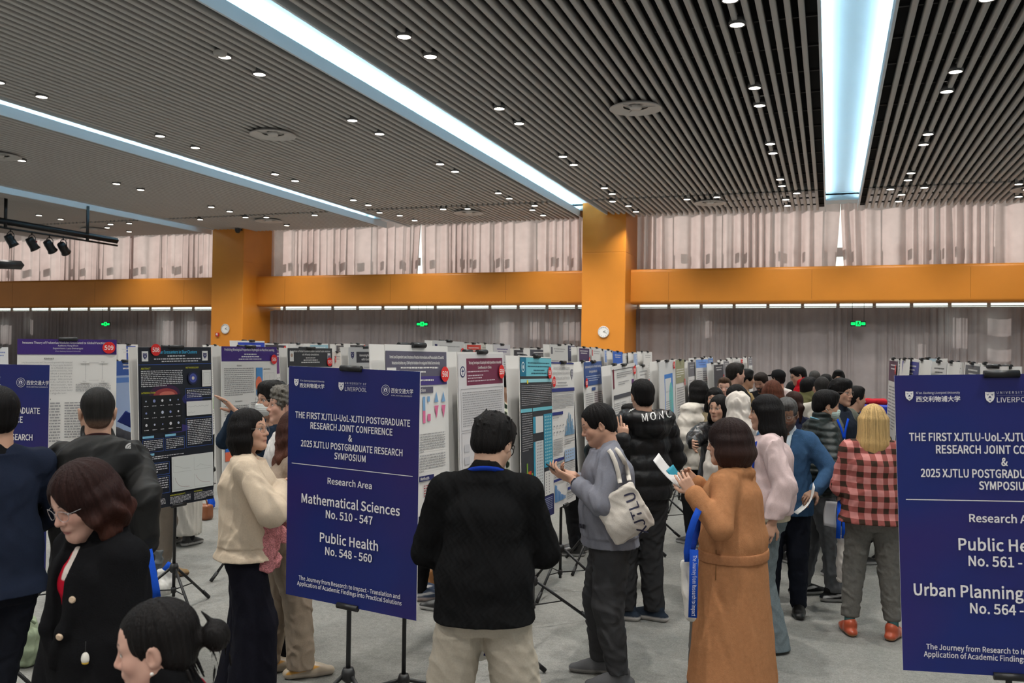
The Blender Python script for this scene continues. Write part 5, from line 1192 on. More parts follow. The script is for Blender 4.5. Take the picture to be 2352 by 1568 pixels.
from mathutils.bvhtree import BVHTree
class Surf:
    """finds where a line of sight from the photo meets a built thing"""
    def __init__(s, ob):
        me = ob.data; n = len(me.vertices); co = np.empty(n*3, f4); me.vertices.foreach_get('co', co); co = co.reshape(-1, 3).astype(float)
        par = ob.parent; th = par.rotation_euler.z if par else 0; R = rot('z', math.degrees(th)); s.R = R; s.o = np.array(par.location if par else (0,0,0))
        W = co @ R.T+s.o; s.b = BVHTree.FromPolygons([tuple(p) for p in W], [tuple(p.vertices) for p in me.polygons]); s.par = par
    def px(s, x, y):
        d = ray(x, y); h, n, i, t = s.b.ray_cast(Vector(CAM), Vector(d)); return (None, None) if h is None else (np.array(h), np.array(n))
    def world(s, p):
        d = np.asarray(p)-CAM; h, n, i, t = s.b.ray_cast(Vector(CAM), Vector(d)); return None if h is None else (np.array(h), np.array(n))
    def local(s, p): return s.R.T @ (np.asarray(p)-s.o)
    def path(s, pts, off=.006, n=4):
        out = []
        for (x0, y0), (x1, y1) in zip(pts, pts[1:]):
            for i in range(n+(1 if (x1, y1) == tuple(pts[-1]) else 0)):
                t = i/n; h, nn = s.px(x0+(x1-x0)*t, y0+(y1-y0)*t)
                if h is not None: out.append((s.local(h+nn*off), s.R.T @ nn))
        return out
    def ribbon(s, name, pts, w, col, off=.006, m=None, n=4):
        P = s.path(pts, off, n); mb = MB(); vs = []
        for i, (p, nn) in enumerate(P):
            t = nrm(P[min(i+1, len(P)-1)][0]-P[max(0, i-1)][0]); b = nrm(np.cross(t, nn)); vs += [p-b*w/2, p+b*w/2]
        mb.add(vs, [(2*i, 2*i+1, 2*i+3, 2*i+2) for i in range(len(P)-1)], col, True); ob = mb.build(name, m or CLOTH, s.par); sm = ob.modifiers.new('t', 'SOLIDIFY'); sm.thickness = .004; sm.offset = 0; return ob
    def text(s, name, t, x, y, size, col, ang=0, bold=.01, off=.003, width=None, parent=None, spacing=1.0, sub=3):
        """lettering laid on the surface, centred on a photo point"""
        h, nn = s.px(x, y)
        if h is None: return None
        d = np.linalg.norm(h-CAM); r = RM @ np.array([1,0,0.]); u = RM @ np.array([0,1,0.]); c, sn = math.cos(math.radians(ang)), math.sin(math.radians(ang))
        ex, ey = r*c+u*sn, -r*sn+u*c; P, f = _T(t, size, 0, spacing); xs = [p[0] for p in P]; ys = [p[1] for p in P]; mx, my = (min(xs)+max(xs))/2, (min(ys)+max(ys))/2; k = width/(max(xs)-min(xs)) if width else 1
        vs = []
        for a, b in P:
            w = h+ex*(a-mx)*k+ey*(b-my); q = s.world(w); vs.append(s.local((q[0] if q else w)-nrm(w-CAM)*off))
        mb = MB(); mb.add(vs, f, col)
        if bold:
            for q in (-1, 1): w = s.R.T @ (ex*q*bold*size); mb.add([v+w for v in vs], f, col)
        return mb.build(name, PRINT, parent or s.par)
    def dot(s, name, x, y, r, col, m=None, flat=.35):
        h, nn = s.px(x, y)
        if h is None: return None
        p, n_ = s.local(h), s.R.T @ nn; q = Vector((0,0,1)).rotation_difference(Vector(n_)).to_matrix().to_4x4(); q.translation = p
        mb = MB(); mb.lathe([(r*.7, r*flat), (r, r*flat*.5), (r, -.004)], 14, col, q); mb.poly([q @ Vector((r*.7*math.cos(a*.4488), r*.7*math.sin(a*.4488), r*flat)) for a in range(14)], col); return mb.build(name, m or PRINT, s.par)
# ------------------------------------------------------------------ people, nearest first
A = np.array
def pal(n=(0,0,1), **k): return dict(n=n, **k)
# man in navy at the left edge
p = Human('man in a navy suit jacket seen from behind at the left picture edge', -6, 885, 4.15, 12, hs=1.02, feet={1:(-.03,0,-8),-1:(-.26,.02,8)})
p.arms(L=dict(w=p.S[-1]+A([.05,.30,-.30]), pole=(-1,-.6,-.4)), R=dict(w=p.S[1]+A([-.02,.30,-.34]), pole=(1,-.7,-.5))).legs().body().hair('short', vol=.004)
p.top('suit_jacket', .845*p.k, CLOTH, (.014,.019,.036), t=.028, hem=.03, sl=(.070,.064,.050), wa=1.25, fold=.007, freq=26)
p.top('turtleneck', 1.2*p.k, CLOTH, (.008,.008,.009), t=.012, collar=('stand', .055, .058), sleeves=())
p.pants(CLOTH, (.010,.011,.016), r=(.095,.078,.06)); p.shoes((.01,.01,.01), (.01,.01,.01))
# man in black hooded shell
p = Human('man with cropped hair in a black hooded jacket, seen from behind at left', 225, 882, 4.5, 4, hs=1.03, build=.95, hair=(.018,.017,.016))
p.arms(R=dict(w=p.loc(338,1250,4.42), pole=(.05,-1,0), n=(-1,0,.2), curl=55), L=dict(w=p.S[-1]+A([.02,.24,-.32]), pole=(-1,-.55,-.3))).legs().body().hair('buzz')
def hood(G):
    c = p.nb; G.chain([c+A([-.15,-.03,-.02]), c+A([-.12,-.11,-.06]), c+A([0,-.145,-.10]), c+A([.12,-.11,-.06]), c+A([.15,-.03,-.02])], [.05,.062,.075,.062,.05], .03)
    G.ell(c+A([0,-.13,-.02]), [.165,.075,.085], .03); G.ell(c+A([0,-.055,.085]), [.085,.065,.06], .02, sub=True)
J = p.top('jacket', .80*p.k, NYLON, (.022,.022,.022), t=.036, hem=.02, sl=(.070,.068,.055), cuff=1.0, wa=1.3, fold=.013, freq=30, extra=hood, collar=('stand', .05, .075))
p.collar_band('shirt_collar', (.03,.012,.014), r=.066, z=.035, w=.03)
S_ = Surf(J)
for i, (r0, r1) in enumerate(((.0, .007), (.010, .017), (.020, .027))):
    pass
h_, n_ = S_.px(291, 1026)
if h_ is not None:
    mb = MB(); r_ = RM @ A([1,0,0.]); u_ = RM @ A([0,1,0.]); base = h_+n_*.014-u_*.012+r_*.012
    for r0, r1 in ((.0, .008), (.0105, .018), (.0205, .028)):
        for i in range(8):
            a0, a1 = math.pi/2+i*math.pi/16, math.pi/2+(i+1)*math.pi/16
            mb.add([S_.local(base+r_*r*math.cos(a)+u_*r*math.sin(a)) for r, a in ((r0,a0),(r1,a0),(r1,a1),(r0,a1))], [(0,1,2,3)], (.7,.7,.7))
    mb.build('chest_logo', PRINT, p.t)
p.pants(CLOTH, (.012,.012,.013)); p.shoes((.01,.01,.01), (.02,.02,.02))
# woman in black coat with glasses, looking down to the left
p = Human('woman with auburn wavy bob and glasses in a black wool coat, looking down', 192, 1058, 3.15, 122, fem=True, hair=(.020,.009,.008), head=(2,22,0), lean=4, skin=(.50,.30,.235), hs=1.05)
p.arms(L=dict(w=p.S[-1]+A([.0,.10,-.48]), pole=(-1,-1,0)), R=dict(w=p.S[1]+A([.0,.10,-.48]), pole=(1,-1,0))).legs().body(v=.0035, lips=(.33,.05,.06), lid=.55).hair('bob', length=.125, wave=.009, part=.8, vol=.008, tips=(.050,.018,.012), streak=.5, v=.0038)
def lapel(G):
    for sd in (1, -1): G.chain([p.nb+A([sd*.06,-.03,.03]), p.tp((sd*.075,.085,1.36*p.k)), p.tp((sd*.045,.165,1.15*p.k)), p.tp((.02,.165,1.02*p.k))], [.026,.024,.026,.014], .02)
    G.cone(p.tp((0,.11,1.50*p.k)), p.tp((0,.17,1.08*p.k)), .050, .008, .01, sub=True)
J = p.top('coat', .25*p.k, WOOL, (.0075,.0075,.0085), t=.036, hem=.05, sl=(.074,.070,.056), cuff=.98, wa=1.35, fold=.006, freq=22, extra=lapel, v=.006, collar=('stand', .05, .07))
p.top('blouse', 1.0*p.k, CLOTH, lambda P: mix(np.tile(A([.36,.006,.020]), (len(P), 1)), (.55,.50,.46), sstep(P[:,2]/p.k, 1.31, 1.315)*sstep(-P[:,0], -.012, -.008)), t=.010, sleeves=(), v=.006)
p.glasses((.35,.33,.34), rimless=True, th=.001)
S_ = Surf(J)
for x, y in ((166, 1377), (136, 1463)): S_.dot('button', x, y, .012, (.50,.38,.27), mat('horn_button', None, .25, .6))
G = Solid(); G.ell(p.hd((-.083,0,-.05)), [.005]*3).ell(p.hd((.083,0,-.05)), [.005]*3); G.mesh('earring', .002, mat('pearl', (.7,.68,.64), .2, .6), p.t)
p.pants(CLOTH, (.01,.01,.011)); p.shoes((.01,.01,.01))
h_, n_ = S_.px(207, 1502)
if h_ is not None:
    h_ = h_+n_*.03; t = thing('bag_charm', 'tiny white and yellow charm hanging at the black wool coat', 'charm', h_)
    G = Solid(); G.ell((0,0,.004), (.010,.008,.011)).ell((0,0,-.012), (.012,.009,.010)); G.mesh('body', .0025, mat('charm_white', (.65,.64,.58), .5), t)
    G = Solid(); G.ell((0,.0,-.019), (.0125,.0095,.006)); G.mesh('base', .0025, mat('charm_yellow', (.6,.38,.04), .5), t); m = MB(); m.tube([(0,0,.012),(.001,0,.05)], .0012, 5); m.build('cord', BLK, t)
# girl with bun, bottom left
p = Human('girl with black hair in a messy bun and red knitwear, low at the left foreground', 362, 1370, 2.42, 76, fem=True, head=(0,10,0), hs=1.0, skin=(.50,.30,.235))
p.arms().legs().body(v=.0035).hair('bun', bunpos=(0,-.158,-.005), v=.003, streak=.5)
p.top('knit_cardigan', .75*p.k, WOOL, lambda P: np.where((np.sin(P[:,2:3]*260)*np.sin(P[:,0:1]*230+P[:,1:2]*190) > .55), A([[.02,.01,.012]]), A([[.22,.008,.018]])), t=.026, wa=1.3, neckr=.10)
p.top('turtleneck', 1.1*p.k, CLOTH, (.007,.007,.008), t=.022, collar=('stand', .075, .064), sleeves=(), v=.005)
p.pants(CLOTH, (.01,.01,.012)); p.shoes((.02,.02,.02))
G = Solid(); G.ell(p.hd((-.082,.0,-.052)), [.005]*3); G.mesh('earring', .002, mat('pearl'), p.t)
# woman in cream sweatshirt
p = Human('woman with black bob and round glasses in a cream sweatshirt, holding a pink jacket', 574, 935, 5.2, -92, fem=True, head=(-24,-6,0), feet={1:(.10,.04,-6),-1:(-.10,-.03,6)})
p.arms(R=dict(e=p.loc(627,1178,4.97), w=p.loc(640,1120,5.25)), L=dict(w=p.tp((.02,.30,1.10*p.k)), pole=(-.6,-.2,-1))).legs().body(v=.0042).hair('bob', length=.138, vol=.0, part=-.6, v=.0045)
J = p.top('sweatshirt', .865*p.k, CLOTH, (.60,.50,.385), t=.034, hem=.035, sl=(.062,.080,.058), cuff=.97, wa=1.12, fold=.012, freq=26, band=.07, shk=.008)
p.pants(DENIM, (.0085,.0085,.014), r=(.100,.118,.140), z0=.03, z1=1.02, hipw=-.012, fold=.007, freq=24); p.shoes((.05,.05,.05))
p.glasses((.30,.28,.26), r=.024, th=.001)
G = Solid(); Q = lambda x, y, d: p.loc(x, y, d); vw = nrm(p.Rz.T @ ray(620, 1200))
G.chain([Q(575,1160,5.15), Q(620,1150,5.2), Q(655,1140,5.3)], [.05,.06,.05], .04, w=vw, f=.45); G.chain([Q(590,1185,5.1), Q(606,1240,5.08), Q(612,1296,5.08)], [.045,.040,.046], .04, w=vw, f=.45)
G.chain([Q(620,1200,5.12), Q(628,1250,5.12), Q(632,1288,5.12)], [.045,.03,.038], .02, w=vw, f=.45); G.chain([Q(630,1195,5.15), Q(645,1225,5.15), Q(655,1240,5.15)], [.04,.03,.03], .02, w=vw, f=.45); G.chain([Q(640,1150,5.25), Q(665,1200,5.3)], [.05,.045], .03, w=vw, f=.45)
G.disp(folds(9, .016, 42)); TW = mat('tweed_pink', (.50,.20,.215), .95, .1, noise=.7, nscale=170, bump=.6, bscale=260)
o = G.mesh('tweed_jacket', .006, TW, p.t); Wm = Matrix.Translation(p.root) @ Matrix.Rotation(p.yaw, 4, 'Z'); o.parent = None; o.matrix_world = Wm; tag(o, 'pink tweed jacket draped over the arms of the woman in cream', 'jacket')
# woman behind the middle sign
p = Human('woman with long wavy auburn hair in beige, mostly hidden by the middle blue sign', 688, 942, 5.7, -78, fem=True, hair=(.05,.022,.017), lean=10, feet={1:(.09,.13,-4),-1:(-.08,-.05,2)})
p.arms(R=dict(w=p.tp((.1,.3,1.1*p.k))), L=dict(w=p.tp((-.1,.3,1.1*p.k)))).legs().body().hair('long', length=.44, wave=.008, vol=.012, tips=(.16,.06,.035), streak=.5)
p.top('coat', .84*p.k, WOOL, (.30,.235,.185), t=.04, hem=.02, sl=(.072,.068,.05), wa=1.3); p.pants(CLOTH, (.33,.265,.205), r=(.095,.085,.085), z0=.06); p.shoes((.48,.40,.30), (.55,.48,.40), big=1.12, accent=A((.6,.30,.05)))
# masked man raising a hand
p = Human('man in a face mask raising his hand before the 506 poster', 626, 874, 6.25, 128, head=(-8,0,0), hair=(.014,.013,.013))
p.arms(R=dict(w=p.loc(543,948,6.0), pole=(.8,.2,-1), f=p.loc(508,905,6.0)-p.loc(545,945,6.0), n=(-.2,.3,-1), curl=6, spread=1.5), L=None).legs().body(v=.0055).hair('mess', vol=.010, fringe=False)
p.top('jacket', .84*p.k, DENIM, (.018,.030,.052), t=.03, cuff=.95); p.pants(CLOTH, (.02,.02,.025)); p.shoes((.03,.03,.03)); p.mask(); p.glasses((.3,.3,.3), th=.001)
# grey curly man
p = Human('man with curly grey hair and white shirt beside the middle blue sign', 656, 884, 5.95, 96, hair=(.13,.12,.105), skin=PINK_SKIN, head=(0,-2,0))
p.arms().legs().body(jaw=1.06, brow=(.08,.07,.06)).hair('curly', vol=.004, streak=.6); p.top('shirt', .82*p.k, CLOTH, (.62,.61,.60), t=.024); p.pants(CLOTH, (.02,.02,.03)); p.shoes((.02,.02,.02))
# man in black cable knit, from behind
p = Human('man in a black cable-knit sweater and cream trousers, seen from behind in the centre', 1134, 946, 4.05, -2, head=(-24,26,0), lean=6, hs=1.04, build=1.0, feet={1:(.215,0,-12),-1:(-.215,.02,12)}, skin=(.54,.33,.235))
p.arms(R=dict(w=p.tp((.10,.28,1.13*p.k)), pole=(.75,-.7,-.4)), L=dict(w=p.tp((-.10,.28,1.13*p.k)), pole=(-.75,-.7,-.4))).legs().body(v=.0042).hair('mess', vol=.006, v=.0042)
def crew(G): G.cone(p.nb+A([0,0,-.015]), p.nb+nrm(p.piv-p.nb)*.03, .085, .072, .015)
J = p.top('sweater', .855*p.k, KNIT, (.0085,.0085,.009), t=.040, hem=.010, sl=(.076,.074,.056), cuff=1.0, wa=1.28, fold=.009, freq=22, extra=crew)
p.pants(CLOTH, (.41,.37,.305), r=(.108,.104,.098), z0=.04, hipw=.022, fold=.012, freq=28); p.shoes((.3,.3,.3), (.5,.5,.5))
p.collar_band('lanyard', srgb(28,60,165), r=.079, z=.028, w=.020); p.glasses((.012,.012,.012), th=.0022)
# man in grey sweatshirt with tote
p = Human('man in a grey sweatshirt looking at his phone, tote bag on his shoulder', 1374, 925, 5.64, 97, head=(0,20,0), lean=3, build=1.03, feet={1:(.13,.03,-8),-1:(-.12,-.04,6)}, skin=(.50,.285,.20))
p.arms(L=dict(w=p.loc(1313,1100,5.48), pole=(-.7,-.4,-1), f=p.loc(1278,1083,5.5)-p.loc(1313,1098,5.48), n=(.55,0,.8), curl=[18,24,28,30], th=22), R=dict(w=p.loc(1318,1092,5.72), pole=(.6,-.4,-1), f=p.loc(1282,1080,5.62)-p.loc(1318,1090,5.72), n=(-.6,0,.75), curl=[20,26,30,34], th=22)).legs().body(v=.0042, jaw=1.07, lid=.55).hair('recede', vol=.003, v=.0045)
J = p.top('sweatshirt', .85*p.k, CLOTH, (.185,.19,.225), t=.040, hem=.022, sl=(.070,.066,.054), cuff=.70, wa=1.35, fold=.013, freq=30, band=.055)
p.pants(CLOTH, (.047,.047,.050), r=(.112,.096,.062), z0=.085, hipw=.015, fold=.013, freq=30); p.shoes((.10,.10,.105), (.25,.24,.23), m=CLOTH)
W_ = p.arm[-1]['W']; E_ = p.arm[-1]['E']; d_ = nrm(W_-E_); m = MB(); c_ = W_-d_*.03
ring = [c_+(nrm(np.cross(d_, A([0,0,1])))*math.cos(a)+nrm(np.cross(d_, np.cross(d_, A([0,0,1]))))*math.sin(a))*.0285 for a in np.linspace(0, 6.283, 18, endpoint=False)]
m.tube(ring, .008, 6, (.015,.015,.016), closed=True); m.build('wristwatch', mat('watch_black', None, .3, .5), p.t)
tt = p.loc(1296, 1102, 5.36); G = Solid(); G.box(c_+nrm(p.loc(1300,1100,4)-c_)*.030, (.019,.019,.005), np.stack([d_, nrm(np.cross(nrm(p.loc(1300,1100,4)-c_), d_)), nrm(p.loc(1300,1100,4)-c_)], 1), r=.004); G.mesh('watch_face', .002, mat('watch_glass', (.02,.02,.03), .1, .7), p.t)
S_ = Surf([c for c in p.t.children if c.name.startswith('trousers')][0]); S_.text('trouser_logo', 'adidas', 1321, 1310, .014, (.6,.6,.6), bold=.02)
mb = MB()
for i in range(3):
    q = [S_.px(1317+i*3+a, 1306-b) for a, b in ((0,0),(2.4,0),(2.4,3+i*2.2),(.6,4.5+i*2.2))]
    if all(v[0] is not None for v in q): mb.add([S_.local(v[0]+v[1]*.004) for v in q], [(0,1,2,3)], (.6,.6,.6))
if mb.v: mb.build('trouser_emblem', PRINT, p.t)
S_ = Surf(J); q = [S_.px(x, y) for x, y in ((1332,1201),(1346,1203),(1346,1213),(1332,1211))]; mb = MB()
if all(v[0] is not None for v in q): mb.add([S_.local(v[0]+v[1]*.010) for v in q], [(3,2,1,0)], (.02,.02,.03)); mb.build('hem_patch', CLOTH, p.t)
GREYMAN, GREY_J = p, S_
# phone
a, b = at_depth(1266, 1073, 5.52), at_depth(1288, 1082, 5.60); t = thing('smartphone', 'dark smartphone in the hands of the man in grey', 'phone', (a+b)/2)
u_ = nrm(b-a); n_ = nrm(A([.3,-.4,1.0])-u_*(A([.3,-.4,1.0])@u_)); G = Solid(); G.box((0,0,0), (.072,.036,.0045), np.stack([u_, np.cross(n_, u_), n_], 1), r=.004); G.mesh('body', .003, mat('phone_black', (.012,.012,.014), .2, .6), t)
G = Solid(); G.box(n_*.004, (.066,.032,.0012), np.stack([u_, np.cross(n_, u_), n_], 1), r=.001); G.mesh('screen', .0022, mat('phone_screen', (.02,.025,.03), .1, .7), t)
# man in black puffer
p = Human('man in a shiny black hooded puffer jacket, seen from behind', 1476, 868, 6.95, 26, head=(-10,4,0), hs=1.05, build=1.08, feet={1:(.10,-.02,40),-1:(-.10,.05,48)})
p.arms(L=dict(w=p.loc(1432,1012,6.55), pole=(-1,-.3,-.8), f=(0,.1,1), n=(.3,1,0), curl=[5,8,45,50]), R=dict(w=p.tp((.16,.26,1.05*p.k)), pole=(1,-.6,-.4))).legs().body(v=.0055).hair('short', vol=.0)
def hood(G):
    c = p.nb; G.chain([c+A([-.135,.02,.02]), c+A([-.13,-.10,.0]), c+A([0,-.165,-.03]), c+A([.13,-.10,.0]), c+A([.135,.02,.02])], [.055,.068,.085,.068,.055], .02)
    G.ell(c+A([0,-.12,-.06]), [.15,.075,.11], .02); G.ell(c+A([0,-.02,.11]), [.09,.085,.07], .02, sub=True)
PUF = mat('puffer_nylon', None, .42, .25, bump=.2, bscale=60)
J = p.top('puffer_jacket', .88*p.k, PUF, (.010,.010,.011), t=.044, sl=(.082,.080,.060), cuff=.98, wa=1.3, fold=.006, freq=40, puff=(.013,.115), extra=hood, collar=('stand', .05, .08))
S_ = Surf(J); S_.text('hood_lettering', 'MONC', 1508, 954, .085, (.75,.75,.75), ang=9, bold=.012, width=.215, off=.014, spacing=1.1)
for i, x in enumerate((1448, 1453, 1458)): S_.ribbon('hood_stripe', [(x-3, 948-i*3), (x+6, 936-i*3)], .006, (.7,.7,.7), off=.005)
p.pants(CLOTH, (.030,.030,.032), r=(.115,.095,.075), z0=.075, fold=.014, freq=34); p.shoes((.022,.030,.045), (.52,.50,.48), m=CLOTH, big=1.1, sz=.035)
# hidden woman, legs only
p = Human('person in beige trousers and black shoes, hidden behind the grey sweatshirt man', 1452, 925, 7.9, 90, fem=True, feet={1:(.09,.12,0),-1:(-.09,.06,0)}, v=.011)
p.arms().legs().body().hair('short').top('coat', .8*p.k, CLOTH, (.03,.03,.03)); p.pants(CLOTH, (.50,.42,.37), r=(.10,.088,.082), z0=.06); p.shoes((.01,.01,.01), (.01,.01,.01))
# woman in camel coat
p = Human('woman with dark brown bob in a long belted camel coat, holding papers', 1672, 963, 5.2, 72, fem=True, hair=(.018,.010,.009), head=(8,2,0), lean=2, build=1.06, hs=1.05)
p.arms(L=dict(w=p.loc(1592,1132,5.0), pole=(-.6,-.25,-1), f=p.loc(1568,1098,5.02)-p.loc(1590,1130,5.0), n=(.7,.5,.4), curl=[28,34,38,42], th=26), R=dict(w=p.loc(1600,1108,5.3), pole=(.6,-.3,-1), f=p.loc(1574,1086,5.28)-p.loc(1600,1106,5.3), n=(-.7,.2,.5), curl=[22,28,34,38], th=26)).legs().body(v=.0042).hair('bob', length=.118, vol=.014, v=.0045, streak=.45, tips=(.05,.024,.018))
def lap(G):
    for sd in (1, -1): G.chain([p.nb+A([sd*.07,-.02,.01]), p.tp((sd*.07,.10,1.34*p.k)), p.tp((sd*.03,.16,1.16*p.k))], [.03,.022,.02], .02)
    G.chain([p.nb+A([-.07,-.05,.0]), p.nb+A([0,-.085,-.005]), p.nb+A([.07,-.05,.0])], [.03,.03,.03], .02)
J = p.top('coat', .19*p.k, WOOL, (.385,.178,.082), t=.040, hem=.085, sl=(.072,.068,.056), cuff=.93, wa=1.3, fold=.006, freq=18, extra=lap, collar=('stand', .035, .075))
CAMEL, CAMEL_J = p, Surf(J)
G = Solid(); sc_ = p.torso_secs(.19*p.k, .040, .085, wa=1.3); g_ = lambda z: [np.interp(z, [r[0] for r in sc_], [r[i] for r in sc_]) for i in range(1, 5)]
zb = .95*p.k; G.loft([(zb-.028, *(g_(zb)[:2]), g_(zb)[2]+.012, g_(zb)[3]+.012), (zb, *(g_(zb)[:2]), g_(zb)[2]+.014, g_(zb)[3]+.014), (zb+.028, *(g_(zb)[:2]), g_(zb)[2]+.011, g_(zb)[3]+.011)], .01)
G.mesh('belt', .006, WOOL, p.t, (.365,.165,.078))
CAMEL_J.ribbon('pocket_seam', [(1645,1262),(1644,1332)], .004, (.22,.11,.045), off=.001)
G = Solid(); G.loft([(.09, 0, .05, .20, .20), (.6, 0, .045, .18, .19)], .02); G.disp(folds(4, .008, 40)); G.mesh('skirt', .008, CLOTH, p.t, (.13,.125,.12)); p.shoes((.02,.02,.02)); p.glasses((.35,.3,.28), th=.001)
# woman in white puffer coat
p = Human('woman with black bob in a short white puffer coat beyond the black puffer', 1602, 862, 9.8, 52, fem=True, H=1.74)
p.arms(L=dict(w=p.S[-1]+A([0,.15,-.42]), pole=(-1,-1,0)), R=None).legs().body().hair('bob', length=.165, vol=.006); J = p.top('puffer_coat', .80*p.k, CLOTH, (.66,.62,.56), t=.075, sl=(.10,.10,.075), puff=(.022,.14), fold=.012, freq=30, collar=('stand', .06, .09)); p.pants(CLOTH, (.012,.012,.013)); p.shoes((.03,.03,.03))
Surf(J).ribbon('bag_strap', [(1612,935),(1624,955),(1634,985)], .022, (.28,.28,.30), off=.008)
# woman with leather jacket
p = Human('woman with long black hair in a black leather jacket, behind the camel coat', 1652, 905, 8.2, 160, fem=True, head=(-10,0,0))
p.arms(R=dict(w=p.loc(1580,1030,7.6), pole=(1,.2,-.3))).legs().body(v=.006).hair('long', length=.25, part=.6); p.top('leather_jacket', .82*p.k, LEATHER, (.009,.009,.010), t=.034, sl=(.085,.082,.058), fold=.014, freq=34, cuff=1.0); p.pants(CLOTH, (.02,.02,.022)); p.shoes((.02,.02,.02))
# white hood
p = Human('person with a white hooded coat, hood up, behind the camel coat woman', 1694, 898, 7.5, 22, fem=True)
p.arms().legs().body().hair('short')
def hood(G):
    h = p.hd; G.ell(h((0,-.02,.02)), A([.100,.122,.115])*p.hs, .02, p.Rh); G.ell(h((0,-.05,-.09)), A([.095,.09,.09])*p.hs, .03, p.Rh); G.cone(h((0,-.04,-.12)), p.nb+A([0,-.02,-.03]), .11, .13, .04); G.ell(h((0,.15,-.03)), A([.075,.11,.11])*p.hs, .01, p.Rh, sub=True)
p.top('hooded_coat', .75*p.k, CLOTH, (.64,.60,.55), t=.045, sl=(.085,.08,.06), fold=.016, freq=34, extra=hood, cut=False); p.pants(CLOTH, (.03,.03,.035)); p.shoes((.4,.4,.4))
# woman in pink sweatshirt
p = Human('woman with long black hair in a pale pink sweatshirt and flared jeans', 1758, 905, 6.35, 92, fem=True, head=(-4,3,0), feet={1:(.09,.06,-4),-1:(-.09,-.03,4)})
p.arms(L=dict(w=p.loc(1774,1200,6.04), pole=(-.2,-1,0), n=(1,.1,0), curl=30)).legs().body(v=.0046, lips=(.42,.14,.13)).hair('long', length=.30, fringe=True, vol=.004, v=.005)
J = p.top('sweatshirt', .92*p.k, CLOTH, (.60,.475,.475), t=.045, sl=(.074,.080,.056), cuff=.95, wa=1.35, fold=.013, freq=28, bag=.006)
G = Solid(); G.loft(p.torso_secs(.875*p.k, .026), .02); G.clip((0,0,1), .98*p.k); G.clip((0,0,-1), -.875*p.k); G.mesh('undershirt', .008, CLOTH, p.t, (.52,.47,.36))
p.pants(DENIM, (.145,.18,.195), r=(.090,.074,.118), z0=.02, z1=1.0, hipw=-.02, fold=.008, freq=30); p.shoes((.52,.45,.36), (.55,.5,.42)); Surf(J).ribbon('lanyard', [(1738,1015),(1733,1045),(1730,1080)], .014, srgb(35,60,150))
# man in blue jacket
p = Human('man with grey hair, glasses and goatee in a blue jacket, reading a paper', 1806, 910, 7.15, 172, hair=(.055,.053,.052), skin=BROWN_SKIN, head=(0,16,0), hs=1.05, feet={1:(.10,.08,-10),-1:(-.10,.0,10)})
p.arms(L=dict(w=p.loc(1872,1128,6.9), pole=(-1,-.4,-.5), f=(.35,.6,-.25), n=(.4,.2,-1), curl=[30,34,38,42])).legs().body(v=.0052, brow=(.03,.028,.026), beard=.75, lips=(.20,.07,.06), lid=.6).hair('short', vol=-.002, col=(.075,.073,.072), streak=.6)
def lap2(G): G.cone(p.tp((0,.10,1.46*p.k)), p.tp((0,.17,1.12*p.k)), .06, .012, .008, sub=True)
p.top('jacket', .80*p.k, WOOL, (.035,.078,.150), t=.034, sl=(.074,.068,.052), fold=.010, freq=28, cuff=.9, extra=lap2); p.top('shirt', 1.0*p.k, CLOTH, (.52,.60,.66), t=.012, collar=('stand', .03, .066), sleeves=()); p.pants(CLOTH, (.011,.013,.020), r=(.105,.082,.062)); p.shoes((.008,.008,.008), (.01,.01,.01), heel=1); p.glasses((.35,.34,.32), th=.0012)
# masked man in quilted jacket
p = Human('man in a mint face mask and black quilted jacket, facing right', 1898, 894, 7.65, -66, head=(-6,8,0), lean=4, skin=(.52,.30,.20), feet={1:(.12,.10,-4),-1:(-.11,-.08,4)})
p.arms(R=dict(w=p.loc(1936,1128,7.3), pole=(1,-.8,0), n=(-1,.1,0), curl=48)).legs().body(v=.0055).hair('short', vol=.005)
J = p.top('quilted_jacket', .86*p.k, PUF, (.012,.017,.016), t=.042, sl=(.078,.074,.054), puff=(.011,.052), fold=.006, freq=24, cuff=.98, wa=1.3, collar=('stand', .06, .075)); p.pants(NYLON, (.105,.11,.118), r=(.108,.090,.070), z0=.08, fold=.013, freq=34); p.shoes((.012,.012,.013), (.42,.42,.41), m=CLOTH, big=1.1, sz=.03, accent=A((.5,.5,.5))); p.mask((.50,.64,.60)); p.collar_band('lanyard', srgb(130,190,215), r=.084, z=.03, w=.014)
# man with glasses and badge
p = Human('man with spiky black hair and glasses in a dark jacket, blue badge on his chest', 1932, 868, 8.4, -128, head=(6,2,0), skin=(.52,.30,.21))
p.arms().legs().body(v=.006).hair('mess', vol=.006); J = p.top('jacket', .80*p.k, CLOTH, lambda P: np.where(((P[:,0:1] > .10) | (P[:,0:1] < -.12)), A([[.13,.135,.115]]), A([[.016,.020,.030]])), t=.036, collar=('stand', .045, .07)); p.pants(CLOTH, (.02,.02,.025)); p.shoes((.02,.02,.02)); p.glasses((.25,.22,.2), th=.0014)
S_ = Surf(J)
for q in ([(1922,962),(1932,985),(1937,1008)], [(1947,962),(1941,985),(1938,1008)]): S_.ribbon('lanyard', q, .020, srgb(25,75,200), off=.010)
q = [S_.px(x, y) for x, y in ((1926,1013),(1948,1013),(1948,1042),(1926,1042))]
c_, nn_ = S_.px(1937, 1026)
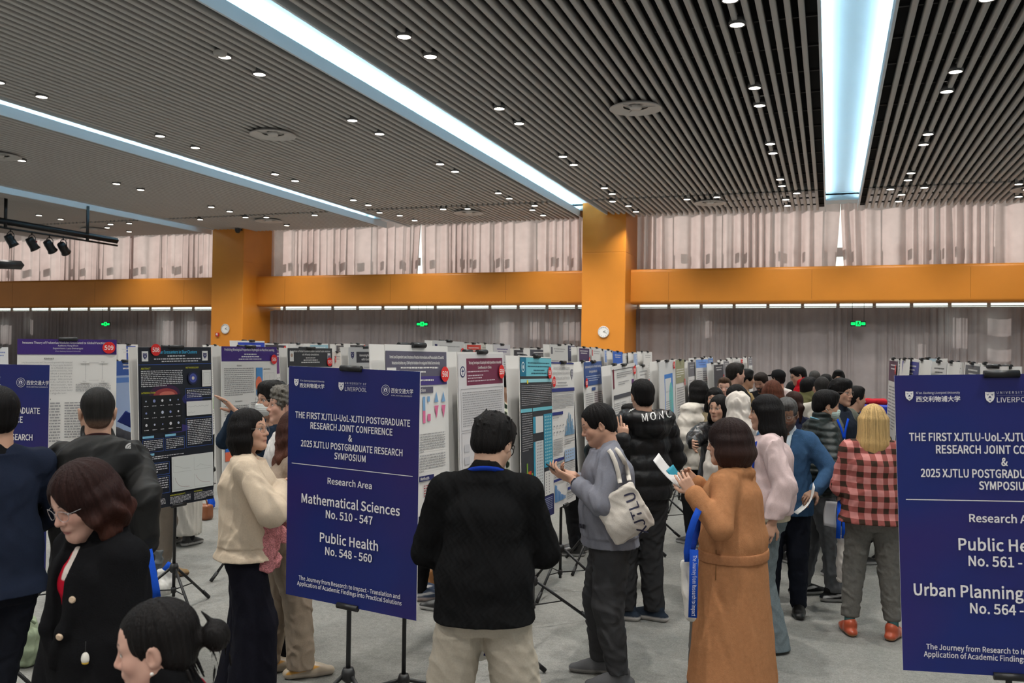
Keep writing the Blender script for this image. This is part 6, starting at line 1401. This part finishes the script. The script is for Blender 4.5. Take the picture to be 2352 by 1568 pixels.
if c_ is not None:
    c_ = c_+nn_*.02; r_, u_ = RM @ A([1,0,0.]), RM @ A([0,1,0.]); n_ = -(RM @ A([0,0,-1.])); mb = MB()
    bq = lambda x0, x1, y0, y1, o, c: mb.add([S_.local(c_+r_*x+u_*y+n_*o) for x, y in ((x0,y0),(x1,y0),(x1,y1),(x0,y1))], [(0,1,2,3)], c)
    bq(-.043,.043,-.055,.055,0,srgb(60,90,170)); bq(-.035,.035,.02,.04,.0015,(.6,.62,.68)); bq(-.03,.0,-.03,-.018,.0015,(.65,.65,.68)); bq(-.006,.006,.055,.075,.001,(.6,.6,.6)); o = mb.build('name_badge', PRINT, p.t)
# blonde woman in plaid
p = Human('blonde woman in a pink and brown plaid jacket, seen from behind', 2006, 926, 6.6, 4, fem=True, hair=BLOND, lean=0, build=1.06, hs=1.02, feet={1:(.14,0,-22),-1:(-.15,.02,14)})
p.arms(R=dict(w=p.tp((.14,.24,1.0*p.k)), pole=(.3,-1,-.2)), L=dict(w=p.tp((-.17,.24,1.04*p.k)), pole=(-.35,-1,-.2))).legs().body(v=.006).hair('long', length=.37, vol=.0, streak=.6, tips=(.42,.26,.10), v=.005)
plaid = bpy.data.materials.new('plaid'); plaid.use_nodes = True; N_, L_ = plaid.node_tree.nodes, plaid.node_tree.links; b_ = N_['Principled BSDF']; b_.inputs['Roughness'].default_value = .85; b_.inputs['Specular IOR Level'].default_value = .15
tc_ = N_.new('ShaderNodeTexCoord'); sp_ = N_.new('ShaderNodeSeparateXYZ'); L_.new(tc_.outputs['Object'], sp_.inputs[0])
def mth(op, a, b=None):
    q = N_.new('ShaderNodeMath'); q.operation = op
    for i, v in enumerate((a, b)):
        if v is None: continue
        if isinstance(v, (int, float)): q.inputs[i].default_value = v
        else: L_.new(v, q.inputs[i])
    return q.outputs[0]
xx = mth('ADD', sp_.outputs['X'], mth('MULTIPLY', sp_.outputs['Y'], .35)); gx = mth('GREATER_THAN', mth('SINE', mth('MULTIPLY', xx, 76.)), .12); gz = mth('GREATER_THAN', mth('SINE', mth('MULTIPLY', sp_.outputs['Z'], 76.)), .12)
rp_ = N_.new('ShaderNodeValToRGB'); rp_.color_ramp.interpolation = 'CONSTANT'; e_ = rp_.color_ramp.elements; e_[0].color = (.56,.235,.22,1); e_[0].position = 0; e_[1].position = .3; e_[1].color = (.29,.085,.075,1); x_ = rp_.color_ramp.elements.new(.8); x_.color = (.045,.026,.018,1)
L_.new(mth('MULTIPLY', mth('ADD', gx, gz), .5), rp_.inputs[0]); L_.new(rp_.outputs[0], b_.inputs['Base Color'])
p.top('plaid_jacket', .86*p.k, plaid, (.5,.2,.2), t=.034, hem=.035, sl=(.076,.072,.056), fold=.011, freq=30, cuff=.97, wa=1.3); p.pants(WOOL, (.135,.13,.12), r=(.100,.078,.060), z0=.13, hipw=-.01, fold=.010, freq=34); p.shoes((.42,.075,.03), (.42,.20,.09), boot=0, sz=.022)
G = Solid()
for sd in (1, -1): T_ = p.leg[sd]['T']; G.cone(T_+A([0,-.02,.0]), T_+A([0,-.01,.08]), .037, .036, .01)
G.mesh('socks', .007, CLOTH, p.t, (.05,.11,.11))
# ---- the crowd further back
def crowd(label, px, py, d, rel, top, leg=(.02,.02,.022), st='short', name='jacket', hk={}, bk={}, **kw):
    tk = kw.pop('tk', {}); hand = kw.pop('arms', {}); q = Human(label, px, py, d, rel, **kw); q.arms(**hand).legs().body(**bk)
    if st: q.hair(st, **hk)
    q.top(name, .84*q.k, tk.pop('m', CLOTH), top, **dict(dict(t=.034, fold=.011, freq=30), **tk)); q.pants(CLOTH, leg); q.shoes((.02,.02,.02)); return q
crowd('man in a white plaid shirt beyond the white puffer coat', 1690, 831, 10.8, -62, lambda P: np.where((np.sin(P[:,0:1]*150+P[:,1:2]*60) > .3) | (np.sin(P[:,2:3]*150) > .4), A([[.12,.14,.20]]), A([[.62,.63,.66]])), hs=1.06, name='shirt', hair=(.02,.017,.015), skin=PINK_SKIN)
crowd('man with black bowl-cut hair in a tan jacket', 1713, 843, 11.4, -75, (.30,.21,.10), st='bowl', H=1.86, skin=TAN_SKIN)
crowd('bearded man in black looking down', 1748, 846, 12, 150, (.009,.009,.010), H=1.82, head=(0,22,0), bk=dict(beard=1.0, skin=None) if False else dict(beard=1.0), hair=(.02,.014,.012), skin=(.40,.22,.16))
q = crowd('man in a black cap and white jacket', 1787, 848, 13, 42, (.62,.60,.58), H=1.83)
G = Solid(); G.ell(q.hd((0,-.012,.045)), A([.094,.112,.085])*q.hs, .01, q.Rh); G.cone(q.hd((0,.10,.045)), q.hd((0,.17,.035)), .05, .045, .02, w=q.Rh @ A([0,0,1.]), f=.25); G.mesh('cap', .012, CLOTH, q.t, (.012,.012,.013))
q = crowd('man with glasses in a bright red padded jacket', 1834, 836, 12.6, 100, (.50,.012,.022), H=1.9, head=(0,16,0), tk=dict(collar=('stand', .08, .085), puff=(.01,.09))); q.glasses((.03,.03,.03))
crowd('woman with red-brown hair seen from behind', 1776, 869, 10, -12, (.02,.02,.022), st='bob', fem=True, H=1.74, hair=(.085,.030,.018), hk=dict(length=.14, vol=.01, streak=.6))
crowd('man with dark hair in an olive hooded jacket, turned away', 1858, 861, 10.6, -38, (.105,.100,.045), H=1.78, lean=6, tk=dict(collar=('stand', .06, .10), fold=.016))
crowd('balding man in a beige jacket seen from behind', 1888, 866, 9.6, 6, (.48,.455,.40), st='buzz', H=1.80, hair=(.02,.018,.017), hs=1.05)
crowd('woman with black fringe smiling behind the white puffer coat', 1642, 888, 9.6, 168, (.30,.24,.15), st='long', fem=True, hk=dict(length=.25, fringe=True))
crowd('light-skinned man facing the camera behind the white hood', 1664, 873, 10.6, 176, (.55,.55,.56), skin=PINK_SKIN, hair=(.06,.035,.022), H=1.76, hk=dict(vol=-.003))
crowd('woman with black hair parted in the middle looking down', 1691, 882, 9.2, 128, (.02,.022,.026), st='bob', fem=True, head=(0,28,0), hk=dict(length=.12, part=1))
crowd('person with dark bowl hair by the curtains, facing the camera', 1926, 845, 13.2, 178, (.03,.03,.035), st='bowl', H=1.84, hk=dict(fringe=True))
crowd('person with grey-black hair at the back beside the red jacket', 1871, 849, 13.8, 10, (.05,.05,.05), H=1.81, hair=(.05,.048,.045))
crowd('person with black hair at the back behind the olive jacket', 1897, 856, 12.6, -10, (.02,.02,.02), H=1.78)
crowd('woman with long dark ponytail seen behind the man in blue', 1822, 896, 9, 34, (.014,.018,.04), st='tail', fem=True, hair=(.03,.015,.012))
q = crowd('person in black behind the badge wearer, blue lanyard in hand', 1964, 884, 9.0, -60, (.012,.012,.013), H=1.72, arms=dict(L=dict(w=A([0,.33,1.30]), pole=(-1,-.5,-1)), R=dict(w=A([.15,.36,1.22]), pole=(1,-.5,-1), curl=45)))
crowd('small dark-haired person far between the cap and the red jacket', 1819, 873, 14, 20, (.02,.02,.02), st='bob', fem=True, H=1.62)
crowd('dark-haired person in a floral shirt between the 559 and 558 posters', 1166, 852, 8.6, -130, lambda P: np.where((np.sin(P[:,0:1]*70+2*np.sin(P[:,2:3]*40)) > .2), A([[.5,.52,.42]]), A([[.02,.03,.02]])), H=1.83, name='shirt')
crowd('person glimpsed between the 560 and 559 posters', 1036, 884, 7.2, 60, (.40,.40,.42), H=1.76)
crowd('person in dark clothes glimpsed between the 557 and blue-headed posters', 1326, 858, 9.2, 80, (.02,.022,.03), H=1.80)
crowd('person glimpsed between the blue-headed and ribbon posters', 1390, 846, 10.2, 80, (.03,.03,.035), H=1.86)
crowd('dark-haired person behind the posters at the right end', 2334, 843, 9.0, 20, (.03,.03,.03), H=1.86)
q = crowd('person holding a navy folder, hidden behind the 508 poster', 352, 862, 8.5, 88, (.03,.03,.035), H=1.72, arms=dict(L=dict(w=A([-.10,.34,1.26]), pole=(-.5,-.4,-1), f=(0,1,.1)), R=dict(w=A([.1,.34,1.22]), pole=(.5,-.4,-1))))
q = crowd('person in taupe trousers and tan shoes behind the 508 poster', 378, 860, 8.1, -70, (.2,.18,.16), leg=(.175,.145,.118), H=1.72, v=.011)
for c in list(q.t.children):
    if c.name.startswith('shoe'): me_ = c.data; bpy.data.objects.remove(c)
q.shoes((.25,.165,.085), (.12,.08,.05), m=CLOTH, big=1.1)
q = crowd('person in a long white skirt behind the 508 poster', 425, 870, 9.4, -40, (.3,.3,.3), H=1.62, v=.012, fem=True)
G = Solid(); G.loft([(.12, 0, 0, .21, .17), (.5, 0, 0, .19, .15), (.95, 0, 0, .15, .12)], .02); G.disp(folds(3, .02, 40, (1,1,.1))); G.mesh('skirt', .012, CLOTH, q.t, (.60,.58,.53))
q = crowd('person in blue jeans and tan boots behind the 560 poster', 1000, 905, 7.95, -80, (.2,.2,.2), leg=(.025,.045,.09), H=1.62, v=.010, feet={1:(.10,.02,0),-1:(-.10,.0,0)})
for c in list(q.t.children):
    if c.name.startswith('shoe'): bpy.data.objects.remove(c)
q.shoes((.38,.17,.06), (.20,.11,.06), m=LEATHER, big=1.15, boot=.03)
q = crowd('person in black trousers and blue sneakers behind the 560 poster', 972, 912, 7.5, -84, (.02,.02,.02), leg=(.01,.01,.011), H=1.62, v=.010)
for c in list(q.t.children):
    if c.name.startswith('shoe'): bpy.data.objects.remove(c)
q.shoes((.055,.075,.12), (.50,.42,.40), m=CLOTH, big=1.1, sz=.032, accent=A((.5,.5,.5)))
# ------------------------------------------------------------------ bags, papers, small things
CANVAS = mat('canvas', None, .9, .12, bump=.2, bscale=220, noise=.04, nscale=60)
def bag(name, label, TL, TR, BL, d, thick=.05, col=(.60,.58,.53), seed=1, cat='bag', fold=.010, dd=(0,0,0), v=.007):
    a, b, c = at_depth(*TL, d+dd[0]), at_depth(*TR, d+dd[1]), at_depth(*BL, d+dd[2]); ctr = b/2+c/2; t = thing(name, label, cat, ctr)
    u = nrm(b-a); w = np.linalg.norm(b-a)/2; vv = c-a; vv = vv-u*(vv@u); h = np.linalg.norm(vv)/2; vv = nrm(vv); n = np.cross(u, vv)
    G = Solid(); R = np.stack([u, vv, n], 1); G.box((0,0,0), (w, h, thick*.35), R, r=thick*.3); G.ell(vv*h*.35, (w*.85, h*.6, thick), .04, R); G.disp(folds(seed, fold, 38))
    o = G.mesh('bag_body', v, CANVAS, t, col); return t, o, ctr
def strap(t, ctr, pts, w, col, name='strap', nd=None):
    mb = MB(); P = [np.asarray(q) for q in pts]; vs = []
    for i, q in enumerate(P):
        tg = nrm(P[min(i+1, len(P)-1)]-P[max(0, i-1)]); n = nrm(CAM-q) if nd is None else nd; b = nrm(np.cross(tg, n)); vs += [q-b*w/2-ctr, q+b*w/2-ctr]
    mb.add(vs, [(2*i, 2*i+1, 2*i+3, 2*i+2) for i in range(len(P)-1)], col, True); o = mb.build(name, CLOTH, t); sm = o.modifiers.new('t', 'SOLIDIFY'); sm.thickness = .003; return o
D = at_depth
t, o, c = bag('tote_bag', 'cream canvas tote bag with dark XJTLU lettering on the shoulder of the man in grey', (1366,1152), (1458,1100), (1408,1258), 5.33, .06, (.60,.56,.51), 3)
s_ = Surf(o); s_.text('lettering', 'XJTLU', 1462, 1180, .088, (.035,.035,.07), ang=110, bold=.015, width=.255, off=.004)
for q in ([(1424,1108),(1420,1085),(1413,1060),(1404,1040),(1396,1031)], [(1445,1102),(1441,1080),(1432,1055),(1420,1036),(1410,1028)]):
    pts = []
    for (x0, y0), (x1, y1) in zip(q, q[1:]):
        for i in range(5):
            x, y = x0+(x1-x0)*i/5, y0+(y1-y0)*i/5; h, n = GREY_J.px(x, y)
            if h is not None: e_ = h-nrm(h-CAM)*.022; d0 = min(np.linalg.norm(e_-CAM)/np.linalg.norm(ray(x, y)), 5.31+.30*min(1, (1108-y)/40)); pts.append(D(x, y, d0))
    strap(t, c, pts, .026, (.62,.59,.54))
# camel coat tote with blue band
t, o, c = bag('tote_bag', 'white tote bag with a blue printed strap on the arm of the woman in camel', (1569,1285), (1592,1283), (1570,1425), 4.93, .05, (.60,.585,.55), 5)
strap(t, c, [D(1612,1160,4.98), D(1604,1172,4.90), D(1594,1195,4.86), D(1583,1230,4.87), D(1578,1268,4.88), D(1580,1290,4.88)], .036, srgb(30,72,170))
strap(t, c, [D(1604,1178,5.04), D(1601,1215,5.00), D(1592,1250,4.92), D(1585,1275,4.88)], .036, srgb(18,40,110))
o = strap(t, c, [D(1594,1262,4.86), D(1593,1340,4.86), D(1591,1418,4.86)], .046, srgb(30,72,170), 'printed_band')
P_, f_ = _T('The Journey from Research to Impact', .030); xs = [q[0] for q in P_]; L_w = .322; k_ = L_w/(max(xs)-min(xs)); a_, b_ = D(1596,1275,4.852), D(1593,1415,4.852); dn = nrm(b_-a_); r_ = RM @ np.array([1,0,0.]); mb = MB(); mb.add([a_+dn*(x-min(xs))*k_+r_*(y-.010)-c for x, y in P_], f_, (.7,.72,.75)); mb.build('band_lettering', PRINT, t)
# papers
def sheet(name, label, q, col, d, cat='paper', bend=.01, m=None):
    P = [D(x, y, dd) for (x, y), dd in zip(q, d)]; ctr = sum(P)/4; mb = MB(); n = 8; nn = nrm(np.cross(P[1]-P[0], P[3]-P[0])); vs = []
    for i in range(n+1):
        for j in range(n+1):
            u, v = i/n, j/n; vs.append((P[0]*(1-u)+P[1]*u)*(1-v)+(P[3]*(1-u)+P[2]*u)*v+nn*bend*math.sin(v*math.pi)-ctr)
    mb.add(vs, [(i*(n+1)+j, (i+1)*(n+1)+j, (i+1)*(n+1)+j+1, i*(n+1)+j+1) for i in range(n) for j in range(n)], col, True); o = mb.build(name, m or PRINT); o.location = tuple(ctr); sm = o.modifiers.new('t', 'SOLIDIFY'); sm.thickness = .0008; return tag(o, label, cat)
sheet('paper_sheet', 'white printed sheet held up by the woman in camel', [(1500,1057),(1513,1040),(1572,1104),(1560,1120)], (.66,.66,.67), (5.0,5.14,5.20,5.05))
sheet('booklet', 'turquoise booklet behind the sheet in the hands of the woman in camel', [(1530,1080),(1546,1066),(1580,1112),(1566,1122)], srgb(40,140,165), (5.08,5.2,5.24,5.12), 'booklet', .004)
sheet('paper_sheet', 'curled white sheet held by the man in the blue jacket', [(1868,1108),(1872,1118),(1832,1181),(1822,1176)], (.68,.68,.67), (6.9,6.75,6.75,6.95), bend=.03)
sheet('paper_sheet', 'white sheet held low by the masked man in the quilted jacket', [(1897,1150),(1923,1152),(1922,1212),(1892,1206)], (.64,.65,.68), (7.15,7.2,7.2,7.15), bend=.015)
t, o, c = bag('tote_bag', 'white tote with blue handles beside the legs of the masked man', (1922,1228), (1946,1228), (1924,1336), 7.15, .05, (.62,.60,.57), 7)
for x in (1925, 1938): strap(t, c, [D(x,1236,7.1), D(x+2,1190,7.15), D(x+4,1150,7.28)], .034, srgb(28,80,190))
t, o, c = bag('tote_bag', 'blue and white tote hanging from the hand of the black-hooded man', (322,1272), (352,1270), (330,1372), 4.40, .05, (.02,.02,.025), 8)
strap(t, c, [D(338,1262,4.36), D(345,1300,4.33), D(355,1350,4.33), D(358,1372,4.34)], .045, srgb(30,80,190))
t, o, c = bag('plastic_bag', 'crumpled grey plastic bag hanging near the hand of the black-hooded man', (346,1258), (368,1262), (352,1316), 7.4, .06, (.10,.11,.115), 9, fold=.02, cat='plastic bag'); strap(t, c, [D(352,1262,7.4), D(350,1250,7.4)], .01, (.1,.1,.1), 'handle')
t, o, c = bag('tote_bag', 'white tote with a blue top standing on the carpet by the tan shoe', (360,1306), (398,1302), (362,1366), 7.35, .09, (.58,.58,.56), 10); strap(t, c, [D(378,1310,7.25), D(388,1296,7.25), D(398,1304,7.25)], .05, srgb(30,80,190))
t, o, c = bag('tote_bag', 'white tote with navy printed strap before the legs of the man in cream trousers', (1046,1400), (1150,1400), (1036,1512), 4.45, .05, (.55,.54,.50), 11); o2 = strap(t, c, [D(1142,1400,4.38), D(1134,1460,4.38), D(1122,1508,4.38)], .050, srgb(24,30,90), 'printed_band')
P_, f_ = _T('from Research to Impact', .026); xs = [q[0] for q in P_]; a_, b_ = D(1139,1420,3.88), D(1126,1500,3.88)
a_, b_ = D(1141,1410,4.36), D(1127,1502,4.36); dn = nrm(b_-a_); r_ = nrm(np.cross(dn, nrm(CAM-a_)))*-1; r_ = r_*(1 if r_ @ (RM @ np.array([1,0,0.])) > 0 else -1); k_ = np.linalg.norm(b_-a_)/(max(xs)-min(xs)); mb = MB(); mb.add([a_+dn*(x-min(xs))*k_+r_*(y-.009)-c for x, y in P_], f_, (.6,.6,.66)); mb.build('band_lettering', PRINT, t)
# green sack on the floor
g = at_z(55, 1528, 0); t = thing('cloth_sack', 'pale green bulging cloth sack on the carpet at the left', 'bag', g)
G = Solid(); G.ell((0,0,.11), (.115,.10,.12), .04); G.ell((.01,0,.20), (.09,.08,.09), .05); G.ell((-.02,0,.27), (.05,.05,.04), .05); G.disp(lambda P: folds(4, .016, 40)(P)-.006*np.sin(P[:,2]*70)); G.clip((0,0,-1), 0); G.mesh('sack_body', .007, CANVAS, t, (.30,.36,.25)); mb = MB(); mb.tube([(.02,-.05,.28),(.07,-.06,.33),(.11,-.02,.28)], .008, 6, (.25,.31,.21)); mb.build('handle', CANVAS, t)
g = at_z(462, 1192, 0); t = thing('handbag', 'brown leather handbag on the floor beyond the 508 poster', 'bag', g); G = Solid(); G.box((0,0,.09), (.13,.07,.09), r=.03); G.ell((0,0,.05), (.14,.08,.06), .03); G.mesh('bag_body', .01, LEATHER, t, (.22,.075,.03)); mb = MB(); mb.tube([(-.09,0,.17),(-.05,0,.27),(.05,0,.27),(.09,0,.17)], .009, 6, (.2,.07,.03)); mb.build('handle', LEATHER, t)
t, o, c = bag('shopping_bag', 'white shopping bag on the floor beyond the 508 poster', (438,1150), (456,1148), (440,1192), 10.85, .1, (.60,.61,.62), 12); strap(t, c, [D(442,1152,10.75), D(447,1140,10.75), D(452,1150,10.75)], .02, (.6,.6,.6), 'handle')
t, o, c = bag('shopping_bag', 'bright blue bag hanging beyond the 508 poster bottom', (478,1136), (490,1134), (480,1166), 11.5, .06, srgb(30,80,190), 13); strap(t, c, [D(480,1138,11.4), D(484,1120,11.4), D(488,1136,11.4)], .02, srgb(30,80,190), 'handle')
# blue crate with red cloth behind the blonde woman
a = D(2014, 930, 9.6); t = thing('storage_box', 'blue plastic box with a red top behind the blonde woman', 'box', (a[0], a[1], 0))
G = Solid(); G.box((0,0,a[2]-.14), (.16,.16,.15), r=.03); G.mesh('box_body', .01, mat('crate_blue', None, .45, .4), t, srgb(30,55,170)); G = Solid(); G.box((-.02,0,a[2]+.035), (.12,.12,.03), r=.025); G.disp(folds(2, .01, 40)); G.mesh('red_top', .01, CLOTH, t, (.40,.02,.03)); mb = MB()
for x in (-.12, .12):
    for y in (-.12, .12): mb = MB(); mb.tube([(x,y,0),(x,y,a[2]-.28)], .02, 8, (.1,.1,.1)); mb.build('leg', BLK, t)
# rolling case wheel seen by the right sign
g = at_z(2062, 1300, 0); t = thing('equipment_case', 'black wheeled case on the floor behind the right blue sign', 'case', (g[0]+.12, g[1]+.1, 0)); G = Solid(); G.box((0,0,.22), (.17,.12,.16), r=.03); G.mesh('case_body', .01, BLK, t)
for x in (-.13, .13):
    mb = MB(); mb.tube([(x-.02,-.11,.045),(x+.02,-.11,.045)], .045, 14, (.02,.02,.02)); mb.build('wheel', BLK, t)
# blue folder in a hand between the 509 and 508 posters
sheet('folder', 'navy folder held up between the 509 and 508 posters', [(269,968),(288,943),(312,955),(300,982)], srgb(44,58,130), (8.2,8.2,8.3,8.3), 'folder', .003)
